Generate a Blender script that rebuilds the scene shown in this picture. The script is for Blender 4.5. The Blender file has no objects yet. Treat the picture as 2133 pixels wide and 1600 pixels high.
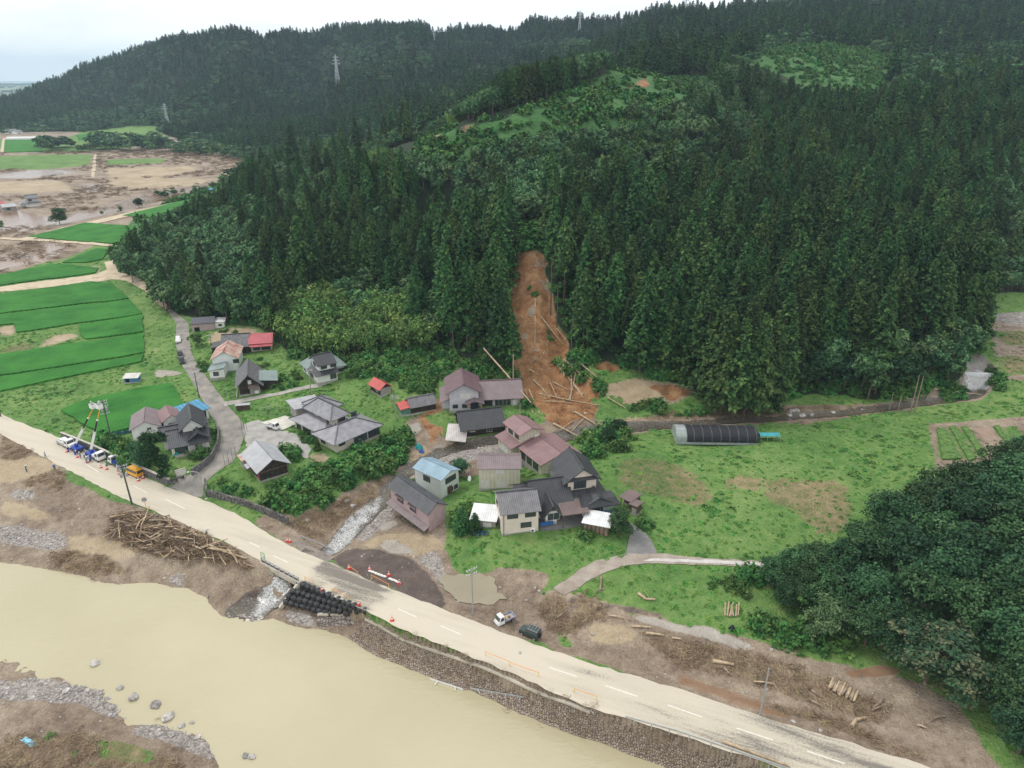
import bpy, bmesh, math, random
import numpy as np
from mathutils import Vector, Matrix, Euler
from mathutils.geometry import delaunay_2d_cdt
S = bpy.context.scene
COL = S.collection
rnd = random.Random(7)
NR = np.random.default_rng(11)
R = math.radians
# ------------------------------------------------------------------ camera
HC, FPX, PITCH = 80.0, 1480.0, R(23.45)      # drone 80 m above the road
cam_d = bpy.data.cameras.new('camera'); cam = bpy.data.objects.new('camera', cam_d); COL.objects.link(cam)
cam.location = (0, 0, HC); cam.rotation_euler = (R(90) - PITCH, 0, 0)
cam_d.sensor_width = 36; cam_d.lens = 36 * FPX / 2133.0
cam_d.clip_start = 1; cam_d.clip_end = 60000
S.camera = cam
# ------------------------------------------------------------------ sky: thin sun behind a bright cloud deck
SUN_EL, SUN_AZ = R(56), R(-62)               # azimuth measured from +Y towards +X
W = bpy.data.worlds.new('World'); S.world = W; W.use_nodes = True
nt = W.node_tree; nt.nodes.clear()
def wn(t, **k):
    n = nt.nodes.new(t)
    for a, b in k.items(): setattr(n, a, b)
    return n
wo = wn('ShaderNodeOutputWorld'); bg = wn('ShaderNodeBackground'); bg.inputs['Strength'].default_value = 0.1
sky = wn('ShaderNodeTexSky', sky_type='NISHITA', sun_disc=False, sun_elevation=SUN_EL, sun_rotation=SUN_AZ)
tc = wn('ShaderNodeTexCoord')
mp = wn('ShaderNodeMapping'); mp.inputs['Scale'].default_value = (1.5, 1.5, 5.5)
cl = wn('ShaderNodeTexNoise'); cl.inputs['Scale'].default_value = 2.6; cl.inputs['Detail'].default_value = 7; cl.inputs['Roughness'].default_value = 0.55
cr = wn('ShaderNodeValToRGB'); e = cr.color_ramp.elements
e[0].position = 0.36; e[0].color = (10.4, 10.6, 10.8, 1); e[1].position = 0.56; e[1].color = (12.8, 12.8, 12.8, 1)
mx = wn('ShaderNodeMix', data_type='RGBA'); mx.inputs[0].default_value = 0.93
nt.links.new(tc.outputs['Generated'], mp.inputs[0]); nt.links.new(mp.outputs[0], cl.inputs['Vector'])
nt.links.new(cl.outputs['Fac'], cr.inputs[0]); nt.links.new(sky.outputs[0], mx.inputs[6]); nt.links.new(cr.outputs[0], mx.inputs[7])
nt.links.new(mx.outputs[2], bg.inputs['Color']); nt.links.new(bg.outputs[0], wo.inputs['Surface'])
# ------------------------------------------------------------------ sun, soft as under thin cloud
sd = bpy.data.lights.new('sun', 'SUN'); sd.energy = 1.4; sd.angle = R(14); sd.color = (1.0, 0.965, 0.91)
sun = bpy.data.objects.new('sun', sd); COL.objects.link(sun)
sdir = Vector((math.sin(SUN_AZ) * math.cos(SUN_EL), math.cos(SUN_AZ) * math.cos(SUN_EL), math.sin(SUN_EL)))
sun.rotation_euler = sdir.to_track_quat('Z', 'Y').to_euler(); sun.location = sdir * 400
# ------------------------------------------------------------------ exposure and render settings
S.view_settings.view_transform = 'Standard'; S.view_settings.look = 'None'
S.view_settings.exposure = 0.1; S.view_settings.gamma = 1.0
cy = S.cycles
cy.max_bounces = 5; cy.diffuse_bounces = 2; cy.glossy_bounces = 2; cy.transmission_bounces = 3
cy.transparent_max_bounces = 8; cy.volume_bounces = 1; cy.caustics_reflective = False; cy.caustics_refractive = False
cy.use_denoising = True; cy.use_adaptive_sampling = True; cy.adaptive_threshold = 0.015

# ================================================================== picture <-> world
CP, SP = math.cos(PITCH), math.sin(PITCH)
def rays(uv):
    uv = np.asarray(uv, float).reshape(-1, 2)
    cx = (uv[:, 0] - 1066.5) / FPX; cyy = (uv[:, 1] - 800.0) / FPX
    return np.stack([cx, CP - cyy * SP, -SP - cyy * CP], 1)
def proj(x, y, z):
    yy = np.asarray(y, float); zz = np.asarray(z, float) - HC
    d = yy * CP - zz * SP; h = yy * SP + zz * CP
    d = np.maximum(d, 1e-3)
    return 1066.5 + FPX * np.asarray(x) / d, 800.0 - FPX * h / d
def on_z(uv, z):                     # where the sight line meets the level z
    d = rays(uv); t = (z - HC) / d[:, 2]
    return d[:, :2] * t[:, None]
def on_y(u, v, y):
    d = rays([(u, v)])[0]; t = y / d[1]
    return d[0] * t, y, HC + d[2] * t

# ================================================================== numpy noise and polygons
def vnoise(x, y, seed=0):
    xi = np.floor(x).astype(np.int64); yi = np.floor(y).astype(np.int64)
    fx = x - xi; fy = y - yi; fx = fx * fx * (3 - 2 * fx); fy = fy * fy * (3 - 2 * fy)
    def h(i, j):
        n = (i * 374761393 + j * 668265263 + seed * 974711) & 0x7fffffff
        n = ((n ^ (n >> 13)) * 1274126177) & 0x7fffffff
        return ((n ^ (n >> 16)) & 0xffff) / 65535.0
    return (h(xi, yi) * (1 - fx) + h(xi + 1, yi) * fx) * (1 - fy) + (h(xi, yi + 1) * (1 - fx) + h(xi + 1, yi + 1) * fx) * fy
def fbm(x, y, oct=4, seed=0):
    s = 0; a = .5; n = 0
    for k in range(oct):
        s = s + a * vnoise(x, y, seed + k); n += a; a *= .5; x = x * 2.03 + 5.1; y = y * 2.03 + 1.7
    return s / n
def inside(px, py, poly):
    r = np.zeros(px.shape, bool); n = len(poly)
    for i in range(n):
        x0, y0 = poly[i]; x1, y1 = poly[(i + 1) % n]
        if y0 == y1: continue
        c = ((y0 > py) != (y1 > py)) & (px < (x1 - x0) * (py - y0) / (y1 - y0) + x0)
        r ^= c
    return r
def edge_dist(px, py, poly, closed=True):
    d = np.full(px.shape, 1e9); n = len(poly)
    for i in range(n if closed else n - 1):
        x0, y0 = poly[i]; x1, y1 = poly[(i + 1) % n]
        dx, dy = x1 - x0, y1 - y0; L = dx * dx + dy * dy + 1e-12
        t = np.clip(((px - x0) * dx + (py - y0) * dy) / L, 0, 1)
        d = np.minimum(d, (px - x0 - t * dx) ** 2 + (py - y0 - t * dy) ** 2)
    return np.sqrt(d)
def sdist(px, py, poly):             # negative inside
    d = edge_dist(px, py, poly)
    return np.where(inside(px, py, poly), -d, d)
def sstep(a, b, x):
    t = np.clip((x - a) / (b - a), 0, 1); return t * t * (3 - 2 * t)

# ================================================================== object helpers
def tag(o, label=None, cat=None, group=None, kind=None):
    if label: o['label'] = label
    if cat: o['category'] = cat
    if group: o['group'] = group
    if kind: o['kind'] = kind
    return o
def empty(name, loc, rz=0, rot=None):
    o = bpy.data.objects.new(name, None); COL.objects.link(o); o.location = loc
    o.rotation_euler = rot if rot else (0, 0, rz); o.empty_display_size = 0.3
    return o
KIDS = {}
def setp(o, p):
    if p is not None: o.parent = p; KIDS.setdefault(p.name, []).append(o)
    return o
def copy_tree(o, parent=None):
    c = o.copy(); COL.objects.link(c)
    if parent is not None: setp(c, parent)
    for ch in KIDS.get(o.name, []): copy_tree(ch, c)
    return c
def from_np(name, v, f, mat=None, uv=None, smooth=False):
    me = bpy.data.meshes.new(name)
    v = np.asarray(v, np.float32); f = np.asarray(f, np.int32); k = f.shape[1]
    me.vertices.add(len(v)); me.vertices.foreach_set('co', v.ravel())
    me.loops.add(f.size); me.loops.foreach_set('vertex_index', f.ravel())
    me.polygons.add(len(f)); me.polygons.foreach_set('loop_start', np.arange(0, f.size, k, dtype=np.int32))
    if smooth: me.polygons.foreach_set('use_smooth', np.ones(len(f), bool))
    me.update(calc_edges=True)
    if uv is not None:
        l = me.uv_layers.new(name='UVMap'); l.data.foreach_set('uv', np.asarray(uv, np.float32)[f.ravel()].ravel())
    if mat: me.materials.append(mat)
    return me
def obj(name, me, parent=None, loc=(0, 0, 0)):
    o = bpy.data.objects.new(name, me); COL.objects.link(o); o.location = loc
    return setp(o, parent)
class MB:
    """collects faces with uv in metres and links them as ONE mesh"""
    def __init__(s): s.v = []; s.f = []; s.uv = []; s.mi = []; s.cur = 0
    def poly(s, pts, uv=None):
        b = len(s.v); s.v += [tuple(p) for p in pts]; s.f.append(tuple(range(b, b + len(pts))))
        if uv is None:
            p0 = Vector(pts[0]); ax = (Vector(pts[1]) - p0)
            ax = ax.normalized() if ax.length > 1e-9 else Vector((1, 0, 0))
            n = Vector((0, 0, 0))
            for i in range(1, len(pts) - 1): n += (Vector(pts[i]) - p0).cross(Vector(pts[i + 1]) - p0)
            ay = n.normalized().cross(ax) if n.length > 1e-12 else Vector((0, 1, 0))
            uv = [((Vector(p) - p0).dot(ax), (Vector(p) - p0).dot(ay)) for p in pts]
        s.uv += uv; s.mi.append(s.cur)
    def box(s, x0, x1, y0, y1, z0, z1, M=None, top=True, bot=True):
        c = [Vector(p) for p in ((x0, y0, z0), (x1, y0, z0), (x1, y1, z0), (x0, y1, z0), (x0, y0, z1), (x1, y0, z1), (x1, y1, z1), (x0, y1, z1))]
        if M is not None: c = [M @ p for p in c]
        for q in ((0, 1, 5, 4), (1, 2, 6, 5), (2, 3, 7, 6), (3, 0, 4, 7)): s.poly([c[i] for i in q])
        if top: s.poly([c[i] for i in (4, 5, 6, 7)])
        if bot: s.poly([c[i] for i in (3, 2, 1, 0)])
    def hexa(s, c):                  # eight corners: bottom ring then top ring
        for q in ((0, 1, 5, 4), (1, 2, 6, 5), (2, 3, 7, 6), (3, 0, 4, 7), (4, 5, 6, 7), (3, 2, 1, 0)): s.poly([c[i] for i in q])
    def tube(s, p, q, r0, r1=None, n=6, caps=True):
        p = Vector(p); q = Vector(q); r1 = r0 if r1 is None else r1
        d = (q - p); L = d.length
        if L < 1e-6: return
        d /= L; a = d.orthogonal().normalized(); b = d.cross(a)
        P = [p + (a * math.cos(6.28318 * i / n) + b * math.sin(6.28318 * i / n)) * r0 for i in range(n)]
        Q = [q + (a * math.cos(6.28318 * i / n) + b * math.sin(6.28318 * i / n)) * r1 for i in range(n)]
        for i in range(n):
            j = (i + 1) % n; s.poly([P[i], P[j], Q[j], Q[i]])
        if caps: s.poly(P[::-1]); s.poly(Q)
    def chain(s, pts, r0, r1=None, n=6):
        r1 = r0 if r1 is None else r1; k = len(pts) - 1
        for i in range(k):
            a = r0 + (r1 - r0) * i / k; b = r0 + (r1 - r0) * (i + 1) / k
            s.tube(pts[i], pts[i + 1], a, b, n)
    def bar(s, p, q, w, h):          # rectangular bar, w sideways, h upright
        p = Vector(p); q = Vector(q); d = q - p
        if d.length < 1e-6: return
        d.normalize(); sd_ = d.cross(Vector((0, 0, 1)))
        sd_ = sd_.normalized() if sd_.length > 1e-3 else Vector((1, 0, 0))
        up = sd_.cross(d); a = sd_ * w / 2; b = up * h / 2
        s.hexa([p - a - b, p + a - b, q + a - b, q - a - b, p - a + b, p + a + b, q + a + b, q - a + b])
    def lathe(s, prof, n=10, c=(0, 0, 0)):
        rings = [[(c[0] + r * math.cos(6.28318 * i / n), c[1] + r * math.sin(6.28318 * i / n), c[2] + z) for i in range(n)] for r, z in prof]
        for a, b in zip(rings, rings[1:]):
            for i in range(n):
                j = (i + 1) % n; s.poly([a[i], a[j], b[j], b[i]])
        s.poly(rings[-1]); s.poly(rings[0][::-1])
    def mesh(s, name, mats, weld=False, bevel=0, smooth=False):
        me = bpy.data.meshes.new(name); me.from_pydata([tuple(p) for p in s.v], [], s.f)
        l = me.uv_layers.new(name='UVMap'); l.data.foreach_set('uv', np.array(s.uv, np.float32).ravel())
        for m in (mats if isinstance(mats, (list, tuple)) else [mats]): me.materials.append(m)
        if s.mi: me.polygons.foreach_set('material_index', np.array(s.mi, np.int32))
        if weld or bevel:
            bm = bmesh.new(); bm.from_mesh(me); bmesh.ops.remove_doubles(bm, verts=bm.verts, dist=1e-4)
            if bevel: bmesh.ops.bevel(bm, geom=list(bm.edges), offset=bevel, segments=2, affect='EDGES', clamp_overlap=True)
            bm.to_mesh(me); bm.free()
        if smooth: me.polygons.foreach_set('use_smooth', np.ones(len(me.polygons), bool))
        me.update(); return me
    def build(s, name, mats, parent=None, **k):
        return obj(name, s.mesh(name, mats, **k), parent)
# ================================================================== materials
def Mt(name, col, rough=0.8, var=0.18, scale=1.5, bump=0.0, bscale=8.0, metal=0.0, col2=None, spec=0.3, coord='Object', detail=4, rnd_obj=0.0, wave=None, alpha=1.0):
    """procedural paint/wood/stone: noise between two tones, optional bump, optional wave pattern (axis, scale, depth, dark) on UV"""
    m = bpy.data.materials.new(name); m.use_nodes = True; t = m.node_tree; L = t.links.new
    b = t.nodes['Principled BSDF']; b.inputs['Roughness'].default_value = rough; b.inputs['Metallic'].default_value = metal
    b.inputs['Specular IOR Level'].default_value = spec
    tc = t.nodes.new('ShaderNodeTexCoord'); n = t.nodes.new('ShaderNodeTexNoise')
    n.inputs['Scale'].default_value = scale; n.inputs['Detail'].default_value = detail; n.inputs['Roughness'].default_value = 0.6
    L(tc.outputs[coord], n.inputs['Vector'])
    r = t.nodes.new('ShaderNodeValToRGB')
    c1 = tuple(max(0, c * (1 - var)) for c in col); c2 = col2 if col2 else tuple(min(1, c * (1 + var)) for c in col)
    r.color_ramp.elements[0].position = 0.33; r.color_ramp.elements[0].color = (*c1, 1)
    r.color_ramp.elements[1].position = 0.67; r.color_ramp.elements[1].color = (*c2, 1)
    L(n.outputs['Fac'], r.inputs[0]); out = r.outputs[0]
    h = None
    if wave:
        ax, ws, depth, dark = wave
        wv = t.nodes.new('ShaderNodeTexWave'); wv.bands_direction = ax; wv.wave_profile = 'SIN'; wv.inputs['Scale'].default_value = ws
        L(tc.outputs['UV'], wv.inputs['Vector'])
        mm = t.nodes.new('ShaderNodeMix'); mm.data_type = 'RGBA'; mm.blend_type = 'MULTIPLY'
        rr = t.nodes.new('ShaderNodeValToRGB'); rr.color_ramp.elements[0].position = 0.0; rr.color_ramp.elements[0].color = (dark, dark, dark, 1)
        rr.color_ramp.elements[1].position = 0.35; rr.color_ramp.elements[1].color = (1, 1, 1, 1)
        L(wv.outputs['Fac'], rr.inputs[0]); mm.inputs[0].default_value = 1; L(out, mm.inputs[6]); L(rr.outputs[0], mm.inputs[7]); out = mm.outputs[2]
        h = (wv.outputs['Fac'], depth)
    if rnd_obj:
        oi = t.nodes.new('ShaderNodeObjectInfo'); hs = t.nodes.new('ShaderNodeHueSaturation'); mr = t.nodes.new('ShaderNodeMapRange')
        mr.inputs['To Min'].default_value = 1 - rnd_obj; mr.inputs['To Max'].default_value = 1 + rnd_obj
        L(oi.outputs['Random'], mr.inputs['Value']); L(mr.outputs[0], hs.inputs['Value']); L(out, hs.inputs['Color']); out = hs.outputs[0]
    L(out, b.inputs['Base Color'])
    if bump or h:
        bp = t.nodes.new('ShaderNodeBump'); bp.inputs['Distance'].default_value = h[1] if h else bump
        bp.inputs['Strength'].default_value = 1.0
        if h: L(h[0], bp.inputs['Height'])
        else:
            n2 = t.nodes.new('ShaderNodeTexNoise'); n2.inputs['Scale'].default_value = bscale; n2.inputs['Detail'].default_value = 5
            L(tc.outputs[coord], n2.inputs['Vector']); L(n2.outputs['Fac'], bp.inputs['Height'])
        L(bp.outputs[0], b.inputs['Normal'])
    if alpha < 1: b.inputs['Alpha'].default_value = alpha
    return m

# ================================================================== the lie of the land: heights at points read off the photograph
ZP = [(-150,830,0),(0,875,0),(150,945,0),(300,1030,0),(450,1090,0),(600,1160,0),(790,1250,0),(1000,1340,0),(1250,1430,0),(1500,1520,0),(1800,1600,0),(2100,1700,0),
(50,1000,-1.2),(0,950,-.5),(100,1080,-2.2),(200,1050,-1.5),(0,1100,-3.0),(200,1130,-2.6),(300,1130,-2),(430,1160,-1.5),(120,1150,-3.6),(380,1190,-3.0),(480,1190,-2.5),(500,1250,-4.0),
(100,1480,-4.1),(50,1400,-4.5),(250,1560,-3.9),(50,1580,-3.6),(380,1590,-4.2),(0,1650,-3.4),(200,1700,-3.6),(-200,1500,-4),(800,1500,-5),(400,1350,-5),(1100,1650,-5),(0,1270,-5),(-300,1230,-5),
(100,650,.8),(100,760,.6),(250,860,.5),(50,830,.4),(300,620,1.2),(0,600,.8),(-150,700,.8),(-300,800,.3),(330,720,1.5),
(440,1020,.3),(480,930,1.6),(440,800,2.6),(390,700,3.0),(330,610,2.4),(240,565,1.6),(360,930,2.2),(300,900,1.8),(330,985,1.6),(400,870,2.0),
(620,870,3),(560,900,2.4),(700,940,2.6),(545,995,2.2),(600,1000,2),(480,1010,2),(560,1060,.4),(650,1040,1),(720,1010,1.0),(780,960,1.0),(820,930,1.0),
(790,820,5),(680,790,4.5),(540,735,4.3),(430,690,3.8),(520,690,4.6),(620,740,5),(560,800,3.6),(740,800,5),(850,790,6.5),(760,770,6.5),
(950,850,3.4),(1040,850,3.6),(1000,905,1.6),(880,860,3),(850,880,2.3),(860,930,.6),
(1080,930,-.1),(980,940,-.4),(900,965,-.8),(840,1000,-1.3),(790,1045,-1.8),(740,1090,-2.3),(690,1145,-3),(580,1215,-3.7),(540,1270,-4.1),(1300,890,.9),(1180,910,.4),(1450,885,1.5),(1600,868,2),(1750,860,2.6),(1850,850,3),(1960,830,3.6),(2030,810,4.2),(2040,768,6.5),(2060,660,7.5),(2133,655,8),
(1000,945,-.2),(880,990,-.7),(1080,1115,2.4),(1050,1060,2.6),(1130,985,2.7),(1040,1020,2.5),(1200,1075,2.5),(1300,1080,2.6),(1200,1000,2.7),(960,1060,1.4),(950,1110,.8),(915,1055,.1),(870,1095,-.5),(800,1130,-.9),(760,1150,-1),(800,1190,-.3),(900,1160,-.8),(870,1230,-.3),(1000,1150,1),(1100,1160,1),(1200,1160,1.2),(1050,1200,-.2),(970,1215,-1),(1000,1260,-1),(1100,1220,-.4),(1330,1150,1.5),(1250,1180,1),(1150,1230,0),(1500,1170,1.6),(1600,1185,1.8),
(1240,930,1.8),(1400,930,3.6),(1600,920,3.8),(1800,920,4.2),(1950,930,4.6),(1300,970,3.2),(1500,970,3.6),(1750,980,4),(1400,1000,3.4),(1600,1010,3.2),(1800,1000,3.6),(1350,1080,2.6),(1500,1100,2.2),(1650,1100,2.4),(2050,940,4.8),(2133,900,5.2),(2133,820,5.6),(2000,880,5),(2100,720,7),(2120,780,6.2),
(1200,1300,-.6),(1350,1280,-.4),(1450,1240,.6),(1550,1260,.6),(1500,1380,-1),(1700,1420,-.8),(1600,1440,-1.1),(1800,1510,-.9),(1950,1560,-.6),(2000,1480,.2),(1700,1320,-.2),(1350,1380,-.7),(2133,1600,.5),
(1800,1250,1.2),(1950,1300,1.8),(2100,1400,2),(2133,1200,4),(1950,1150,3.5),(2133,1050,6),(2050,1000,5.2),(1850,1100,3.0),(2300,1300,6),(2300,1100,9),
(260,560,2),(340,640,3),(480,665,4.4),(600,690,5),(640,735,5),(900,795,5),(1060,790,5.5),(1180,870,2.2),(1250,800,4.5),(1300,850,2.2),(1400,810,4.2),(1480,840,3),(1600,830,3.4),(1750,800,5),(1880,790,6.5),(1980,740,8.5),(2400,800,9),
(0,300,-2),(50,330,-2),(200,330,-2),(400,330,-2),(500,335,-2),(300,400,-2),(100,450,-1.5),(0,480,-1.5),(0,400,-2),(200,560,.5),(100,500,0),(430,410,0),(0,270,-2),(200,280,-2),(-400,400,-2),(-400,300,-2),(-300,550,0)]
# u, v, distance, height of the trees that stand there
YP = [(300,440,330,19),(450,370,390,19),(540,320,430,19),(450,520,270,15),(420,450,330,16),(640,560,215,21),(640,450,270,21),(640,380,330,21),(700,320,380,21),(870,310,300,14),
(900,560,205,21),(900,480,240,21),(900,400,290,21),(1000,450,235,21),(1000,370,265,18),(950,330,300,14),(1100,310,300,14),(1250,310,300,14),(1400,310,310,15),
(1130,780,174.8,0),(1140,730,187.9,0),(1110,650,198.6,0),(1105,530,225,0),(1105,490,238,0),(1105,440,262,0),
(1250,560,190,23),(1250,450,230,22),(1250,350,270,18),(1500,560,185,24),(1500,450,225,23),(1500,350,280,21),(1500,280,340,18),(1600,220,420,20),
(1750,560,185,24),(1750,450,225,23),(1750,350,280,22),(1750,260,340,22),(1750,190,410,22),(2000,560,200,21),(2000,450,245,22),(2000,350,300,22),(2000,250,370,22),(2000,180,440,22),(2150,500,290,15),
(1060,240,340,0),(930,290,345,0),(1200,220,350,0),(1200,160,420,0),(1350,200,380,0),(1330,165,430,0),(1450,250,350,4),(1500,200,400,8),(1130,130,385,22),
(1720,180,470,0),(1700,130,540,0),(1700,95,590,0),(1850,150,560,0),
(1600,30,800,20),(1600,0,1000,20),(1800,20,850,20),(2100,30,850,20),(2133,100,650,20),(2000,100,700,20),(1800,-60,1200,20),(2100,-60,1200,20),(2400,300,350,20),(2400,100,700,20),(2400,-60,1200,20),
(100,260,1100,15),(300,270,1000,15),(500,270,950,15),(200,200,1500,15),(400,170,1400,15),(600,170,1300,15),(600,230,1050,15),(703,166,1150,0),(700,250,850,16),(600,270,800,17),(750,280,700,17),(850,200,850,18),(905,104,1450,0),(1000,150,1000,18),(1000,110,1300,18),(1200,90,1100,18),(1207,68,1300,0),(1300,80,900,20),(1400,60,950,20),(1450,100,700,20),(1550,60,800,20),(350,262,1080,0)]
RIDGE = [(1530,3,1150),(1450,12,1250),(1380,12,1300),(1290,33,1400),(1200,35,1450),(1120,37,1500),(1060,62,1600),(1000,57,1650),(940,60,1650),(905,65,1650),(870,48,1550),(790,48,1550),(745,50,1550),(700,55,1600),(600,62,1650),(545,75,1600),(510,60,1550),(480,60,1550),(400,70,1600),(330,85,1650),(250,112,1700),(175,135,1750),(130,155,1800),(60,183,1850),(15,200,1900),(-60,230,1950)]
P = []
for u, v, z in ZP:
    (x, y), = on_z([(u, v)], z); P.append((x, y, z))
for u, v, y, h in YP:
    x, y, z = on_y(u, v, y); P.append((x, y, z - h))
for u, v, y in RIDGE:
    x, y, z = on_y(u, v, y); z -= 17; P.append((x, y, z)); P.append((x * 1.3, y * 1.3, z - 60 if z > 40 else -14))
for a in (-1.3, -.9, -.75, -.66):
    for y in (2100, 2600, 3200): P.append((a * y, y, -14))
for a in (1.0, 1.3, 1.6, 1.9): P.append((a * 60, 60, 0)); P.append((a * 100, 100, 4))
for a in (-1.0, -1.3): P.append((a * 100, 100, -4.5)); P.append((a * 200, 200, 0)); P.append((a * 600, 600, -2)); P.append((a * 1300, 1300, -4))
P.append((0, 38, -5)); P.append((-60, 38, -5)); P.append((45, 38, -1)); P.append((-45, 50, -4.2))
P = np.array(P)
KB = 0.8
ctr = np.stack([P[:, 0] / P[:, 1], np.log(P[:, 1]) * KB], 1)
ker = lambda d: np.sqrt(d * d + 0.0004)
Dm = ker(np.linalg.norm(ctr[:, None] - ctr[None], axis=2)) - 1e-3 * np.eye(len(P))
n_ = len(P); A_ = np.zeros((n_ + 3, n_ + 3)); A_[:n_, :n_] = -Dm; A_[:n_, n_] = 1; A_[:n_, n_ + 1:] = ctr; A_[n_:, :n_] = A_[:n_, n_:].T
wts = np.linalg.solve(A_, np.concatenate([P[:, 2], np.zeros(3)]))
AX = np.linspace(-1.45, 1.85, 838)
LB = np.concatenate([np.arange(math.log(36), math.log(330), 0.0042), np.arange(math.log(330), math.log(3000), 0.0095)])
YR = np.exp(LB); NA, NB = len(AX), len(LB)
GA, GL = np.meshgrid(AX, LB)
GY = np.exp(GL); GX = GA * GY
def rbf(a, lb):
    q = np.stack([a.ravel(), lb.ravel() * KB], 1); out = np.empty(len(q))
    for i in range(0, len(q), 40000):
        qq = q[i:i + 40000]
        d = ker(np.sqrt((qq[:, None, 0] - ctr[None, :, 0]) ** 2 + (qq[:, None, 1] - ctr[None, :, 1]) ** 2))
        out[i:i + 40000] = -d @ wts[:n_] + wts[n_] + qq @ wts[n_ + 1:]
    return out.reshape(a.shape)
# evaluate on every 4th node and interpolate: the field is smooth
ca = np.linspace(AX[0], AX[-1], 228); clb = np.concatenate([np.arange(LB[0], LB[-1], 0.017), [LB[-1]]])
CA, CL = np.meshgrid(ca, clb); CZ = rbf(CA, CL)
def blur(z, k):
    for _ in range(k):
        zp = np.pad(z, 1, mode='edge'); z = (zp[:-2, 1:-1] + zp[2:, 1:-1] + zp[1:-1, :-2] + zp[1:-1, 2:] + 2 * z) / 6
    return z
CZ = blur(CZ, 1)
def bil(grid, gx, gy, x, y):
    i = np.clip(np.searchsorted(gx, x) - 1, 0, len(gx) - 2); j = np.clip(np.searchsorted(gy, y) - 1, 0, len(gy) - 2)
    fx = np.clip((x - gx[i]) / (gx[i + 1] - gx[i]), 0, 1); fy = np.clip((y - gy[j]) / (gy[j + 1] - gy[j]), 0, 1)
    return (grid[j, i] * (1 - fx) + grid[j, i + 1] * fx) * (1 - fy) + (grid[j + 1, i] * (1 - fx) + grid[j + 1, i + 1] * fx) * fy
GZ = bil(CZ, ca, clb, GA, GL)

# ---- road, river and stream outlines (photograph pixels)
ROAD_UP = [(-400,735),(-150,803),(0,862),(61,888),(118,909),(190,943),(235,964),(294,992),(351,1015),(408,1036),(473,1060),(524,1087),(558,1112),(597,1134),(636,1153),(680,1168),(756,1202),(821,1230),(870,1248),(929,1272),(1014,1303),(1087,1334),(1157,1358),(1228,1381),(1277,1396),(1399,1431),(1480,1456),(1582,1491),(1717,1532),(1852,1571),(1940,1600),(2100,1652)]
ROAD_LO = [(1900,1690),(1622,1600),(1504,1560),(1413,1529),(1302,1498),(1246,1480),(1180,1457),(1095,1415),(1022,1385),(934,1349),(894,1335),(829,1307),(765,1275),(692,1240),(626,1211),(547,1171),(506,1148),(429,1111),(358,1081),(304,1057),(253,1040),(189,1003),(135,976),(81,947),(0,903),(-150,845),(-400,775)]
def smooth_line(uv):
    p = on_z(uv, 0.0); d = np.concatenate([[0], np.cumsum(np.linalg.norm(np.diff(p, axis=0), axis=1))]); s = np.arange(0, d[-1], 1.5); q = np.stack([np.interp(s, d, p[:, k]) for k in (0, 1)], 1); k = np.exp(-np.linspace(-2, 2, 13) ** 2); k /= k.sum()
    qp = np.concatenate([q[:1] + (q[:1] - q[1:2]) * np.arange(6, 0, -1)[:, None], q, q[-1:] + (q[-1:] - q[-2:-1]) * np.arange(1, 7)[:, None]])
    return np.stack([np.convolve(qp[:, c], k, 'valid') for c in (0, 1)], 1)
road_xy = np.concatenate([smooth_line(ROAD_UP), smooth_line(ROAD_LO)])
WZ = -4.7
RIV = [(-500,1060),(-200,1140),(0,1173),(37,1176),(94,1185),(175,1202),(216,1215),(250,1219),(283,1215),(331,1215),(358,1224),(388,1226),(429,1246),(442,1266),(462,1283),(506,1296),(533,1293),(567,1289),(604,1303),(635,1311),(662,1311),(720,1326),(777,1363),(821,1380),(894,1409),(943,1429),(980,1437),(1022,1457),(1083,1486),(1144,1511),(1217,1537),(1268,1552),(1314,1572),(1388,1598),(1560,1668),(1700,1730),(500,1730),(490,1660),(462,1597),(442,1566),(439,1546),(385,1519),(331,1509),(270,1506),(243,1475),(209,1435),(162,1425),(121,1411),(81,1411),(71,1393),(44,1379),(0,1376),(-200,1350),(-500,1330)]
riv_xy = on_z(RIV, WZ)
REVET_U = 640     # right of this the river edge is a steep stone revetment
near = (GY < 330)
nz = np.where(near); X, Y, Z = GX[nz], GY[nz], GZ[nz]
Z = Z + (fbm(X / 7, Y / 7, 3, 3) - .5) * .5
dr = sdist(X, Y, road_xy)
Z = np.where(dr < 4, Z * sstep(0, 4, dr) + (-0.03) * (1 - sstep(0, 4, dr)), Z)
dv = sdist(X, Y, riv_xy)
uu, vv = proj(X, Y, WZ)
slope = np.where((uu > REVET_U) & (vv < 1640 + (uu - 1300)), 1.0, 0.55)
slope = np.where((vv > 1340) & (uu < 560), 0.22, slope)
Z = np.where(dv > 0, np.minimum(Z, WZ - .05 + dv * slope), np.minimum(Z, WZ - .05 + np.maximum(dv * .35, -1.6)))
uG, vG = proj(X, Y, Z)
STREAM = [(2010,740),(2040,735),(2068,760),(2072,790),(2050,825),(1990,838),(1900,850),(1840,858),(1750,868),(1650,875),(1560,881),(1460,888),(1380,895),(1290,903),(1230,912),(1180,920),(1110,925),(1078,930),(1040,925),(1000,932),(960,940),(925,950),(890,970),(860,990),(838,1010),(818,1035),(800,1060),(775,1085),(745,1115),(715,1145),(640,1190),(625,1215),(590,1250),(535,1296),(500,1296),(468,1280),(505,1250),(545,1225),(565,1208),(620,1170),(675,1145),(690,1120),(715,1090),(750,1060),(785,1035),(800,1010),(830,980),(870,958),(905,938),(950,922),(1000,912),(1050,903),(1090,908),(1140,905),(1200,892),(1300,880),(1400,878),(1480,874),(1560,868),(1650,862),(1750,855),(1850,842),(1950,828),(1995,812),(2008,780)]
si = inside(uG, vG, STREAM) & (Y < 330)
sd_ = edge_dist(uG, vG, STREAM)
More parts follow.
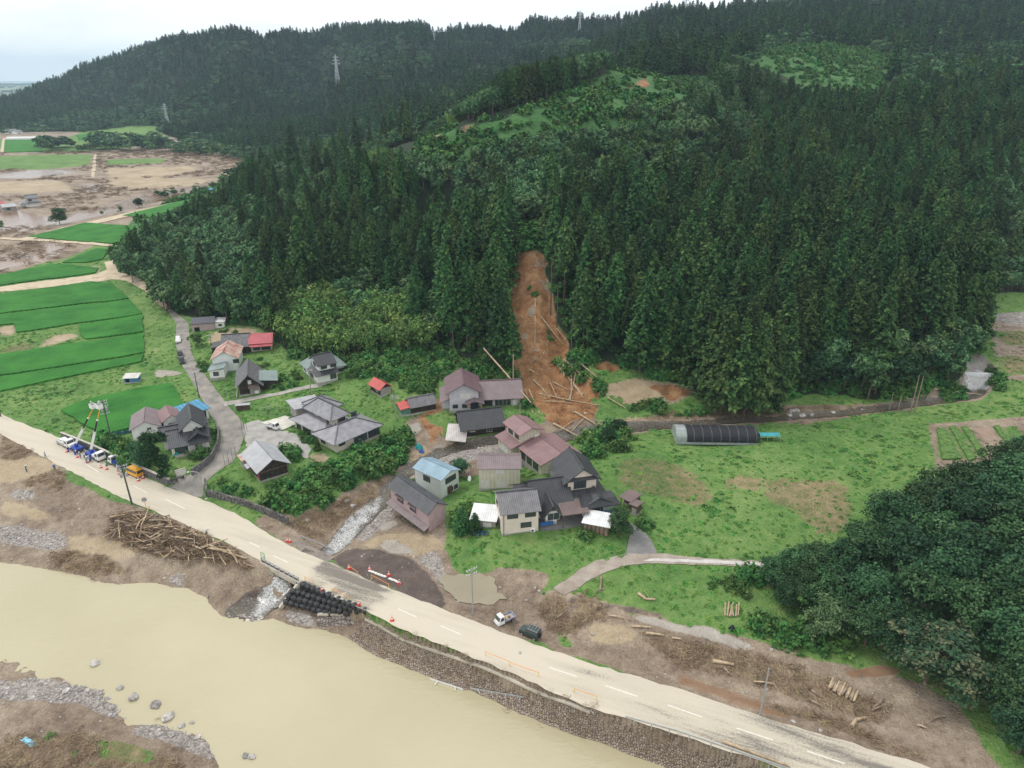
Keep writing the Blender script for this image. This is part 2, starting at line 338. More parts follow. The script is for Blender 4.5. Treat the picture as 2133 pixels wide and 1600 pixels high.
Z = Z - np.where(si, .55 * np.clip(sd_ / 6, 0, 1), 0); Z = np.where(si & (dv > .4), np.maximum(Z, WZ + .12), Z)
Z = np.where(dr < 0, -0.03, Z)
# under the bridge and the bag slope the stream passes below road level
BR = on_z([(560,1166),(628,1149),(690,1164),(612,1202)], 0)
Z = np.where(inside(X, Y, BR), np.minimum(Z, -3.9), Z)
GZ[nz] = Z
far = np.where(GY >= 330)
GZ[far] += (fbm(GX[far] / 60, GY[far] / 60, 4, 9) - .5) * np.clip((GZ[far] - 2) * .35, 0, 14)
fz = np.where(GY >= 560)
GZ[fz] += (1 - 2.2 * np.abs(fbm(GX[fz] / 300 + 3, GY[fz] / 300, 3, 15) - .5) - .62) * 75 * sstep(620, 1050, GY[fz]) * np.clip((GZ[fz] - 8) / 45, 0, 1)
SKY = np.array([(-200,250),(0,203),(15,200),(60,183),(130,155),(175,135),(250,112),(300,95),(330,85),(400,70),(450,63),(480,59),(510,60),(530,66),(548,78),(570,68),(600,62),(640,65),(660,63),(700,55),(745,49),(770,53),(790,48),(830,54),(870,47),(888,51),(908,69),(940,60),(1000,57),(1040,60),(1062,65),(1078,60),(1092,46),(1120,36),(1160,42),(1200,35),(1245,39),(1290,33),(1340,22),(1380,11),(1430,15),(1480,12),(1500,6),(1530,2),(1600,-2),(1700,-22),(1900,-40),(2300,-45)])
def fit_sky():
    u_, v_ = proj(GX, GY, GZ); v_ = np.where(GY > 750, v_, 1e9); j = np.argmin(v_, 0); k = np.arange(NA); vs = v_[j, k]; us = u_[j, k]; want = np.interp(us, SKY[:, 0], SKY[:, 1]) + 11.0 * FPX / np.maximum(GY[j, k], 1)
    dz = np.where(np.abs(vs - want) < 90, (vs - want) * GY[j, k] / FPX * 1.09, 0); return GZ + dz[None] * sstep(760, 1250, GY) * np.clip((GZ - 6) / 25, 0, 1)
GZ = fit_sky(); GZ = fit_sky(); GZ = fit_sky()
HF = GZ.copy()
def H(x, y):
    x = np.asarray(x, float); y = np.asarray(y, float)
    return bil(HF, AX, LB, x / y, np.log(y))
def hit(uv, zoff=0.0):
    """first meeting of sight lines with the terrain"""
    d = rays(uv); n = len(d); ts = np.exp(np.linspace(math.log(45), math.log(3200), 900))
    X_ = d[:, 0:1] * ts; Y_ = d[:, 1:2] * ts; Z_ = HC + d[:, 2:3] * ts
    Yc = np.clip(Y_, 37, 2990)
    below = Z_ < bil(HF, AX, LB, X_ / Y_, np.log(Yc)) + zoff
    k = np.argmax(below, 1); k = np.where(below.any(1), k, 899); k = np.maximum(k, 1)
    lo, hi = ts[k - 1], ts[k]
    for _ in range(14):
        m = (lo + hi) / 2; yy = d[:, 1] * m
        b = HC + d[:, 2] * m < bil(HF, AX, LB, d[:, 0] / d[:, 1], np.log(np.clip(yy, 37, 2990))) + zoff
        hi = np.where(b, m, hi); lo = np.where(b, lo, m)
    m = (lo + hi) / 2
    return np.stack([d[:, 0] * m, d[:, 1] * m, HC + d[:, 2] * m], 1)
def at(u, v, zoff=0.0): return Vector(hit([(u, v)], zoff)[0])

# ================================================================== ground cover classes
CLS = ['grass', 'dry', 'mud', 'silt', 'gravel', 'orange', 'forest', 'wet', 'dark', 'concrete', 'debris', 'scrub']
PU, PV = proj(GX, GY, GZ)
nj = np.where(GY < 60, 1, 1)
PUn = PU + (fbm(GX / 4.5, GY / 4.5, 4, 61) - .5) * np.clip(3600 / GY, 3, 34); PVn = PV + (fbm(GX / 4.5, GY / 4.5, 4, 67) - .5) * np.clip(2200 / GY, 2, 20)
cls = np.zeros(GX.shape, np.int8)
def paint(c, poly, ymax=330, ymin=0, raw=False):
    m = inside(PU if raw else PUn, PV if raw else PVn, poly) & (GY < ymax) & (GY >= ymin); cls[m] = CLS.index(c)
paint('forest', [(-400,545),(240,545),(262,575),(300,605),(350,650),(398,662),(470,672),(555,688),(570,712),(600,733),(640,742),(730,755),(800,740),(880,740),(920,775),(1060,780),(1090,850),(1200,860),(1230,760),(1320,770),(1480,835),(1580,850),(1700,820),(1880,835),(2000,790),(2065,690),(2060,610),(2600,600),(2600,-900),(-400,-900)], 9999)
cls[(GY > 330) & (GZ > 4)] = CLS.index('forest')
paint('mud', [(-400,262),(0,262),(60,262),(200,258),(300,268),(500,325),(520,345),(450,400),(330,440),(262,475),(240,545),(-400,545)], 1200)
for c, p in (('grass', [(-400,290),(130,290),(210,262),(330,262),(330,300),(190,316),(-400,322)]), ('grass', [(-400,328),(0,326),(100,322),(195,322),(185,345),(100,352),(-400,360)]), ('grass', [(215,332),(350,330),(340,340),(225,345)]), ('silt', [(215,352),(400,345),(420,355),(330,368),(230,372)]), ('silt', [(-50,380),(120,375),(160,395),(60,402),(-50,402)]), ('silt', [(220,375),(330,372),(440,372),(420,385),(300,395),(230,388)]),
             ('wet', [(10,357),(120,352),(170,360),(60,372),(-20,372)]), ('wet', [(0,432),(120,455),(230,428),(300,405),(400,390),(445,380),(440,392),(330,420),(250,442),(120,468),(0,492),(-300,520),(-300,480)]), ('wet', [(170,385),(215,383),(220,400),(180,404)]),
             ('mud', [(-100,500),(40,500),(120,505),(180,508),(100,545),(0,575),(-200,600)]), ('wet', [(-100,540),(30,530),(100,508),(170,508),(90,545),(0,562)]),
             ('grass', [(120,545),(200,510),(250,512),(238,540),(225,560),(150,565)]), ('silt', [(185,550),(210,555),(210,570),(190,572)])):
    paint(c, p, 1200)
paint('scrub', [(865,305),(900,275),(960,262),(1040,245),(1130,215),(1230,170),(1300,130),(1400,118),(1480,125),(1480,200),(1380,240),(1250,245),(1120,262),(1000,290),(930,318)], 520, 300)
paint('scrub', [(1560,110),(1620,95),(1690,84),(1740,92),(1850,105),(1875,140),(1850,168),(1780,175),(1680,172),(1610,152),(1560,125)], 700, 365)
paint('scrub', [(862,306),(930,312),(1000,292),(1120,264),(1250,246),(1380,242),(1480,205),(1560,170),(1580,190),(1480,262),(1380,300),(1250,310),(1120,325),(1000,345),(900,352),(850,335)], 380, 255)
paint('orange', [(1296,188),(1330,168),(1351,150),(1353,184),(1325,184),(1310,198)], 520, 300)
paint('orange', [(932,280),(955,268),(985,256),(1003,254),(990,272),(960,281)], 520, 300); paint('orange', [(893,287),(915,280),(920,287),(900,291)], 520, 300)
paint('silt', [(975,256),(1000,252),(1003,258),(985,262)], 520, 300); paint('orange', [(1050,252),(1068,238),(1073,246),(1056,255)], 520, 300)
paint('orange', [(1000,112),(1012,118),(1004,150),(1018,160),(994,160)], 1300, 700)
paint('orange', [(1500,405),(1512,405),(1511,440),(1505,446)])
# the flood zone
cls[(GY < 200) & inside(PUn, PVn, RIV)] = CLS.index('mud'); _m = np.zeros(GX.shape, bool); _m[nz] = (dv < 2.5); cls[_m] = CLS.index('mud')
paint('mud', [(0,905),(80,950),(135,978),(255,1042),(360,1082),(430,1112),(545,1172),(560,1200),(540,1290),(460,1290),(380,1230),(250,1222),(90,1190),(0,1175),(-400,1100),(-400,790)])
paint('grass', [(129,978),(158,992),(209,1012),(274,1040),(311,1058),(274,1056),(230,1038),(185,1022),(150,1008)])
paint('silt', [(-300,850),(0,905),(80,948),(135,977),(118,985),(60,1000),(0,1008),(-300,990)])
paint('debris', [(0,905),(60,925),(80,945),(40,955),(0,960)]); paint('debris', [(45,1000),(115,980),(150,1000),(120,1012),(60,1018),(40,1010)])
paint('gravel', [(12,1030),(30,1020),(60,1018),(76,1028),(66,1040),(40,1046),(18,1042)])
paint('gravel', [(-200,1085),(0,1098),(80,1100),(135,1112),(152,1135),(120,1146),(0,1132),(-200,1120)])
paint('silt', [(130,1112),(230,1125),(300,1150),(240,1175),(150,1160)]); paint('silt', [(0,1040),(60,1060),(120,1070),(90,1085),(0,1075)])
paint('debris', [(95,1150),(170,1150),(240,1165),(270,1195),(200,1200),(100,1178)])
paint('debris', [(225,1080),(300,1080),(400,1120),(500,1160),(540,1195),(440,1165),(330,1160),(240,1120)])
paint('gravel', [(335,1205),(385,1195),(390,1220),(360,1226)])
paint('mud', [(-200,1370),(0,1370),(81,1405),(162,1420),(243,1470),(275,1500),(390,1515),(445,1560),(462,1600),(500,1700),(-200,1700)])
paint('gravel', [(-100,1418),(84,1411),(162,1425),(216,1438),(250,1458),(256,1495),(202,1482),(142,1465),(84,1458),(-100,1458)])
paint('gravel', [(295,1500),(385,1519),(439,1546),(450,1590),(405,1566),(337,1539),(270,1532)])
paint('debris', [(60,1530),(180,1530),(300,1560),(400,1600),(100,1690),(-60,1690),(-40,1560)])
[paint('grass', [(a_ - w_, b_), (a_, b_ - 7), (a_ + w_, b_ + 2), (a_ + 4, b_ + 9)]) for a_, b_, w_ in ((92,1537,16),(102,1566,12),(140,1578,26),(215,1572,18),(300,1580,24),(180,1600,30))]; paint('dry', [(180,1550),(260,1545),(330,1570),(300,1590),(220,1585)])
paint('mud', [(524,1088),(560,1062),(600,1075),(650,1065),(720,1030),(800,985),(838,940),(850,905),(838,880),(870,866),(900,880),(930,920),(960,925),(1050,905),(1085,890),(1200,862),(1250,880),(1600,850),(1700,845),(1850,840),(1990,800),(2010,770),(2070,760),(2080,800),(2050,830),(1950,845),(1830,862),(1700,880),(1560,885),(1400,895),(1290,905),(1240,915),(1200,915),(1100,925),(1085,960),(1075,965),(1000,985),(960,995),(900,1000),(870,1020),(850,1040),(830,1060),(850,1090),(930,1085),(935,1110),(920,1145),(935,1170),(960,1200),(1050,1180),(1080,1185),(1140,1200),(1120,1240),(1160,1230),(1200,1240),(1260,1265),(1340,1290),(1480,1310),(1600,1340),(1690,1370),(1750,1380),(1830,1410),(1900,1420),(2000,1470),(2050,1560),(2100,1610),(1950,1610),(1700,1535),(1480,1460),(1280,1395),(1000,1302),(820,1230),(690,1170),(600,1140)])
paint('dark', [(462,1278),(500,1250),(555,1212),(625,1212),(612,1240),(590,1268),(565,1292),(510,1299)])
paint('debris', [(600,1085),(650,1068),(740,1030),(800,990),(790,1030),(740,1060),(700,1090),(670,1120),(620,1120)])
paint('gravel', [(846,990),(906,952),(981,935),(1056,912),(1078,922),(1060,945),(981,965),(934,975),(887,988),(850,1000)])
paint('gravel', [(770,1060),(800,1026),(820,1062),(812,1085),(780,1110),(740,1135),(750,1100)]); paint('gravel', [(800,1020),(828,1000),(838,990),(845,1000),(820,1022)])
paint('silt', [(745,1130),(790,1112),(900,1110),(925,1150),(870,1175),(770,1145)]); paint('gravel', [(900,1150),(930,1190),(945,1240),(930,1240),(900,1190),(860,1165)])
paint('concrete', [(785,1136),(807,1124),(853,1141),(858,1157),(821,1152)]); paint('concrete', [(790,1104),(807,1083),(832,1090),(811,1103)])
paint('concrete', [(902,932),(942,920),(958,921),(908,943),(896,937)]); paint('concrete', [(842,887),(869,877),(876,898),(865,909),(850,901)])
paint('dark', [(694,1166),(724,1148),(772,1140),(821,1153),(870,1174),(902,1205),(918,1236),(935,1274),(894,1260),(821,1230),(760,1204),(700,1178)])
paint('orange', [(865,868),(880,863),(902,885),(925,889),(932,900),(906,919),(887,943),(878,940),(899,911),(880,889)])
paint('silt', [(868,930),(890,925),(900,940),(850,965),(800,990),(790,985),(850,950)])
paint('orange', [(905,830),(925,825),(930,850),(912,862),(890,865),(880,860)])
paint('orange', [(1070,522),(1136,518),(1142,545),(1138,567),(1150,587),(1158,640),(1164,672),(1183,695),(1190,730),(1172,742),(1204,770),(1242,795),(1258,822),(1232,837),(1247,855),(1232,875),(1200,870),(1185,890),(1155,885),(1137,875),(1125,855),(1085,832),(1078,800),(1072,775),(1062,740),(1057,675),(1059,625),(1064,575)])
for p in ([(1118,534),(1131,532),(1132,558),(1122,556)], [(1124,575),(1150,590),(1152,610),(1132,600)], [(1098,640),(1118,636),(1122,655),(1104,660)], [(1084,690),(1100,686),(1104,702),(1088,706)], [(1105,742),(1122,744),(1118,754),(1106,752)]): paint('dark', p)
paint('orange', [(1225,757),(1262,748),(1302,758),(1287,772),(1245,768)]); paint('silt', [(1262,795),(1345,786),(1450,808),(1420,842),(1300,845),(1240,858)]); paint('orange', [(1330,800),(1400,800),(1445,815),(1400,835)])
paint('grass', [(1255,775),(1300,780),(1320,795),(1275,800)]); paint('grass', [(1220,825),(1290,830),(1300,850),(1250,850)]); paint('grass', [(1330,845),(1460,842),(1470,862),(1340,866)])
paint('silt', [(1230,875),(1327,868),(1330,883),(1250,887)]); paint('debris', [(1340,866),(1600,855),(1800,848),(1860,845),(1860,852),(1700,862),(1500,872),(1345,880)])
paint('grass', [(300,640),(345,648),(366,680),(362,760),(330,770),(300,760),(300,690)])
paint('silt', [(440,690),(500,682),(552,690),(545,700),(480,712),(432,716)])
paint('dry', [(240,585),(262,590),(330,700),(320,725),(305,690),(262,620)]); paint('dry', [(372,790),(395,800),(425,850),(410,850)])
paint('silt', [(0,672),(30,680),(34,698),(0,704)]); paint('silt', [(60,722),(150,690),(165,700),(100,722),(40,735)]); paint('dry', [(0,722),(90,712),(60,740),(0,742)])
paint('silt', [(308,745),(325,722),(338,728),(325,742)]); paint('concrete', [(320,770),(378,775),(380,782),(325,785)])
paint('silt', [(640,950),(670,945),(690,955),(670,968)])
for p in ([(1270,958),(1340,952),(1433,975),(1486,1032),(1468,1053),(1401,1046),(1300,1010)], [(1599,989),(1662,1000),(1761,1003),(1772,1018),(1747,1049),(1736,1113),(1690,1099),(1648,1060),(1606,1046)], [(1500,1000),(1560,985),(1600,1000),(1560,1030)], [(1700,1080),(1760,1040),(1780,1060),(1740,1125),(1705,1115)], [(1000,1060),(1030,1055),(1035,1085),(985,1090)]): paint('dry', p)
paint('mud', [(1932,884),(2133,868),(2300,860),(2300,940),(2133,945),(2060,960),(2012,968),(1952,982),(1945,950)], raw=True)
for p in ([(1950,893),(1968,893),(2003,960),(1958,958)], [(1975,890),(1990,890),(2035,958),(2015,962)], [(2000,890),(2016,890),(2056,950),(2042,955)], [(2066,890),(2080,888),(2110,920),(2095,925)], [(2090,888),(2110,886),(2135,910),(2118,915)]): paint('grass', p, raw=True)
paint('wet', [(2026,893),(2062,890),(2080,915),(2058,921)], raw=True)
paint('mud', [(2062,668),(2133,660),(2300,660),(2300,815),(2100,815),(2078,760),(2066,700)]); paint('dry', [(2070,690),(2133,688),(2300,690),(2300,720),(2100,722)]); paint('dry', [(2080,745),(2300,740),(2300,775),(2092,780)]); paint('grass', [(2095,790),(2300,785),(2300,815),(2100,815)]); paint('gravel', [(2062,655),(2300,640),(2300,680),(2133,680),(2070,674)])
paint('silt', [(1480,1130+0),(1481,1131),(1482,1132)])
paint('concrete', [(1300,1280),(1480,1303),(1560,1340),(1594,1360),(1540,1352),(1450,1320),(1330,1298)])
paint('silt', [(1220,1290),(1290,1300),(1330,1330),(1290,1345),(1230,1330)])
paint('wet', [(1413,1395),(1480,1427),(1575,1457),(1655,1489),(1629,1496),(1548,1468),(1463,1442),(1413,1420)]); paint('wet', [(1720,1503),(1745,1503),(1770,1520),(1745,1524)]); paint('wet', [(1745,1398),(1830,1390),(1880,1400),(1850,1412),(1760,1410)])
paint('debris', [(1330,1320),(1480,1340),(1650,1390),(1750,1430),(1850,1470),(1820,1500),(1700,1470),(1560,1420),(1400,1380)])
paint('debris', [(1120,1245),(1210,1230),(1290,1268),(1230,1300),(1160,1325),(1125,1290)]); paint('dark', [(1180,1235),(1200,1232),(1205,1290),(1190,1310),(1182,1270)]); paint('dark', [(1205,1240),(1300,1262),(1420,1290),(1300,1280)])
paint('grass', [(1150,1318),(1180,1325),(1190,1345),(1165,1345)]); paint('debris', [(1590,1470),(1700,1515),(1850,1558),(1950,1590),(1900,1560),(1750,1500)])
paint('mud', [(560,1200),(626,1211),(765,1275),(829,1307),(934,1349),(1095,1415),(1246,1480),(1413,1529),(1622,1600),(1900,1690),(1700,1740),(1388,1598),(1268,1552),(1083,1486),(943,1429),(821,1380),(720,1326),(604,1303),(540,1296)])
paint('grass', [(590,728),(640,742),(730,750),(800,738),(890,735),(1000,765),(1060,772),(1065,800),(1000,800),(920,800),(880,830),(760,800),(650,765)])
paint('gravel', [(600,1272),(660,1285),(665,1312),(604,1303),(585,1290)])
paint('scrub', [(1072,470),(1140,470),(1140,522),(1074,526)])
paint('scrub', [(1590,148),(1680,172),(1780,178),(1872,162),(1866,196),(1700,198),(1600,180)], 485, 365)
paint('scrub', [(225,560),(235,500),(300,440),(470,375),(560,320),(560,345),(480,410),(330,470),(262,530),(250,570)], 780, 330)
masks = np.stack([(cls == i).astype(np.float32) for i in range(len(CLS))], 0)
for i in range(len(CLS)): masks[i] = blur(masks[i], {'dry': 40, 'concrete': 8, 'dark': 14, 'debris': 22, 'silt': 16, 'gravel': 14, 'scrub': 6, 'wet': 3, 'orange': 3}.get(CLS[i], 5))
flood = np.clip(sum(masks[CLS.index(c)] for c in ('silt', 'gravel', 'orange', 'wet', 'dark', 'concrete', 'debris')), 0, 1); mud0 = masks[2].copy(); masks[2] = np.clip(masks[2] + flood, 0, 1); masks[6] = np.clip(masks[6] + masks[11], 0, 1)
# small relief by class
rough_amp = masks[0] * .16 + mud0 * .18 + masks[4] * .12 + masks[5] * .55 + masks[10] * .3 + masks[11] * .8 + masks[8] * .1
GZ = GZ + np.where(GY < 330, (fbm(GX / 1.3, GY / 1.3, 3, 21) - .5) * rough_amp * 1.6, 0)
gul = np.clip(np.abs(fbm(GX / 6, GY / 40, 3, 31) - .5) * 4, 0, 1)
GZ = GZ - masks[5] * (GY > 165) * (GY < 230) * ((1 - gul) * 2.0 + (fbm(GX / 2.2, GY / 3.5, 3, 37) - .5) * 1.6)
rd = np.where(GY < 330); drr = sdist(GX[rd], GY[rd], road_xy); GZ[rd] = np.where(drr < .6, np.minimum(GZ[rd], -0.03), GZ[rd])
BAGS = [(626,1214),(765,1277),(757,1283),(661,1285),(585,1268)]; ib = inside(PU, PV, BAGS) & (GY < 330); GZ = np.where(ib, GZ - .3, GZ)
HF = GZ
idx = np.arange(NA * NB).reshape(NB, NA)
quads = np.stack([idx[:-1, :-1], idx[:-1, 1:], idx[1:, 1:], idx[1:, :-1]], -1).reshape(-1, 4)
me = from_np('ground', np.stack([GX, GY, GZ], -1).reshape(-1, 3), quads, smooth=True)
for k in range(3):
    at_ = me.color_attributes.new('m%d' % k, 'FLOAT_COLOR', 'POINT')
    at_.data.foreach_set('color', masks[4 * k:4 * k + 4].reshape(4, -1).T.astype(np.float32).ravel())
ground = tag(obj('ground', me), kind='structure')

gm = bpy.data.materials.new('ground'); gm.use_nodes = True; t = gm.node_tree; Lk = t.links.new
def nd(tp, **k):
    n = t.nodes.new(tp)
    for a, b in k.items(): setattr(n, a, b)
    return n
def math_(op, a, b=None, clamp=False):
    n = nd('ShaderNodeMath', operation=op, use_clamp=clamp)
    for i, q in enumerate((a, b)):
        if q is None: continue
        if isinstance(q, (int, float)): n.inputs[i].default_value = q
        else: Lk(q, n.inputs[i])
    return n.outputs[0]
tcg = nd('ShaderNodeTexCoord').outputs['Object']
def noise_(s, d=5, r=.6, off=0, sc=None):
    v = tcg
    if off or sc:
        m_ = nd('ShaderNodeMapping'); m_.inputs['Location'].default_value = (off, off * .7, 0)
        if sc: m_.inputs['Scale'].default_value = sc
        Lk(tcg, m_.inputs[0]); v = m_.outputs[0]
    n = nd('ShaderNodeTexNoise'); n.inputs['Scale'].default_value = s; n.inputs['Detail'].default_value = d; n.inputs['Roughness'].default_value = r
    Lk(v, n.inputs['Vector']); return n.outputs['Fac']
def ramp_(f, *st):
    n = nd('ShaderNodeValToRGB'); el = n.color_ramp.elements
    while len(el) < len(st): el.new(.5)
    for e_, (p_, c_) in zip(el, st): e_.position = p_; e_.color = (*c_, 1)
    Lk(f, n.inputs[0]); return n.outputs[0]
n_big, n_mid, n_fin, n_edge = noise_(.06, 4), noise_(.45, 6, .65), noise_(2.4, 6, .7), noise_(.7, 6, .7, 31)
mixn = math_('ADD', math_('MULTIPLY', n_big, .35), math_('ADD', math_('MULTIPLY', n_mid, .35), math_('MULTIPLY', n_fin, .3)))
vor = nd('ShaderNodeTexVoronoi', feature='F1'); vor.inputs['Scale'].default_value = 3.6; Lk(tcg, vor.inputs['Vector'])
vsep = nd('ShaderNodeSeparateColor'); Lk(vor.outputs['Color'], vsep.inputs[0])
COLR = {
 'grass': ramp_(mixn, (.38, (.066, .150, .038)), (.47, (.108, .216, .052)), (.55, (.168, .275, .075)), (.64, (.27, .32, .12))),
 'dry': ramp_(mixn, (.38, (.06, .13, .03)), (.48, (.19, .18, .08)), (.6, (.36, .28, .16))),
 'mud': ramp_(mixn, (.39, (.155, .112, .08)), (.5, (.285, .218, .158)), (.61, (.43, .35, .26))),
 'silt': ramp_(mixn, (.36, (.27, .20, .125)), (.52, (.43, .34, .22)), (.68, (.52, .43, .29))),
 'gravel': ramp_(math_('ADD', math_('MULTIPLY', vsep.outputs[0], .45), math_('MULTIPLY', mixn, .55)), (.25, (.19, .16, .14)), (.48, (.31, .275, .245)), (.7, (.46, .42, .385))),
 'orange': ramp_(mixn, (.39, (.11, .045, .017)), (.46, (.25, .112, .043)), (.54, (.37, .20, .088)), (.64, (.48, .33, .18))),
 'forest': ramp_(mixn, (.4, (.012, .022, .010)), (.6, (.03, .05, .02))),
 'wet': ramp_(mixn, (.38, (.19, .105, .06)), (.62, (.30, .20, .13))),
 'dark': ramp_(mixn, (.36, (.07, .052, .045)), (.5, (.125, .094, .08)), (.64, (.20, .155, .13))),
 'concrete': ramp_(mixn, (.4, (.34, .30, .255)), (.6, (.50, .455, .395))),
 'debris': ramp_(math_('ADD', math_('MULTIPLY', mixn, .5), math_('MULTIPLY', noise_(3.0, 5, .7, 9, (1, .3, 1)), .5)), (.36, (.085, .06, .038)), (.5, (.22, .155, .10)), (.62, (.40, .32, .20))),
 'scrub': ramp_(mixn, (.36, (.036, .105, .034)), (.52, (.068, .165, .048)), (.66, (.12, .235, .068)))}
acc = COLR['grass']; wetf = None
for k in range(3):
    av = nd('ShaderNodeVertexColor', layer_name='m%d' % k); sp = nd('ShaderNodeSeparateColor'); Lk(av.outputs['Color'], sp.inputs[0])
    chans = [sp.outputs[0], sp.outputs[1], sp.outputs[2], av.outputs['Alpha']]
    for j, c in enumerate(CLS[4 * k:4 * k + 4]):
        if c == 'grass': continue
        amp = 1.5 if c in ('dry', 'debris', 'silt') else 1.0 if c in ('orange', 'gravel', 'wet') else .7
        f = math_('MULTIPLY_ADD', math_('SUBTRACT', n_edge, .5), amp); f.node.inputs[2].default_value = -.5
        f = math_('ADD', f, chans[j]); f = math_('MULTIPLY', f, 5.0); f = math_('ADD', f, .5, True)
        m_ = nd('ShaderNodeMix', data_type='RGBA'); Lk(f, m_.inputs[0]); Lk(acc, m_.inputs[6]); Lk(COLR[c], m_.inputs[7]); acc = m_.outputs[2]
        if c == 'wet': wetf = f
        if c == 'mud': mudf = f
bs = t.nodes['Principled BSDF']; Lk(acc, bs.inputs['Base Color']); bs.inputs['Specular IOR Level'].default_value = .3
rg = math_('SUBTRACT', .92, math_('MULTIPLY', wetf, .70)); rg = math_('SUBTRACT', rg, math_('MULTIPLY', mudf, math_('MULTIPLY', n_big, .45))); Lk(rg, bs.inputs['Roughness'])
bp = nd('ShaderNodeBump'); bp.inputs['Distance'].default_value = .45; Lk(math_('ADD', math_('MULTIPLY', n_fin, .6), math_('MULTIPLY', vor.outputs['Distance'], .4)), bp.inputs['Height'])
st_ = math_('SUBTRACT', 1.0, math_('MULTIPLY', wetf, .9)); Lk(st_, bp.inputs['Strength']); Lk(bp.outputs[0], bs.inputs['Normal'])
ground.data.materials.append(gm)

# ================================================================== sheets laid on the land
def resample(xy, step, jit=0, closed=True, seed=1):
    rr = random.Random(seed); out = []; n = len(xy)
    for i in range(n if closed else n - 1):
        a, b = np.array(xy[i]), np.array(xy[(i + 1) % n]); L = np.linalg.norm(b - a); k = max(1, int(L / step)); nn = np.array([-(b - a)[1], (b - a)[0]]) / (L + 1e-9)
        for j in range(k):
            out.append(a + (b - a) * j / k + nn * (rr.uniform(-jit, jit) if jit else 0))
    if not closed: out.append(np.array(xy[-1]))
    return np.array(out)
DRAPED = []
def drape(name, uv, mat, off=.05, step=1.2, jit=0., z=None, xy=None, skirt=0, seed=1, attr=None, smooth=True):
    """a sheet over the outline (photo pixels), following the land or at level z"""
    if xy is None: xy = on_z(uv, z) if z is not None else hit(uv)[:, :2]
    if name not in ('river', 'road'): DRAPED.append(np.asarray(xy))
    ol = resample(xy, step, jit, seed=seed)
    lo, hi = ol.min(0), ol.max(0); st = max(step, math.sqrt((hi[0] - lo[0]) * (hi[1] - lo[1]) / 9000.0))
    gx, gy = np.meshgrid(np.arange(lo[0], hi[0], st), np.arange(lo[1], hi[1], st)); gx = gx.ravel() + NR.uniform(-.2, .2, gx.size) * st; gy = gy.ravel() + NR.uniform(-.2, .2, gy.size) * st
    m = inside(gx, gy, ol) & (edge_dist(gx, gy, ol) > st * .45)
    pts = [Vector(p) for p in ol] + [Vector((a, b)) for a, b in zip(gx[m], gy[m])]
    n = len(ol)
    vs, _, fs, *_r = delaunay_2d_cdt(pts, [(i, (i + 1) % n) for i in range(n)], [list(range(n))], 1, 1e-5)
    V = np.array([(p.x, p.y) for p in vs]); Zv = (H(V[:, 0], V[:, 1]) if z is None else np.full(len(V), z)) + off
    VV = [(a, b, c) for (a, b), c in zip(V, Zv)]; FF = [tuple(f) for f in fs]
    if skirt:
        cnt = {}
        for f in FF:
            for i in range(len(f)):
                e_ = (f[i], f[(i + 1) % len(f)]); k = tuple(sorted(e_)); cnt.setdefault(k, []).append(e_)
        for k, l in cnt.items():
            if len(l) == 1:
                a, b = l[0]; s0 = len(VV); VV += [(VV[a][0], VV[a][1], VV[a][2] - skirt), (VV[b][0], VV[b][1], VV[b][2] - skirt)]; FF.append((b, a, s0, s0 + 1))
    me = bpy.data.meshes.new(name); me.from_pydata(VV, [], FF)
    bm = bmesh.new(); bm.from_mesh(me); bmesh.ops.recalc_face_normals(bm, faces=bm.faces)
    if sum(f.normal.z for f in bm.faces) < 0: bmesh.ops.reverse_faces(bm, faces=bm.faces)
    bm.to_mesh(me); bm.free()
    me.materials.append(mat)
    if smooth and not skirt: me.polygons.foreach_set('use_smooth', np.ones(len(me.polygons), bool))
    if attr is not None:
        co = np.empty(len(me.vertices) * 3); me.vertices.foreach_get('co', co); co = co.reshape(-1, 3)
        a_ = me.color_attributes.new('m', 'FLOAT_COLOR', 'POINT'); v_ = attr(co); a_.data.foreach_set('color', np.stack([v_, v_, v_, v_], 1).astype(np.float32).ravel())
    return obj(name, me)
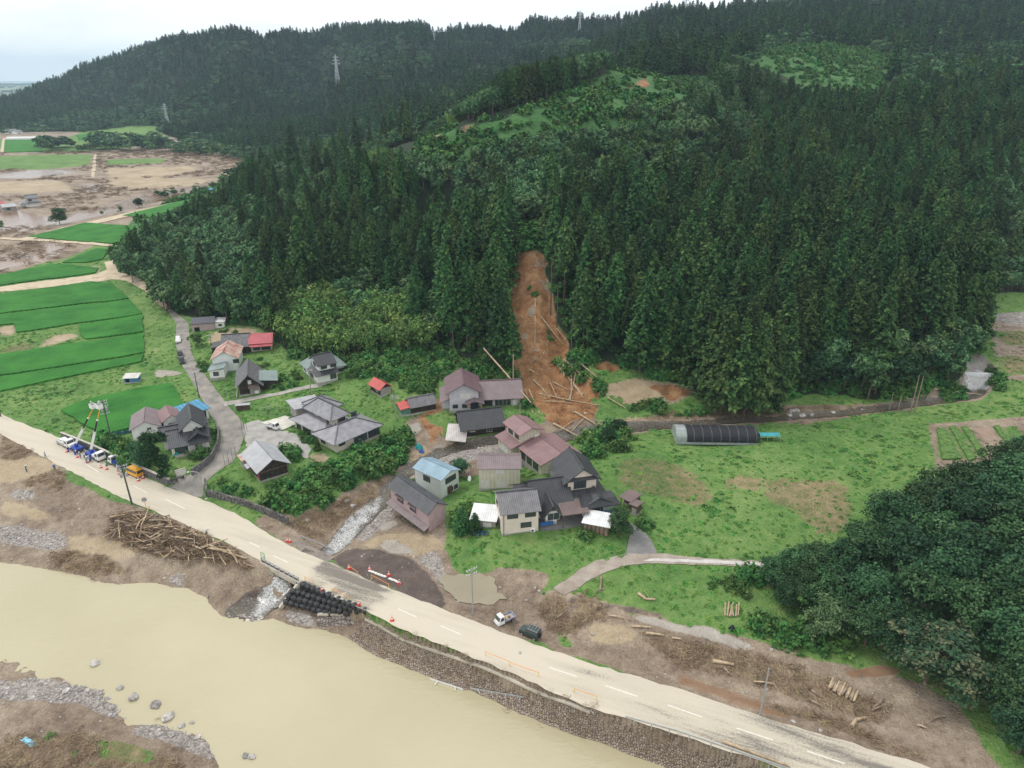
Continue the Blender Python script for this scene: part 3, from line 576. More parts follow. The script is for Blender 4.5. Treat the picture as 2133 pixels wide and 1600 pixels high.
# ================================================================== water
def water_mat(name, col, rough, bump, scale, foam=None, col2=None):
    m = bpy.data.materials.new(name); m.use_nodes = True; t = m.node_tree; L = t.links.new; b = t.nodes['Principled BSDF']
    tc = t.nodes.new('ShaderNodeTexCoord')
    n = t.nodes.new('ShaderNodeTexNoise'); n.inputs['Scale'].default_value = .03; n.inputs['Detail'].default_value = 4; L(tc.outputs['Object'], n.inputs['Vector'])
    r = t.nodes.new('ShaderNodeValToRGB'); r.color_ramp.elements[0].position = .35; r.color_ramp.elements[0].color = (*col, 1); r.color_ramp.elements[1].position = .65
    r.color_ramp.elements[1].color = (*(col2 or tuple(c * 1.1 for c in col)), 1); L(n.outputs['Fac'], r.inputs[0]); out = r.outputs[0]
    w = t.nodes.new('ShaderNodeTexNoise'); w.inputs['Scale'].default_value = scale; w.inputs['Detail'].default_value = 4; w.inputs['Distortion'].default_value = .8
    mp = t.nodes.new('ShaderNodeMapping'); mp.inputs['Rotation'].default_value = (0, 0, R(-25)); mp.inputs['Scale'].default_value = (.5, 1.2, 1); L(tc.outputs['Object'], mp.inputs[0]); L(mp.outputs[0], w.inputs['Vector'])
    b.inputs['Roughness'].default_value = rough
    if foam:
        f = t.nodes.new('ShaderNodeTexNoise'); f.inputs['Scale'].default_value = foam[0]; f.inputs['Detail'].default_value = 6; f.inputs['Roughness'].default_value = .7; f.inputs['Distortion'].default_value = 1.0
        L(tc.outputs['Object'], f.inputs['Vector'])
        at_ = t.nodes.new('ShaderNodeVertexColor'); at_.layer_name = 'm'
        ad = t.nodes.new('ShaderNodeMath'); ad.operation = 'ADD'; L(f.outputs['Fac'], ad.inputs[0])
        ml = t.nodes.new('ShaderNodeMath'); ml.operation = 'MULTIPLY'; ml.inputs[1].default_value = .17; L(at_.outputs['Color'], ml.inputs[0]); L(ml.outputs[0], ad.inputs[1])
        fr = t.nodes.new('ShaderNodeValToRGB'); fr.color_ramp.elements[0].position = foam[1]; fr.color_ramp.elements[1].position = foam[1] + .26
        L(ad.outputs[0], fr.inputs[0]); mx = t.nodes.new('ShaderNodeMix'); mx.data_type = 'RGBA'; L(fr.outputs[0], mx.inputs[0]); L(out, mx.inputs[6]); mx.inputs[7].default_value = (.70, .71, .71, 1); out = mx.outputs[2]
    L(out, b.inputs['Base Color'])
    bp = t.nodes.new('ShaderNodeBump'); bp.inputs['Distance'].default_value = bump; L(w.outputs['Fac'], bp.inputs['Height']); L(bp.outputs[0], b.inputs['Normal'])
    return m
m_river = water_mat('muddy_water', (.415, .37, .235), .13, .09, .7, col2=(.475, .428, .285))
xy = on_z(RIV, WZ); c0 = xy.mean(0); xyb = c0 + (xy - c0) * 1.02
bm_ = MB()
olv = [(x, y) for x, y in on_z([(u, v) for u, v in RIV], WZ)]
rb = [(-190, 190, WZ), (-190, 36, WZ), (80, 36, WZ), (80, 60, WZ), (30, 72, WZ), (-5, 96, WZ), (-60, 150, WZ), (-120, 190, WZ)]
river = drape('river', None, m_river, off=0, step=4, z=WZ, xy=np.array([p[:2] for p in rb])); tag(river, kind='structure')
m_stream = water_mat('stream_water', (.06, .05, .036), .20, .06, 1.6, foam=(3.6, .54), col2=(.11, .09, .062))
def foamy(co):
    u, v = proj(co[:, 0], co[:, 1], co[:, 2]); a = np.zeros(len(co))
    for p in ([(655,1185),(690,1120),(750,1055),(790,1030),(800,1045),(760,1090),(715,1150),(660,1195)], [(520,1290),(545,1230),(570,1200),(615,1205),(590,1245),(545,1290)], [(2010,775),(2070,775),(2068,812),(2012,812)], [(890,965),(960,940),(970,950),(900,975)]):
        a = np.maximum(a, inside(u, v, p).astype(float))
    return a
stream = tag(drape('stream', STREAM, m_stream, off=.13, step=.9, jit=.35, attr=foamy), kind='structure')
POND = [(911,1212),(926,1199),(960,1196),(1026,1198),(1033,1226),(1055,1247),(1028,1256),(984,1262),(945,1246),(925,1230)]
m_pond = water_mat('pond_water', (.25, .215, .14), .07, .01, .8, col2=(.33, .29, .205))
tag(drape('pond', POND, m_pond, off=.12, step=1, jit=.5), kind='structure')
# ================================================================== roads
def road_mat(name, asph, dust, lo, hi, use_attr=True, streak=(1, 1, 1), rot=0):
    m = bpy.data.materials.new(name); m.use_nodes = True; t = m.node_tree; L = t.links.new; b = t.nodes['Principled BSDF']; b.inputs['Roughness'].default_value = .88; b.inputs['Specular IOR Level'].default_value = .2
    tc = t.nodes.new('ShaderNodeTexCoord'); mp = t.nodes.new('ShaderNodeMapping'); mp.vector_type = 'TEXTURE'; mp.inputs['Rotation'].default_value = (0, 0, rot); mp.inputs['Scale'].default_value = tuple(1 / q_ for q_ in streak); L(tc.outputs['Object'], mp.inputs[0])
    n = t.nodes.new('ShaderNodeTexNoise'); n.inputs['Scale'].default_value = .35; n.inputs['Detail'].default_value = 7; n.inputs['Roughness'].default_value = .62; L(mp.outputs[0], n.inputs['Vector'])
    n2 = t.nodes.new('ShaderNodeTexNoise'); n2.inputs['Scale'].default_value = 3.5; n2.inputs['Detail'].default_value = 5; L(tc.outputs['Object'], n2.inputs['Vector'])
    ad = t.nodes.new('ShaderNodeMath'); ad.operation = 'MULTIPLY_ADD'; ad.inputs[1].default_value = .25; L(n2.outputs['Fac'], ad.inputs[0]); L(n.outputs['Fac'], ad.inputs[2]); f = ad.outputs[0]
    if use_attr:
        at_ = t.nodes.new('ShaderNodeVertexColor'); at_.layer_name = 'm'; a2 = t.nodes.new('ShaderNodeMath'); a2.operation = 'SUBTRACT'; L(f, a2.inputs[0]); L(at_.outputs['Color'], a2.inputs[1]); f = a2.outputs[0]
    r = t.nodes.new('ShaderNodeValToRGB'); el = r.color_ramp.elements; el[0].position = lo; el[0].color = (*asph, 1); el[1].position = hi; el[1].color = (*dust, 1)
    e2 = el.new(min(1, hi + .18)); e2.color = (*tuple(min(1, c * 1.14) for c in dust), 1); L(f, r.inputs[0]); L(r.outputs[0], b.inputs['Base Color'])
    bp = t.nodes.new('ShaderNodeBump'); bp.inputs['Distance'].default_value = .03; L(n2.outputs['Fac'], bp.inputs['Height']); L(bp.outputs[0], b.inputs['Normal'])
    return m
m_road = road_mat('dusty_asphalt', (.20, .18, .155), (.49, .44, .352), .33, .47, True, (.12, 1.0, 1), R(-23))
def washed(co):
    u, v = proj(co[:, 0], co[:, 1], co[:, 2]); a = np.zeros(len(co))
    a = np.where(inside(u, v, [(648,1180),(700,1160),(756,1202),(822,1231),(765,1276),(692,1240),(626,1211)]), .25, a)
    g = np.clip((u - 1060) / 450, 0, 1) * .17; d = edge_dist(co[:, 0], co[:, 1], on_z([(1140,1400),(1400,1480),(1650,1560),(1950,1660)], 0), closed=False)
    a = np.where(u > 1080, a + g * np.clip(1.6 - d / 3.6, 0, 1), a)
    return a
road_mat_o = drape('road', None, m_road, off=.03, step=1.0, jit=.18, z=0.0, xy=road_xy, attr=washed); tag(road_mat_o, kind='structure')
m_paint = Mt('worn_road_paint', (.70, .66, .58), .7, .12, 3)
ln = MB()
for (a, b) in (((180,968),(205,983)), ((278,1012),(306,1027)), ((345,1040),(385,1060)), ((520,1130),(540,1140)), ((570,1158),(600,1172)), ((828,1268),(868,1286)), ((918,1304),(960,1322)), ((1142,1390),(1202,1410)), ((1262,1429),(1328,1451)), ((1391,1469),(1462,1494)), ((1534,1517),(1610,1542)), ((1681,1565),(1760,1591))):
    p, q = on_z([a, b], .0); d = (q - p); d /= np.linalg.norm(d); n = np.array([-d[1], d[0]]) * .10
    ln.poly([(*(p - n), .04), (*(q - n), .04), (*(q + n), .04), (*(p + n), .04)])
tag(ln.build('lane_marking', m_paint), kind='structure')
m_asph = road_mat('grey_asphalt', (.16, .155, .15), (.33, .30, .26), .42, .78, False)
VIL = [(348,645),(368,675),(366,719),(378,759),(393,783),(405,803),(424,837),(435,861),(452,884),(461,908),(457,932),(439,962),(412,982),(375,1002),(351,1015),(408,1036),(422,1036),(425,1008),(449,986),(486,962),(499,938),(510,905),(506,881),(479,850),(469,837),(446,807),(422,776),(405,749),(398,732),(395,702),(393,675),(375,658),(358,645)]
tag(drape('village_road', VIL, m_asph, off=.08, step=.8, jit=.06), kind='structure')
m_dirt = road_mat('dirt_track', (.30, .22, .14), (.52, .43, .31), .36, .6, False)
tag(drape('dirt_track', [(0,608),(0,598),(100,584),(200,571),(222,562),(218,546),(236,542),(246,566),(290,578),(318,600),(352,640),(344,646),(300,605),(262,585),(232,582),(150,592),(60,603)], m_dirt, off=.1, step=1.5, jit=.3), kind='structure')
for p in ([(35,500),(130,475),(330,430),(452,402),(452,406),(330,436),(140,480),(50,503)], [(0,495),(100,500),(200,506),(252,512),(250,517),(200,511),(100,504),(0,499)], [(192,345),(197,322),(201,322),(200,345),(196,372),(189,372)], [(0,317),(6,288),(14,288),(8,318)]):
    tag(drape('farm_track', p, m_dirt, off=.25, step=3, jit=.4), kind='structure')
m_slab = Mt('pale_concrete', (.60, .57, .50), .8, .12, .8, bump=.01); m_slab2 = Mt('old_concrete', (.36, .34, .30), .85, .2, .6, bump=.01)
tag(drape('concrete_forecourt', [(544,881),(597,866),(623,881),(588,897)], m_slab, off=.14, step=1), kind='structure')
tag(drape('footpath', [(466,847),(470,837),(520,828),(580,818),(640,803),(668,800),(672,806),(640,811),(575,825),(520,836)], m_slab2, off=.10, step=1, jit=.1), kind='structure')
m_yard = road_mat('yard_asphalt', (.15, .15, .15), (.25, .24, .23), .45, .8, False)
tag(drape('gravel_yard', [(507,884),(540,875),(560,888),(588,898),(612,902),(640,925),(650,935),(640,956),(600,942),(574,932),(545,932),(513,932)], road_mat('fine_gravel', (.25, .24, .225), (.36, .345, .32), .42, .62, False), off=.10, step=.8, jit=.25), kind='structure')
tag(drape('asphalt_yard', [(1118,1078),(1158,1050),(1240,1066),(1262,1082),(1213,1096),(1126,1106)], m_yard, off=.10, step=1), kind='structure')
tag(drape('driveway', [(1305,1085),(1313,1090),(1335,1102),(1355,1124),(1370,1154),(1304,1153),(1309,1129),(1313,1109),(1290,1092)], m_yard, off=.12, step=.8), kind='structure')
m_lane = road_mat('silted_lane', (.23, .185, .145), (.38, .33, .28), .4, .75, False)
tag(drape('farm_lane', [(1304,1153),(1267,1163),(1240,1169),(1211,1185),(1179,1209),(1152,1226),(1177,1241),(1199,1229),(1231,1207),(1265,1190),(1306,1178),(1348,1174),(1480,1178),(1600,1186),(1760,1190),(1760,1178),(1600,1170),(1480,1164),(1400,1156),(1370,1154)], m_lane, off=.10, step=.9, jit=.12), kind='structure')
tag(drape('lane_slab', [(1345,1167),(1358,1165),(1480,1167),(1600,1174),(1600,1182),(1480,1175),(1340,1170)], Mt('dry_concrete_lane', (.52, .49, .46), .85, .12, .9), off=.135, step=1, jit=.1), kind='structure')
m_veg = Mt('vegetable_rows', (.06, .15, .03), .9, .4, 1.5, col2=(.15, .26, .07), bump=.15, bscale=3)
for lab, p in (('leafy vegetable bed nearest the meadow, leftmost of the garden strips', [(1951,893),(1967,893),(2002,958),(1962,958)]), ('narrow second vegetable strip of the garden plots', [(1976,890),(1988,890),(2034,957),(2018,961)]), ('narrow third vegetable strip of the garden plots', [(2001,890),(2014,890),(2056,948),(2043,954)]), ('short vegetable strip beyond the wet bed', [(2068,889),(2080,888),(2112,922),(2098,926)])):
    tag(drape('vegetable_bed', p, m_veg, off=.35, step=.8, jit=.12, skirt=.5), lab, 'vegetable bed', 'vegetable beds of the garden plots')
# ================================================================== far plain and sea beyond the hills
m_plain = Mt('far_plain', (.10, .20, .08), .95, .45, .0016, detail=8, col2=(.30, .34, .22)); m_sea = Mt('sea', (.10, .14, .17), .25, .05, .001)
q = MB(); q.poly([(-12000, 1500, -15.5), (1000, 1500, -15.5), (1000, 9000, -15.5), (-12000, 9000, -15.5)]); tag(q.build('far_plain', m_plain), kind='structure')
q = MB(); q.poly([(-14000, 9000, -18), (2000, 9000, -18), (2000, 15500, -18), (-14000, 15500, -18)]); tag(q.build('sea', m_sea), kind='structure')
q = MB()
for i in range(260):
    x = -9500 + i * 26; h = rnd.uniform(9, 22); q.box(x, x + 24, 8300 + rnd.uniform(-90, 90), 8430 + rnd.uniform(0, 100), -16, -16 + h)
for i in range(120):
    x = rnd.uniform(-5200, -3000); y = rnd.uniform(3600, 7600); q.box(x, x + rnd.uniform(20, 120), y, y + rnd.uniform(10, 40), -16, -16 + rnd.uniform(5, 13))
tag(q.build('far_woodland', Mt('far_trees', (.02, .045, .025), .95, .3, .05)), 'dark belts of woodland on the far coastal plain', 'woodland', kind='stuff')
# ================================================================== rice fields, each a bed of plants standing above its mud
def rice_mat():
    m = bpy.data.materials.new('rice'); m.use_nodes = True; t = m.node_tree; L = t.links.new; b = t.nodes['Principled BSDF']; b.inputs['Roughness'].default_value = .85; b.inputs['Specular IOR Level'].default_value = .15
    tc = t.nodes.new('ShaderNodeTexCoord'); mp = t.nodes.new('ShaderNodeMapping'); mp.inputs['Rotation'].default_value = (0, 0, R(24)); L(tc.outputs['Object'], mp.inputs[0])
    w = t.nodes.new('ShaderNodeTexWave'); w.inputs['Scale'].default_value = .27; w.inputs['Distortion'].default_value = 1.0; w.inputs['Detail'].default_value = 3; w.bands_direction = 'X'; L(mp.outputs[0], w.inputs['Vector'])
    n = t.nodes.new('ShaderNodeTexNoise'); n.inputs['Scale'].default_value = .09; n.inputs['Detail'].default_value = 7; n.inputs['Roughness'].default_value = .65; L(tc.outputs['Object'], n.inputs['Vector'])
    a = t.nodes.new('ShaderNodeMath'); a.operation = 'MULTIPLY_ADD'; a.inputs[1].default_value = .26; L(w.outputs['Fac'], a.inputs[0]); L(n.outputs['Fac'], a.inputs[2])
    oi = t.nodes.new('ShaderNodeObjectInfo'); a3 = t.nodes.new('ShaderNodeMath'); a3.operation = 'MULTIPLY_ADD'; a3.inputs[1].default_value = .07; L(oi.outputs['Random'], a3.inputs[0]); L(a.outputs[0], a3.inputs[2])
    r = t.nodes.new('ShaderNodeValToRGB'); el = r.color_ramp.elements; el[0].position = .38; el[0].color = (.010, .085, .012, 1); el[1].position = .84; el[1].color = (.055, .225, .034, 1); L(a3.outputs[0], r.inputs[0]); L(r.outputs[0], b.inputs['Base Color'])
    n2 = t.nodes.new('ShaderNodeTexNoise'); n2.inputs['Scale'].default_value = 4; n2.inputs['Detail'].default_value = 4; L(tc.outputs['Object'], n2.inputs['Vector'])
    bp = t.nodes.new('ShaderNodeBump'); bp.inputs['Distance'].default_value = .25; L(n2.outputs['Fac'], bp.inputs['Height']); L(bp.outputs[0], b.inputs['Normal'])
    return m
m_rice = rice_mat()
for lab, p in (('bright green rice field in a long strip nearest the dirt track', [(-200,640),(0,615),(189,588),(233,592),(268,623),(130,639),(0,655),(-200,680)]),
               ('second rice strip below the dirt track, bounded by thin earth ridges', [(36,694),(30,676),(-200,700),(-200,682),(0,658),(130,642),(270,626),(296,655),(165,674)]),
               ('short rice strip right of the pale washed-out patch', [(168,700),(165,678),(297,657),(299,692),(180,708)]),
               ('rice strip just below the washed-out patch', [(-200,765),(0,741),(170,715),(298,697),(301,736),(160,760),(0,784),(-200,812)]),
               ('lowest narrow rice strip beside the blue hut meadow', [(-200,815),(0,788),(160,763),(300,740),(294,755),(160,783),(7,816),(-60,828)]),
               ('rounded rice field behind the bucket trucks', [(127,857),(160,842),(202,830),(287,811),(354,801),(366,812),(378,835),(400,860),(370,880),(300,890),(270,894),(230,904),(202,901),(162,878)]),
               ('rice field beyond the dirt track left of the forest edge', [(0,574),(100,553),(140,551),(205,560),(200,569),(100,582),(0,596),(-200,620),(-200,605)]),
               ('small rice field wedge beside the forest edge bend', [(130,548),(200,519),(226,521),(214,541),(180,548)]),
               ('rice field between the muddy channel and the forest edge', [(60,494),(179,465),(282,472),(250,509),(160,503)]),
               ('long thin rice field along the flooded channel by the blue sheet', [(256,450),(330,432),(439,408),(449,411),(435,429),(324,455)]),
               ('distant rice field below the long white greenhouse', [(10,292),(84,292),(88,316),(8,318)]),
               ('small distant rice field between the dark round trees', [(158,282),(200,277),(204,286),(165,293)])):
    tag(drape('rice_field', p, m_rice, off=.55, step=2, jit=.22, skirt=.7, seed=len(lab)), lab, 'rice field', 'rice fields of the left valley')
# ================================================================== houses
def tile(name, col, sc=.85, dark=.60): return Mt(name, col, .42, .22, .7, spec=.5, wave=('X', sc, .05, dark))
def sheet(name, col, sc=.75, dark=.80, col2=None, rough=.5): return Mt(name, col, rough, .14, .5, spec=.4, wave=('X', sc, .03, dark), col2=col2)
t_black = tile('black_roof_tile', (.045, .047, .053)); t_grey = tile('grey_roof_tile', (.17, .165, .175)); t_char = tile('charcoal_roof_tile', (.085, .085, .095)); t_lav = tile('silver_roof_tile', (.27, .265, .285), .8, .8); t_old = Mt('weathered_roof_tile', (.12, .12, .13), .6, .35, 2.5, col2=(.24, .235, .24), wave=('X', .8, .05, .62))
s_purp = sheet('purple_sheet_roof', (.165, .105, .115)); s_purp2 = sheet('faded_purple_sheet', (.215, .165, .17)); s_red = sheet('red_sheet_roof', (.50, .09, .075)); s_crim = sheet('crimson_sheet_roof', (.44, .085, .10)); s_green = sheet('grey_green_sheet_roof', (.22, .28, .265)); s_blue = sheet('pale_blue_sheet_roof', (.25, .37, .45)); s_lg = sheet('silver_sheet_roof', (.40, .405, .42)); s_white = sheet('white_sheet_roof', (.80, .80, .80)); s_teal = sheet('blue_corrugated_roof', (.06, .27, .44), .3, .6); s_rust = sheet('rusting_sheet_roof', (.36, .10, .05), col2=(.62, .50, .42)); s_pink = sheet('pink_sheet_roof', (.255, .155, .155)); s_brown = sheet('brown_sheet_roof', (.17, .125, .115)); s_dgrey = sheet('dark_sheet_roof', (.06, .065, .08))
w_cream = Mt('cream_siding', (.58, .54, .43), .8, .10, .8, wave=('X', .4, .01, .85)); w_beige = Mt('beige_render', (.66, .58, .50), .85, .08, .7); w_white = Mt('white_render', (.74, .74, .71), .85, .10, .6); w_mint = Mt('pale_mint_siding', (.66, .70, .68), .8, .08, .6, wave=('X', .8, .01, .93)); w_pink = Mt('dusty_pink_siding', (.46, .34, .34), .8, .12, .8, wave=('X', .8, .015, .88)); w_wood = Mt('blackened_boards', (.030, .023, .020), .85, .5, 1.2, col2=(.07, .055, .045), wave=('X', 1.6, .02, .6)); w_wood2 = Mt('brown_boards', (.13, .085, .06), .85, .35, 1.2, wave=('X', 1.4, .02, .6)); w_grey = Mt('grey_siding', (.30, .285, .26), .8, .12, .7, wave=('X', 1.0, .01, .88)); w_green = Mt('faded_green_boards', (.10, .22, .17), .85, .3, 1.5); w_lilac = Mt('pale_lilac_siding', (.52, .51, .54), .8, .10, .8, wave=('X', 1., .01, .9))
m_found = Mt('grey_foundation', (.36, .345, .32), .9, .15, 1); m_frame = Mt('dark_window_frame', (.06, .055, .05), .5, .1, 2); m_framew = Mt('pale_window_frame', (.55, .55, .53), .5, .1, 2); m_curt = Mt('curtain', (.62, .60, .56), .9, .15, 3)
m_glass = Mt('window_glass', (.045, .055, .065), .08, .3, .4, spec=.8); m_dark = Mt('opening_shade', (.012, .011, .010), .95, .2, 1); m_shut = Mt('metal_shutter', (.42, .42, .40), .5, .1, 1, wave=('Y', 2.5, .02, .7)); m_wht = Mt('white_metal', (.78, .78, .77), .4, .06, 2); m_pipe = Mt('grey_steel', (.36, .37, .38), .45, .15, 2, metal=.3)  # m_dark: near-black colour standing in for the shade inside openings
FOOT = []
def dist(p, q): return (Vector(p[:2]) - Vector(q[:2])).length
class House:
    def __init__(s, name, label, A, B, D, cat='house', group=None, dz=0, tilt=None, z=None):
        a, b = at(*A), at(*B); z0 = (a.z + b.z) / 2 + dz if z is None else z
        if z is not None: a = Vector((*on_z([A], z)[0], z)); b = Vector((*on_z([B], z)[0], z))
        s.L = dist(a, b); s.D = dist((a if D[2:] != ('B',) else b), at(*D[:2])) if isinstance(D, tuple) else D
        s.root = empty(name, (a.x, a.y, z0), math.atan2(b.y - a.y, b.x - a.x)); tag(s.root, label, cat, group)
        if tilt: s.root.rotation_euler = (tilt[0], tilt[1], s.root.rotation_euler[2])
        s.wins = 0
        print('HOUSE %-14s L=%.1f D=%.1f z=%.1f' % (name, s.L, s.D, z0))
    def walls(s, x0, x1, y0, y1, z0, z1, mat, gable=None, rise=0, name='wall', found=True):
        q = MB(); q.box(x0, x1, y0, y1, z0, z1, bot=False)
        if z0 < .1: FOOT.append((s.root.location.x, s.root.location.y, s.root.rotation_euler.z, x0, x1, y0, y1))
        if gable == 'y':
            m = (x0 + x1) / 2; q.poly([(x0, y0, z1), (x1, y0, z1), (m, y0, z1 + rise)]); q.poly([(x1, y1, z1), (x0, y1, z1), (m, y1, z1 + rise)])
        if gable == 'x':
            m = (y0 + y1) / 2; q.poly([(x0, y1, z1), (x0, y0, z1), (x0, m, z1 + rise)]); q.poly([(x1, y0, z1), (x1, y1, z1), (x1, m, z1 + rise)])
        o = q.build(name, mat, s.root)
        if z0 < .1 and found:
            f = MB(); f.box(x0 - .04, x1 + .04, y0 - .04, y1 + .04, -1.4, .32); f.build('foundation', m_found, s.root)
        return o
    def roof(s, x0, x1, y0, y1, z, rise, axis, mat, over=.6, go=.45, ridge=None, th=.16, name='roof'):
        q = MB(); x0 -= (go if axis == 'x' else over); x1 += (go if axis == 'x' else over); y0 -= (over if axis == 'x' else go); y1 += (over if axis == 'x' else go)
        def slab(e0, e1, r1, r0):     # eave edge e0->e1, ridge r0->r1 above it
            e0, e1, r0, r1 = map(Vector, (e0, e1, r0, r1)); n = (e1 - e0).cross(r0 - e0).normalized()
            if n.z < 0: n = -n
            L_ = (e1 - e0).length; H_ = (r0 - e0).length; a = [p + n * th for p in (e0, e1, r1, r0)]
            q.poly(a, [(0, 0), (L_, 0), (L_, H_), (0, H_)]); q.poly([e0, r0, r1, e1]); q.poly([e0, e1, a[1], a[0]]); q.poly([e1, r1, a[2], a[1]]); q.poly([r0, e0, a[0], a[3]])
        if axis == 'x':
            m = (y0 + y1) / 2; dz = rise * over / ((y1 - y0) / 2 - over)
            slab((x0, y0, z - dz), (x1, y0, z - dz), (x1, m, z + rise), (x0, m, z + rise)); slab((x1, y1, z - dz), (x0, y1, z - dz), (x0, m, z + rise), (x1, m, z + rise)); r = ((x0, m, z + rise + th * 1.1), (x1, m, z + rise + th * 1.1))
        else:
            m = (x0 + x1) / 2; dz = rise * over / ((x1 - x0) / 2 - over)
            slab((x0, y1, z - dz), (x0, y0, z - dz), (m, y0, z + rise), (m, y1, z + rise)); slab((x1, y0, z - dz), (x1, y1, z - dz), (m, y1, z + rise), (m, y0, z + rise)); r = ((m, y0, z + rise + th * 1.1), (m, y1, z + rise + th * 1.1))
        o = q.build(name, mat, s.root)
        if ridge:
            k = MB(); k.bar(r[0], r[1], .34, .32)
            k.build('ridge_cap', ridge, o)
        return o
    def hip(s, x0, x1, y0, y1, z, rise, mat, over=.8, ridge=None, frac=1.0, name='roof'):
        """hipped roof; frac < 1 stops it short and sets a little gable on top"""
        q = MB(); x0 -= over; x1 += over; y0 -= over; y1 += over; w, d = x1 - x0, y1 - y0; k = min(w, d) / 2 * frac; zz = z - rise * over / (min(w, d) / 2 - over) * .6
        B_ = [Vector(p) for p in ((x0, y0, zz), (x1, y0, zz), (x1, y1, zz), (x0, y1, zz))]
        if w >= d: T_ = [Vector(p) for p in ((x0 + k, y0 + k, z + rise), (x1 - k, y0 + k, z + rise), (x1 - k, y1 - k, z + rise), (x0 + k, y1 - k, z + rise))]
        else: T_ = [Vector(p) for p in ((x0 + k, y0 + k, z + rise), (x1 - k, y0 + k, z + rise), (x1 - k, y1 - k, z + rise), (x0 + k, y1 - k, z + rise))]
        up = Vector((0, 0, .16))
        for i in range(4):
            j = (i + 1) % 4; e = (B_[j] - B_[i]); n = e.normalized(); pts = [B_[i] + up, B_[j] + up, T_[j] + up, T_[i] + up]
            if (T_[j] - T_[i]).length < .02: pts = [B_[i] + up, B_[j] + up, T_[i] + up]
            hd = (T_[i] - B_[i] - n * (T_[i] - B_[i]).dot(n)); hn = hd.normalized()
            q.poly(pts, [((p - B_[i]).dot(n), (p - B_[i]).dot(hn)) for p in pts]); q.poly([B_[i], B_[j], B_[j] + up, B_[i] + up])
        q.poly(B_[::-1])
        if frac < 1: q.poly([p + up for p in T_])
        o = q.build(name, mat, s.root)
        if ridge:
            c = MB()
            for i in range(4): c.bar(B_[i] + up * 1.2, T_[i] + up * 1.2, .24, .22)
            if frac >= 1:
                a, b = (T_[0], T_[1]) if w >= d else (T_[1], T_[2]); c.bar(a + up * 1.4, b + up * 1.4, .34, .32)
            c.build('ridge_cap', ridge, o)
        return o
    def shed(s, x0, x1, y0, y1, z00, z10, z11, z01, mat, th=.12, name='lean_to_roof'):
        """single plane by its corner heights"""
        q = MB(); a = [Vector((x0, y0, z00)), Vector((x1, y0, z10)), Vector((x1, y1, z11)), Vector((x0, y1, z01))]; u = Vector((0, 0, th)); b = [p + u for p in a]
        hx = abs(z10 - z00) > abs(z01 - z00); w, d = x1 - x0, y1 - y0
        q.poly(b, [(0, 0), (0, w), (d, w), (d, 0)] if hx else [(0, 0), (w, 0), (w, d), (0, d)]); q.poly(a[::-1])
        for i in range(4): q.poly([a[i], a[(i + 1) % 4], b[(i + 1) % 4], b[i]])
        return q.build(name, mat, s.root)
    def win(s, side, p, z, w, h, blk, fr=None, pane=None, name='window', split=2):
        x0, x1, y0, y1 = blk; o_ = .05
        if side == 'F': M = Matrix.Translation((x0 + p, y0, z))
        elif side == 'B': M = Matrix.Translation((x1 - p, y1, z)) @ Matrix.Rotation(math.pi, 4, 'Z')
        elif side == 'L': M = Matrix.Translation((x0, y1 - p, z)) @ Matrix.Rotation(-math.pi / 2, 4, 'Z')
        else: M = Matrix.Translation((x1, y0 + p, z)) @ Matrix.Rotation(math.pi / 2, 4, 'Z')
        q = MB(); e = .08
        q.box(0, w, -o_, .02, -e, 0, M); q.box(0, w, -o_, .02, h, h + e, M); q.box(-e, 0, -o_, .02, -e, h + e, M); q.box(w, w + e, -o_, .02, -e, h + e, M)
        for i in range(1, split): q.box(w * i / split - .03, w * i / split + .03, -o_ + .005, .018, .002, h - .002, M)
        f = q.build(name, fr or m_frame, s.root); g = MB(); g.box(.002, w - .002, -.02, .015, .002, h - .002, M); g.build('pane', pane or m_glass, f); return f
    def panel(s, side, p, z, w, h, blk, mat, name='door', out=.05):
        x0, x1, y0, y1 = blk
        if side == 'F': M = Matrix.Translation((x0 + p, y0, z))
        elif side == 'L': M = Matrix.Translation((x0, y1 - p, z)) @ Matrix.Rotation(-math.pi / 2, 4, 'Z')
        else: M = Matrix.Translation((x1, y0 + p, z)) @ Matrix.Rotation(math.pi / 2, 4, 'Z')
        q = MB(); q.box(0, w, -out, .02, 0, h, M); return q.build(name, mat, s.root)
    def aircon(s, side, p, z, blk):
        o = s.panel(side, p, z, .85, .62, blk, m_wht, 'air_conditioner', .34)
        x0, x1, y0, y1 = blk; q = MB()
        M = Matrix.Translation((x0 + p, y0, z)) if side == 'F' else Matrix.Translation((x0, y1 - p, z)) @ Matrix.Rotation(-math.pi / 2, 4, 'Z') if side == 'L' else Matrix.Translation((x1, y0 + p, z)) @ Matrix.Rotation(math.pi / 2, 4, 'Z')
        q.tube(M @ Vector((.34, -.345, .31)), M @ Vector((.34, -.36, .31)), .24, n=12); q.build('fan_grille', m_frame, o)
    def posts(s, pts, z1, mat, r=.07, name='post'):
        for x, y in pts:
            q = MB(); q.box(x - r, x + r, y - r, y + r, -.3, z1); q.build(name, mat, s.root)
GH = 'houses of the flooded hamlet'; GS = 'sheds and barns of the hamlet'
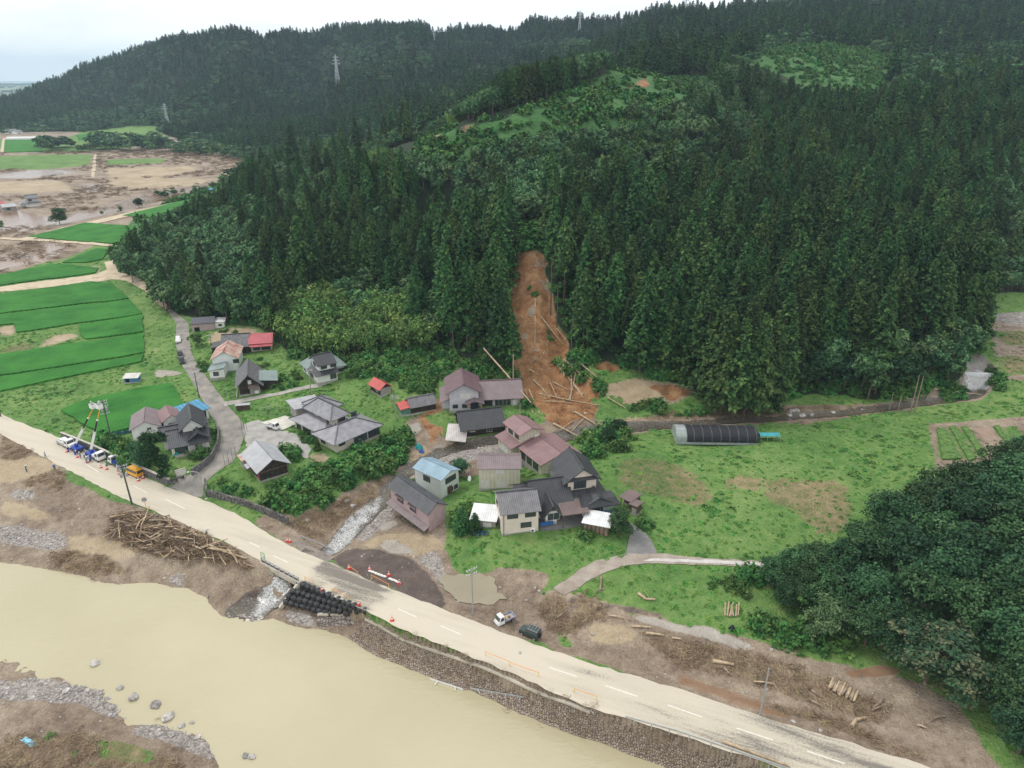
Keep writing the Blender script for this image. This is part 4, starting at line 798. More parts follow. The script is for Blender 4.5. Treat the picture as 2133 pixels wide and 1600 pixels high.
# 1 pink shed by the road bend
h = House('pink_shed', 'long pink shed with dark roof and white end annex at the forest edge', (402, 693), (448, 686), 5.5, 'shed', GS); L = h.L
h.walls(0, L, 0, 5.5, 0, 2.7, w_pink, 'x', 1.1); h.roof(0, L, 0, 5.5, 2.7, 1.1, 'x', s_dgrey, .4, .3); b = (0, L, 0, 5.5); h.panel('F', .6, 0, 1.6, 1.4, b, m_dark)  # near-black panel on the solid wall paints the shade of an opening
h.walls(L + .02, L + 3, .6, 5, 0, 2.3, w_white, name='annex_wall'); h.shed(L - .1, L + 3.3, .3, 5.3, 2.62, 2.4, 2.4, 2.62, s_white); h.win('F', 1.2, 1.1, .9, .6, (L, L + 3, .6, 5))
# 2 long house, half old tiles half red sheet
h = House('long_farmhouse', 'long low farmhouse, half weathered grey tiles and half red sheet roof', (466, 743), (567, 728), 7, 'house', GH); L = h.L; m = L * .53
h.walls(0, m, 0, 7, 0, 2.7, w_white, 'x', 2.2); h.roof(0, m, 0, 7, 2.7, 2.2, 'x', t_old, .8, .4, t_black, name='tiled_roof'); b = (0, L, 0, 7)
h.walls(m + .02, L, .2, 6.8, 0, 2.6, w_cream, 'x', 1.8, name='rear_wall'); h.roof(m + .45, L, 0, 7, 3.0, 1.7, 'x', s_crim, .5, .4, name='red_roof'); h.shed(m + .45, L + .4, -1.6, .5, 2.25, 2.25, 2.75, 2.75, s_crim)
h.panel('F', .8, 0, 3.0, 2.1, b, m_dark, 'opening_shade_panel'); h.panel('F', 5, 0, 3, 2.1, b, w_wood, 'boarded_front')  # first panel is no hole, its inner shade is put into the colour
for p in (m + 1.2, m + 4.2, L - 3): h.win('F', p, .7, 1.9, 1.3, (0, L, .2, 6.8))
h.walls(-3.2, -.05, .8, 5.5, 0, 2.0, w_wood, name='side_store_wall'); h.shed(-3.5, 0, .4, 5.9, 2.0, 2.5, 2.5, 2.0, t_black)
# 3 white house with rusting roof
h = House('white_house', 'white house with rust streaked red sheet roof next to the black barn', (447, 779), (497, 771), 9, 'house', GH); L = h.L
h.walls(0, L, 0, 9, 0, 4.2, w_mint, 'y', 1.9); h.roof(0, L, 0, 9, 4.2, 1.9, 'y', s_rust, .5, .4); b = (0, L, 0, 9); h.win('L', 2, 1, 1.8, 1.2, b); h.win('L', 6, 1, 1.6, 1.2, b); h.win('F', 5.5, 2.6, 1.5, 1, b)
h.walls(-.2, 3.6, -4.6, -.02, 0, 2.6, w_white, name='porch_wall'); h.shed(-.6, 3.9, -5, .2, 2.45, 3.1, 3.1, 2.45, s_green); h.win('F', 1, .9, 1.3, 1.1, (-.2, 3.6, -4.6, 0))
# 4 black barn
h = House('black_barn', 'large black board barn with weathered grey tiled gable roof', (501, 827), (543, 818), 11, 'barn', GS); L = h.L
h.walls(0, L, 0, 11, 0, 3.2, w_wood, 'y', 2.5); h.roof(0, L, 0, 11, 3.2, 2.5, 'y', t_old, .9, .8, t_char); b = (0, L, 0, 11)
h.win('F', L * .47, 3.1, .7, .9, b, m_framew, m_curt, split=1); h.panel('F', L * .5, 0, 2.6, 2.0, b, w_grey, 'sliding_door'); h.shed(L * .45, L * .98, -1.2, .05, 2.15, 2.15, 2.6, 2.6, s_brown, name='porch_roof')
h.panel('F', L * .72, .2, 1.0, .8, b, m_wht, 'notice_board', .1)
h.walls(L + .03, L + 4.2, 1.5, 8, 0, 2.7, w_wood, name='annex_wall'); h.shed(L - .1, L + 4.7, 1, 8.4, 3.3, 2.65, 2.65, 3.3, s_green)
q = MB(); q.box(-1.0, -.75, -.5, 11, -1.2, .15); q.build('kerb_wall', m_found, h.root)
# 5 two-storey house among gardens
h = House('two_storey_house', 'white two storey house with black tiled upper roof over grey green lower roofs', (664, 806), (727, 781), (612, 781), 'house', GH); L, D = h.L, h.D
h.walls(0, L * .62, 0, D * .62, 0, 2.8, w_white); h.walls(L * .3, L, D * .3, D, 0, 2.5, w_white, name='rear_wall'); b = (0, L * .62, 0, D * .62)
h.hip(L * .3, L, D * .3, D, 2.6, 1.5, s_green, .7); h.walls(-0.3, L * .45, D * .55, D, 0, 2.5, w_white, name='side_wall', found=False); h.hip(-.3, L * .45, D * .5, D, 2.55, 1.9, s_green, .7)
h.shed(-.9, L * .66, -.9, 1.3, 2.5, 2.5, 3.25, 3.25, t_black, name='skirt_roof'); h.shed(-.9, 1.2, 1.3, D * .5, 2.5, 3.25, 3.25, 2.5, t_black, name='skirt_roof')
u = (.9, L * .58, 1.0, D * .55); h.walls(*u, 2.9, 5.2, w_white, 'x', 1.6, name='upper_wall'); h.roof(*u, 5.2, 1.6, 'x', t_black, .8, .7, t_black)
for p in (.6, 3.2): h.win('F', p, 3.6, 1.5, 1.1, u)
h.win('L', 1, 3.6, 1.8, 1.1, u); h.win('L', 1.0, .2, 2.4, 2.0, b); h.win('F', L * .40, .7, 1.6, 1.3, b); h.win('L', 1.0, .6, 1.8, 1.1, (-.3, L * .4, D * .55, D)); h.win('F', L * .45, .8, 2.4, .9, (L * .3, L, D * .3, D))
# 6 garage
h = House('flat_roofed_garage', 'brown grey garage with flat silver roof beside the pale concrete forecourt', (621, 877), (672, 862), (594, 865), 'garage', GS); L, D = h.L, h.D
h.walls(0, L, 0, D, 0, 2.9, w_grey); h.shed(-.7, L + .4, -.5, D + .5, 3.15, 2.92, 2.92, 3.15, s_lg, .16, 'roof'); b = (0, L, 0, D)
for i in range(2): h.panel('L', .5 + i * (D - 1) / 2, .1, (D - 1) / 2 - .3, 2.3, b, m_shut, 'shutter')
# 7 the big hipped-roof house
h = House('hip_roofed_house', 'big cream house with stepped silver grey hip roofs in the middle of the hamlet', (701, 943), (789, 909), (671, 928), 'house', GH); L, D = h.L, 7.2
b1 = (0, L, 0, D); h.walls(*b1, 0, 2.9, w_cream); h.hip(*b1, 2.9, 1.75, t_lav, .95, t_char)
b2 = (1.0, L - 3, D + .02, D + 10.5); h.walls(*b2, 0, 2.9, w_cream, name='wing_wall'); h.hip(1.0, L - 3, D - 2, D + 10.5, 2.9, 1.9, t_lav, .9, t_char, name='wing_roof')
u = (3.6, L - 4.5, D - 1.2, D + 8.2); h.walls(*u, 3.2, 5.8, w_cream, name='upper_wall'); h.hip(*u, 5.8, 1.9, t_lav, .9, t_char, name='upper_roof')
b4 = (L - 6, L - 1, D + 6, D + 12.5); h.walls(*b4, 0, 4.6, w_cream, name='rear_wall'); h.hip(*b4, 4.6, 1.5, t_lav, .8, t_char, name='rear_roof')
h.win('F', .9, 1.5, 1.6, .6, b1); h.win('F', L * .42, .25, 3.6, 2.1, b1, split=4); h.win('F', L * .42 + 4.0, .25, 3.2, 2.1, b1, m_frame, m_glass, split=4); h.win('L', 1.6, 1.0, 1.6, 1.2, b1); h.win('R', 1.2, .9, 1.7, 1.2, b1)
h.win('L', .8, .3, 1.8, 2.0, b2); h.win('L', 3.4, .3, 3.2, 2.0, b2, split=4); h.win('L', 7.4, .3, 1.6, 2.0, b2)
for p in (.8, 4.0, 7.0): h.win('L', p, 3.9, 1.2, 1.3, u)
h.win('F', 1.8, 3.9, 1.8, 1.3, u); h.win('F', 5.5, 3.9, 1.4, 1.1, u); h.aircon('F', .3, 3.6, u)
q = MB(); q.box(-1.1, -.2, D - 2, D + 10, -.4, .35); q.build('terrace', m_slab, h.root)
# 8 black shed with silver roof
h = House('black_shed', 'black board shed with silver sheet gable roof above the stone wall', (543, 1006), (600, 986), (494, 978), 'shed', GS); L, D = h.L, h.D
h.walls(0, L, 0, D, 0, 3.0, w_wood, 'y', 1.8); h.roof(0, L, 0, D, 3.0, 1.8, 'y', s_lg, .7, .9, th=.12); b = (0, L, 0, D)
q = MB(); q.box(-.05, L + .05, -.06, -.02, 2.1, 2.3); q.build('wall_batten', w_wood2, h.root)
h.shed(-1.3, .05, D * .42, D * .66, 1.9, 2.3, 2.3, 1.9, s_lg, name='door_canopy'); h.panel('L', D * .36, .1, 2.2, 1.7, b, w_wood2, 'sliding_door'); h.panel('L', D - .95, .6, .75, 1.1, b, Mt('faded_red_board', (.42, .06, .09), .6, .25, 4), 'red_board', .06)
h.walls(-.9, -.03, D * .78, D + .8, 0, 2.4, w_grey, name='side_store_wall'); h.shed(-1.4, .05, D * .74, D + 1.2, 2.4, 2.65, 2.65, 2.4, s_rust)
# 9 red roofed hut
h = House('red_roofed_hut', 'small dark hut with bright red gable roof alone on the grassy slope', (793, 829), (815, 817), (765, 818), 'hut', GS); L, D = h.L, h.D
h.walls(0, L, 0, D, 0, 2.2, w_wood, 'y', 1.1); h.roof(0, L, 0, D, 2.2, 1.1, 'y', s_red, .5, .5, th=.1); h.win('L', D * .55, .9, 1.0, .8, (0, L, 0, D), m_framew); h.panel('F', .05, 0, L - .1, 2.1, (0, L, 0, D), w_grey, 'pale_boarding', .03)
# 10 low shed with tiled and red roofs
h = House('tiled_shed', 'low dark shed with grey tiled roof and small red sheet roof at its end', (857, 866), (908, 853), 4.2, 'shed', GS); L = h.L
h.walls(0, L, 0, 4.2, 0, 2.2, w_wood, 'x', 1.3); h.roof(0, L, 0, 4.2, 2.2, 1.3, 'x', t_grey, .5, .3, t_grey); h.walls(-2.4, -.03, .2, 4, 0, 1.9, w_green, name='annex_wall'); h.shed(-2.8, .05, -.2, 2.2, 1.85, 2.1, 2.8, 2.5, s_red); h.shed(-2.8, .05, 2.2, 4.4, 2.5, 2.8, 2.1, 1.85, s_red)
# 11 purple roofed house under the slide
h = House('purple_roofed_house', 'big purple roofed house hit by fallen trunks at the foot of the landslide', (937, 860), (997, 852), (918, 831), 'house', GH); L, D = h.L, max(h.D, 9)
u = (0, L, 0, D); h.walls(*u, 0, 5.4, w_lilac, 'y', 2.0); h.roof(*u, 5.4, 2.0, 'y', s_purp, .9, .9, s_purp); h.win('F', L * .38, 3.4, 2.6, 1.3, u, m_framew, m_curt); h.win('F', .8, .9, 1.2, .9, u); h.win('F', 3.2, .9, 1.1, .9, u); h.win('L', 2, 3.4, 1.4, 1.2, u)
h.shed(-2.3, .05, -.3, D, 2.6, 3.6, 3.6, 2.6, s_purp2); h.walls(-1.8, -.03, 1.5, D - .5, 0, 2.5, w_lilac, name='side_wall'); h.win('L', 2, .7, 2, 1.3, (-1.8, 0, 1.5, D - .5))
h.roof(L * .60, L * 1.12, -2.0, 1.2, 2.7, .75, 'y', s_purp2, .4, .3, name='porch_roof'); h.posts([(L * .64, -1.7), (L * 1.08, -1.7)], 2.7, Mt('tan_post', (.50, .36, .20), .8, .2, 2), .16); h.panel('F', L * .72, 0, 2.0, 2.1, (0, L, -.05, D), m_glass, 'entrance_door')
w = (L + .03, L + 10.5, 1.2, 9.8); h.walls(*w, 0, 3.0, w_lilac, 'x', 2.2, name='wing_wall'); h.roof(L - .6, L + 10.5, 1.2, 9.8, 3.0, 2.4, 'x', s_purp2, 1.0, 1.0, s_purp, name='wing_roof'); h.panel('F', 0.6, 0, 3.0, 2.3, w, w_wood, 'boarded_front'); h.win('F', 4.2, .2, 4.0, 2.0, w, m_framew, m_glass, split=4); h.panel('F', 8.6, 0, 1.2, 2.0, w, m_curt, 'broken_shutter', .25)
# 12 undermined long barn
h = House('long_barn', 'long dark barn with black tiled roof standing right on the eroded stream bank', (962, 917), (1049, 900), 7.0, 'barn', GS); L = h.L
h.walls(0, L, 0, 7, 0, 3.0, w_wood2 if False else w_wood, 'x', 2.3); h.roof(0, L, 0, 7, 3.0, 2.3, 'x', t_black, 1.0, .5, t_black); b = (0, L, 0, 7)
h.win('F', L * .20, 1.5, 1.2, .7, b, m_framew, m_curt, split=1); h.win('F', L * .60, 1.0, 1.2, 1.1, b, m_framew, m_glass); h.panel('F', L * .22, -.6, 1.7, 1.4, b, m_dark, 'opening_shade_panel', .03)  # low dark panel paints the shade of an opening in the barn front
q = MB(); q.box(0, L, -.07, -.03, 1.7, 1.85); q.build('wall_batten', w_wood2, h.root)
a = [Vector(p) for p in ((-4.2, -1.6, .9), (.4, -2.6, .3), (2.0, 1.6, 2.7), (-2.6, 3.4, 2.6))]; q = MB(); q.hexa(a + [p + Vector((0, 0, .12)) for p in a]); q.build('collapsed_canopy', sheet('bleached_sheet', (.55, .51, .48)), h.root)
a = [Vector(p) for p in ((L + .3, -2.6, .2), (L + 3.6, -4.2, -.3), (L + 4.6, 2.6, 1.6), (L + .6, 2.4, 2.7))]; q = MB(); q.hexa(a + [p + Vector((0, 0, .12)) for p in a]); q.build('collapsed_red_roof', sheet('dull_red_sheet', (.26, .07, .07)), h.root)
h.posts([(L + .3, -1.2), (L + 1.0, -.6)], 2.5, m_wht, .13); h.shed(L, L + 2.2, -1.8, 2, 2.6, 2.3, 2.3, 2.6, sheet('red_awning', (.36, .06, .05)))
q = MB()
for i in range(9): q.bar((L + rnd.uniform(.5, 3), rnd.uniform(-1, 2), rnd.uniform(1.5, 3)), (L + rnd.uniform(1, 5), rnd.uniform(0, 3), rnd.uniform(1.5, 3.5)), .12, .12)
q.build('broken_rafters', Mt('bare_timber', (.55, .45, .33), .8, .2, 2), h.root)
# 13 dusty rose roofed house across the stream
h = House('rose_roofed_house', 'cream house with dusty rose sheet roofs and small upper storey across the stream', (1128, 989), (1202, 971), (1079, 943), 'house', GH); L, D = h.L, h.D
b = (0, L, 0, D * .62); h.walls(*b, 0, 3.0, w_cream, 'y', 1.3); h.roof(*b, 3.0, 1.3, 'y', s_pink, .7, .7); c = (-1.8, L - 1.5, D * .62 + .02, D); h.walls(*c, 0, 2.9, w_cream, name='rear_wall'); h.roof(-1.8, L - 1.5, D * .6, D, 2.95, 1.2, 'y', s_pink, .6, .6, name='rear_roof')
u = (.3, 5.2, D * .58, D * .98); h.walls(*u, 3.0, 6.0, w_cream, 'y', .9, name='upper_wall'); h.roof(*u, 6.0, .9, 'y', s_pink, .7, .8, name='upper_roof'); h.win('L', .8, 4.0, 1.8, 1.5, u); h.win('L', 3.6, 4.0, 1.6, 1.5, u); h.aircon('F', 3.5, 3.9, u)
for p in (1, 3.6, 6.2): h.win('L', p, .4, 2.0, 1.8, b)
h.panel('F', L * .2, .1, 2, 2.0, b, m_shut, 'shutter'); h.win('L', 1.5, .5, 3.0, 1.6, c, m_framew, m_curt)
# 14 tall cream house
h = House('cream_house', 'boxy cream two storey house with low dull purple roof between stream and yard', (998, 1024), (1083, 1015), 6, 'house', GH); L = h.L
b = (0, L, 0, 6); h.walls(*b, 0, 5.0, w_cream, 'x', 1.2); h.roof(*b, 5.0, 1.2, 'x', s_purp2, .3, .3, th=.12); h.win('F', .4, .3, 1.7, 1.9, b, m_framew, m_curt); h.win('F', L * .42, .5, 2.0, 1.3, b, m_framew, m_curt); h.win('F', L * .43, 3.7, 1.6, 1.0, b, m_framew, m_curt); h.win('L', 2, 3.3, 1.4, 1, b)
# 15 white house with pale blue roof
h = House('blue_roofed_house', 'white house with pale blue sheet roof at the edge of the washed out stream', (921, 1040), (956, 1017), (879, 1018), 'house', GH); L, D = h.L, h.D
b = (0, L, 0, D); h.walls(*b, -.3, 4.6, w_mint, 'y', 1.0, found=False); h.roof(*b, 4.6, 1.0, 'y', s_blue, .35, .4, th=.12); h.win('F', 1.2, 2.9, 1.6, 1.2, b); h.win('F', L - 2.4, 2.9, 1.5, 1.2, b); h.win('L', D * .32, 2.6, 1.9, 1.2, b); h.panel('F', 1.6, .1, 1.4, 1.9, b, w_wood2, 'door'); h.win('F', L - 3.2, .5, 1.4, .9, b); h.win('F', L - 1.4, .5, 1.0, .9, b); h.panel('F', 0, -.3, L, .5, b, m_found, 'bare_footing', .04)
# 16 tilted pink house
h = House('tilted_house', 'pink walled house with black tiled roof tilting over its washed out ground floor', (818, 1069), (894, 1108), (928, 1082, 'B'), 'house', GH, tilt=(R(2.0), R(2.5)), dz=.7); L, D = h.L, h.D
b = (0, L, 0, D); h.walls(*b, 1.9, 5.0, w_pink, 'x', 1.4); h.walls(L - .3, L, 0, D, -.5, 1.88, w_pink, name='end_wall', found=False); h.walls(0, .3, .5, D, -.5, 1.88, w_wood2, name='end_wall', found=False); h.walls(.32, L - .32, D - .4, D - .1, -.5, 1.85, w_wood2, name='rear_wall', found=False)
h.roof(*b, 5.0, 1.4, 'x', t_char, .35, .4, t_black); h.shed(-.2, L + .2, -1.3, -.02, 1.45, 1.45, 1.95, 1.95, s_purp2, name='skirt_roof')
for p in (L * .18, L * .52): h.win('F', p, 2.9, 1.9, 1.1, b); h.shed(p - .3, p + 2.2, -.55, -.02, 4.12, 4.12, 4.22, 4.22, s_brown, .08, 'window_canopy')
h.posts([(L * .35, .3), (L * .62, .3), (L * .8, 1.5)], 1.85, w_wood2, .1); q = MB()
for i in range(14): q.bar((rnd.uniform(1, L - 1), rnd.uniform(.3, 2.5), rnd.uniform(-.6, .3)), (rnd.uniform(1, L - 1), rnd.uniform(-1.2, 2.5), rnd.uniform(-.4, 1.0)), .12, .1)
q.build('broken_timbers', w_wood2, h.root)
# 17 beige house nearest the camera
h = House('beige_house', 'plain beige two storey house with grey tiled gable roof nearest the grass bank', (1046, 1117), (1121, 1106), 7.2, 'house', GH); L = h.L
b = (0, L, 0, 7.2); h.walls(*b, 0, 5.0, w_beige, 'x', 1.9); h.roof(*b, 5.0, 1.9, 'x', t_grey, .55, .45, t_char); h.win('F', L * .15, 3.5, 1.9, 1.05, b); h.win('F', L * .64, 3.5, 1.9, 1.05, b); h.win('F', L * .52, 1.3, 1.9, 1.0, b); h.aircon('F', L * .78, .25, b); h.panel('L', 4.2, .1, 1.2, 2.0, b, w_wood2, 'door'); h.win('L', 1.2, 3.3, 1.4, 1, b)
q = MB(); q.tube((.3, -.09, 0), (.3, -.09, 5), .05); q.build('downpipe', m_frame, h.root)
# 18 black tiled farmhouse
h = House('tiled_farmhouse', 'black tiled farmhouse with cream upper storey and carport round the asphalt yard', (1117, 1082), (1186, 1073), 9, 'house', GH); L = h.L
b = (0, L, 0, 8.5); h.walls(*b, 0, 3.0, w_white, 'x', 2.9); h.roof(*b, 3.0, 2.9, 'x', t_black, 1.0, .8, t_black)
e_ = L + .03; c = (e_, e_ + 7.0, 1.0, 11); h.walls(*c, 0, 3.0, w_beige, name='east_wall'); h.hip(e_, e_ + 7.0, 1.0, 11, 3.0, .8, t_black, .9, None, .5); u = (e_ + .3, e_ + 6.0, 2.4, 10.5); h.walls(*u, 3.2, 6.3, w_beige, 'y', 2.1, name='upper_wall'); h.roof(*u, 6.3, 2.1, 'y', t_black, 1.0, .6, t_black, name='upper_roof'); h.shed(u[0] - .5, u[1] + .5, 1.75, 2.38, 6.1, 6.1, 6.5, 6.5, t_black, name='gable_skirt'); h.win('F', 1.2, 4.2, 2.4, 1.5, u); h.panel('L', 1, 3.6, 3, 1.9, u, w_beige, 'blank_panel', .02)
f = (e_ + 2.2, e_ + 8.6, -1.6, .98); h.walls(*f, 0, 2.7, w_white, name='front_wing_wall'); h.hip(*f, 2.75, .9, t_black, .8, None, .45, 'front_wing_roof'); h.roof(e_ + 3.4, e_ + 7.2, -1.6, 1.5, 3.25, 1.0, 'y', t_black, .5, .5, t_black, name='front_gable'); h.win('F', 1.6, .8, 2.2, 1.6, f); h.aircon('F', 2.0, .02, f)
h.roof(L * .18, L * .55, -2.6, 1.5, 2.9, 1.35, 'y', t_black, .9, .6, t_black, name='porch_roof'); g = (L * .2, L * .53, -1.9, -.02); h.walls(*g, 0, 2.7, w_white, name='porch_wall'); h.win('F', .4, .8, 2.2, 1.4, g, m_framew)
h.shed(L * .62, L + 2.8, -3.6, 1.2, 2.45, 2.45, 3.2, 3.2, s_brown, name='carport_roof'); h.posts([(L * .66, -3.3), (L + 2.5, -3.3)], 2.45, w_wood2, .09); q = MB(); q.box(L * .02, L * .40, -2.5, -2.4, .1, .9); q.build('blue_rail_panel', Mt('blue_sheet', (.03, .12, .33), .5, .2, 2), h.root)
h.roof(-3.0, 1.5, 2.5, 8.5, 2.9, 1.8, 'x', t_black, .6, .3, None, name='west_roof'); h.walls(-2.6, -.03, 3, 8, 0, 2.9, w_white, name='west_wall', found=False)
# 19 clear roofed shed
h = House('clear_roofed_shed', 'small lean-to with striped translucent roof and blue lower sheets by the farmhouse', (1249, 1075), (1279, 1072), 4.0, 'shed', GS); L = h.L
m_clear = Mt('clear_corrugated', (.55, .60, .62), .25, .2, .6, wave=('X', .9, .03, .6), alpha=.72); h.shed(-.3, L + .3, -.4, 4.2, 2.3, 2.3, 2.7, 2.7, m_clear, .06); q = MB(); q.box(0, L, 0, 3.8, 0, 1.2, top=False); q.build('blue_cladding', Mt('weathered_blue_sheet', (.10, .20, .36), .5, .3, 1.2, wave=('X', 1.2, .02, .7)), h.root); q = MB(); q.box(.01, L - .01, .01, 3.79, 1.2, 2.3, top=False); q.build('clear_wall', m_clear, h.root); h.posts([(0, -.1), (L, -.1), (0, 3.9), (L, 3.9)], 2.3, m_pipe, .05)
# 20 white roofed carport
h = House('white_roofed_carport', 'open slatted woodshed with glaring white roof at the edge of the yard', (1213, 1108), (1267, 1120), 3.6, 'shed', GS); L = h.L
h.shed(-.2, L + .3, -.3, 3.9, 2.2, 2.2, 2.6, 2.6, s_white, .1, 'roof'); h.posts([(.1 + i * (L - .2) / 6, .05) for i in range(7)] + [(.1, 3.5), (L - .1, 3.5)], 2.2, w_wood2, .07); q = MB()
for i in range(24): q.box(.25 + i * (L - .4) / 24, .25 + i * (L - .4) / 24 + .17, .12, .15, .1, 1.9 + .1 * (i % 3))
q.build('slatted_front', Mt('bleached_slats', (.26, .19, .145), .9, .35, 2), h.root); q = MB(); q.box(.1, L - .1, 3.4, 3.48, 0, 2.4); q.build('rear_wall', w_wood2, h.root)
# 21 the pair of brown huts on the slope
h = House('brown_hut', 'open fronted brown hut on the slope, the upper of two', (1292, 1054), (1314, 1064), 3.0, 'hut', GS); L = h.L
h.walls(0, L, 1.2, 3, 0, 1.9, w_wood2); h.shed(-.3, L + .2, -.4, 3.3, 2.05, 2.05, 2.25, 2.25, s_brown); h.posts([(.1, 0), (L - .1, 0)], 2.0, w_wood2, .06)
h = House('brown_hut', 'closed grey brown hut on the slope with sheet door, lower of two', (1312, 1069), (1324, 1076), (1341, 1072, 'B'), 'hut', GS); L, D = h.L, h.D
h.walls(0, L, 0, D, 0, 2.1, w_wood2); h.shed(-.3, L + .3, -.3, D + .3, 2.1, 2.25, 2.25, 2.1, s_brown); h.panel('F', .4, 0, 1.0, 1.6, (0, L, 0, D), m_shut)
# 22 white sheet shed
h = House('white_shed', 'low white sheet roofed shed half hidden by two small conifers', (982, 1101), (1032, 1098), 4.0, 'shed', GS); L = h.L
h.walls(0, L, 0, 4, 0, 1.7, w_grey); h.shed(-.3, L + .3, -.4, 4.2, 1.75, 1.75, 2.5, 2.5, s_white, .1, 'roof'); h.win('F', L * .5, .4, 1.5, .8, (0, L, 0, 4), m_framew, m_curt)
# 23 the group left of the village road
h = House('grey_roofed_house', 'white walled building with faded purple roof behind the tall cypress', (280, 924), (338, 912), 8, 'house', GH, dz=.3); L = h.L
h.walls(0, L, 0, 8, 0, 3.2, w_white, 'y', 1.5); h.roof(0, L, 0, 8, 3.2, 1.5, 'y', s_purp2, .4, .5, th=.12); h.win('F', L * .55, 2.4, .8, .6, (0, L, 0, 8), m_framew)
h = House('pink_roofed_annex', 'small annex with pink sheet roof behind the black tiled house', (346, 907), (381, 899), 6, 'house', GH, dz=.3); L = h.L
h.walls(0, L, 0, 6, 0, 3.4, w_white, 'y', 1.2); h.roof(0, L, 0, 6, 3.4, 1.2, 'y', s_pink, .4, .4, th=.1); h.win('F', 1, 1.2, 1.4, 1, (0, L, 0, 6))
h = House('blue_roofed_shed', 'pale green shed with bright blue corrugated roof beside the village road', (404, 884), (436, 872), 5, 'shed', GS); L = h.L
h.walls(0, L, 0, 5, 0, 3.0, w_mint); h.shed(-3.0, L + .5, -.8, 5.4, 3.0, 3.0, 3.5, 3.5, s_teal, .1, 'roof'); h.panel('F', .8, .7, 2.6, 1.8, (0, L, 0, 5), m_dark, 'opening_shade_panel'); h.posts([(-2.7, 0), (-2.7, 5)], 3.0, w_wood2, .07)  # dark panel on the shed front carries interior shade in its colour
h = House('black_tiled_house', 'black tiled two storey house on the walled corner by the road junction', (360, 951), (438, 938), 9, 'house', GH, dz=.25); L = h.L
b = (0, L, 0, 6.5); h.walls(*b, 0, 2.8, w_white, 'x', 1.9); h.roof(*b, 2.8, 1.9, 'x', t_char, 1.0, .6, t_black); u = (L * .38, L * .92, 2.2, 10); h.walls(*u, 2.9, 5.4, w_white, 'y', 1.9, name='upper_wall'); h.roof(*u, 5.4, 1.9, 'y', t_black, .9, 1.0, t_black, name='upper_roof'); h.walls(L * .1, L, 6.52, 11, 0, 2.8, w_white, name='rear_wall'); h.hip(L * .1, L, 6, 11.2, 2.85, 1.4, t_char, .8)
h.roof(L * .52, L * .98, -.4, 3.4, 3.5, 1.2, 'y', t_black, .5, .5, t_black, name='front_gable'); h.win('F', 2.2, 3.7, 2.2, .9, u); h.win('F', .7, .3, 2.6, 1.9, b, split=3); h.win('F', L * .48, .3, 3.4, 1.9, b, m_framew, m_curt, split=4); h.shed(.4, 3.8, -1.0, -.02, 2.3, 2.3, 2.45, 2.45, s_brown, .08, 'window_canopy')
h.roof(-1.8, 2.2, 3.0, 8.5, 3.0, 1.7, 'x', t_char, .6, .3, t_black, name='west_roof'); h.walls(-1.4, -.03, 3.4, 8.1, 0, 3.0, w_white, name='west_wall', found=False); h.win('R', 3.2, 1, 1.2, 1.1, (L * .1, L, 6.52, 11)); q = MB(); q.box(.5, L - .6, -1.0, -.3, -.5, .30); q.build('veranda_step', m_slab2, h.root)
# 25 blue hut in the meadow, far houses
h = House('blue_hut', 'tiny blue walled hut with white roof alone in the meadow below the rice fields', (260, 800), (288, 797), 2.4, 'hut', GS); L = h.L
h.walls(0, L, 0, 2.4, 0, 1.6, Mt('blue_boards', (.06, .20, .36), .8, .25, 2)); h.shed(-.3, L + .3, -.3, 2.7, 1.55, 1.55, 1.95, 1.95, sheet('stained_white_sheet', (.60, .58, .55)), .1, 'roof'); h.panel('F', .4, 0, 1, 1.4, (0, L, 0, 2.4), m_dark, 'opening_shade_panel', .03)  # hut entrance is a slab with its shade put into the colour
h = House('flooded_house', 'dark tiled two storey house standing in flood debris on the far mud plain', (46, 434), (86, 430), 9, 'house', GH); L = h.L
h.walls(0, L, 0, 8, 0, 3, w_white); h.hip(0, L, 0, 8, 3, 1.4, t_grey, .9); u = (L * .35, L * .92, 1, 7); h.walls(*u, 3.4, 6, w_lilac, 'x', 1.6, name='upper_wall'); h.roof(*u, 6, 1.6, 'x', t_char, .7, .6, t_black); h.win('F', .8, 4, 2, 1.2, u)
h = House('flooded_shed', 'grey roofed flooded shed on the far mud plain at the left edge', (8, 442), (36, 439), 8, 'shed', GS); L = h.L; h.walls(0, L, 0, 8, 0, 3, w_grey, 'x', 1.4); h.roof(0, L, 0, 8, 3, 1.4, 'x', s_lg, .5, .4); h.win('F', 2, 1, 2, 1.2, (0, L, 0, 8))
h = House('flooded_shed', 'dull red roofed flooded shed on the far mud plain behind the grey one', (-14, 437), (12, 434), 7, 'shed', GS); L = h.L; h.walls(0, L, 0, 7, 0, 3, w_white, 'x', 1.4); h.roof(0, L, 0, 7, 3, 1.4, 'x', s_crim, .5, .4); h.win('F', 2, 1, 2, 1.2, (0, L, 0, 7))
for (a, b, rm, lab) in (((14, 279), (36, 278), t_char, 'far dark roofed house under the left hill'), ((36, 281), (48, 280), t_grey, 'far grey roofed house under the left hill'), ((90, 270), (106, 269), t_grey, 'far grey roofed house among the valley trees'), ((172, 271), (186, 270), s_lg, 'far silver roofed building in the valley trees'), ((186, 270), (206, 269), s_white, 'far long white roofed building in the valley trees'), ((210, 266), (226, 265), t_char, 'far dark tiled house beside the white roofed building')):
    h = House('far_house', lab, a, b, 9, 'house', 'far houses of the valley', z=-1.6); L = h.L; h.walls(0, L, 0, 9, 0, 4.5, w_white, 'x', 2); h.roof(0, L, 0, 9, 4.5, 2, 'x', rm, .7, .5); h.win('F', L * .3, 1.2, 2, 1.5, (0, L, 0, 9))
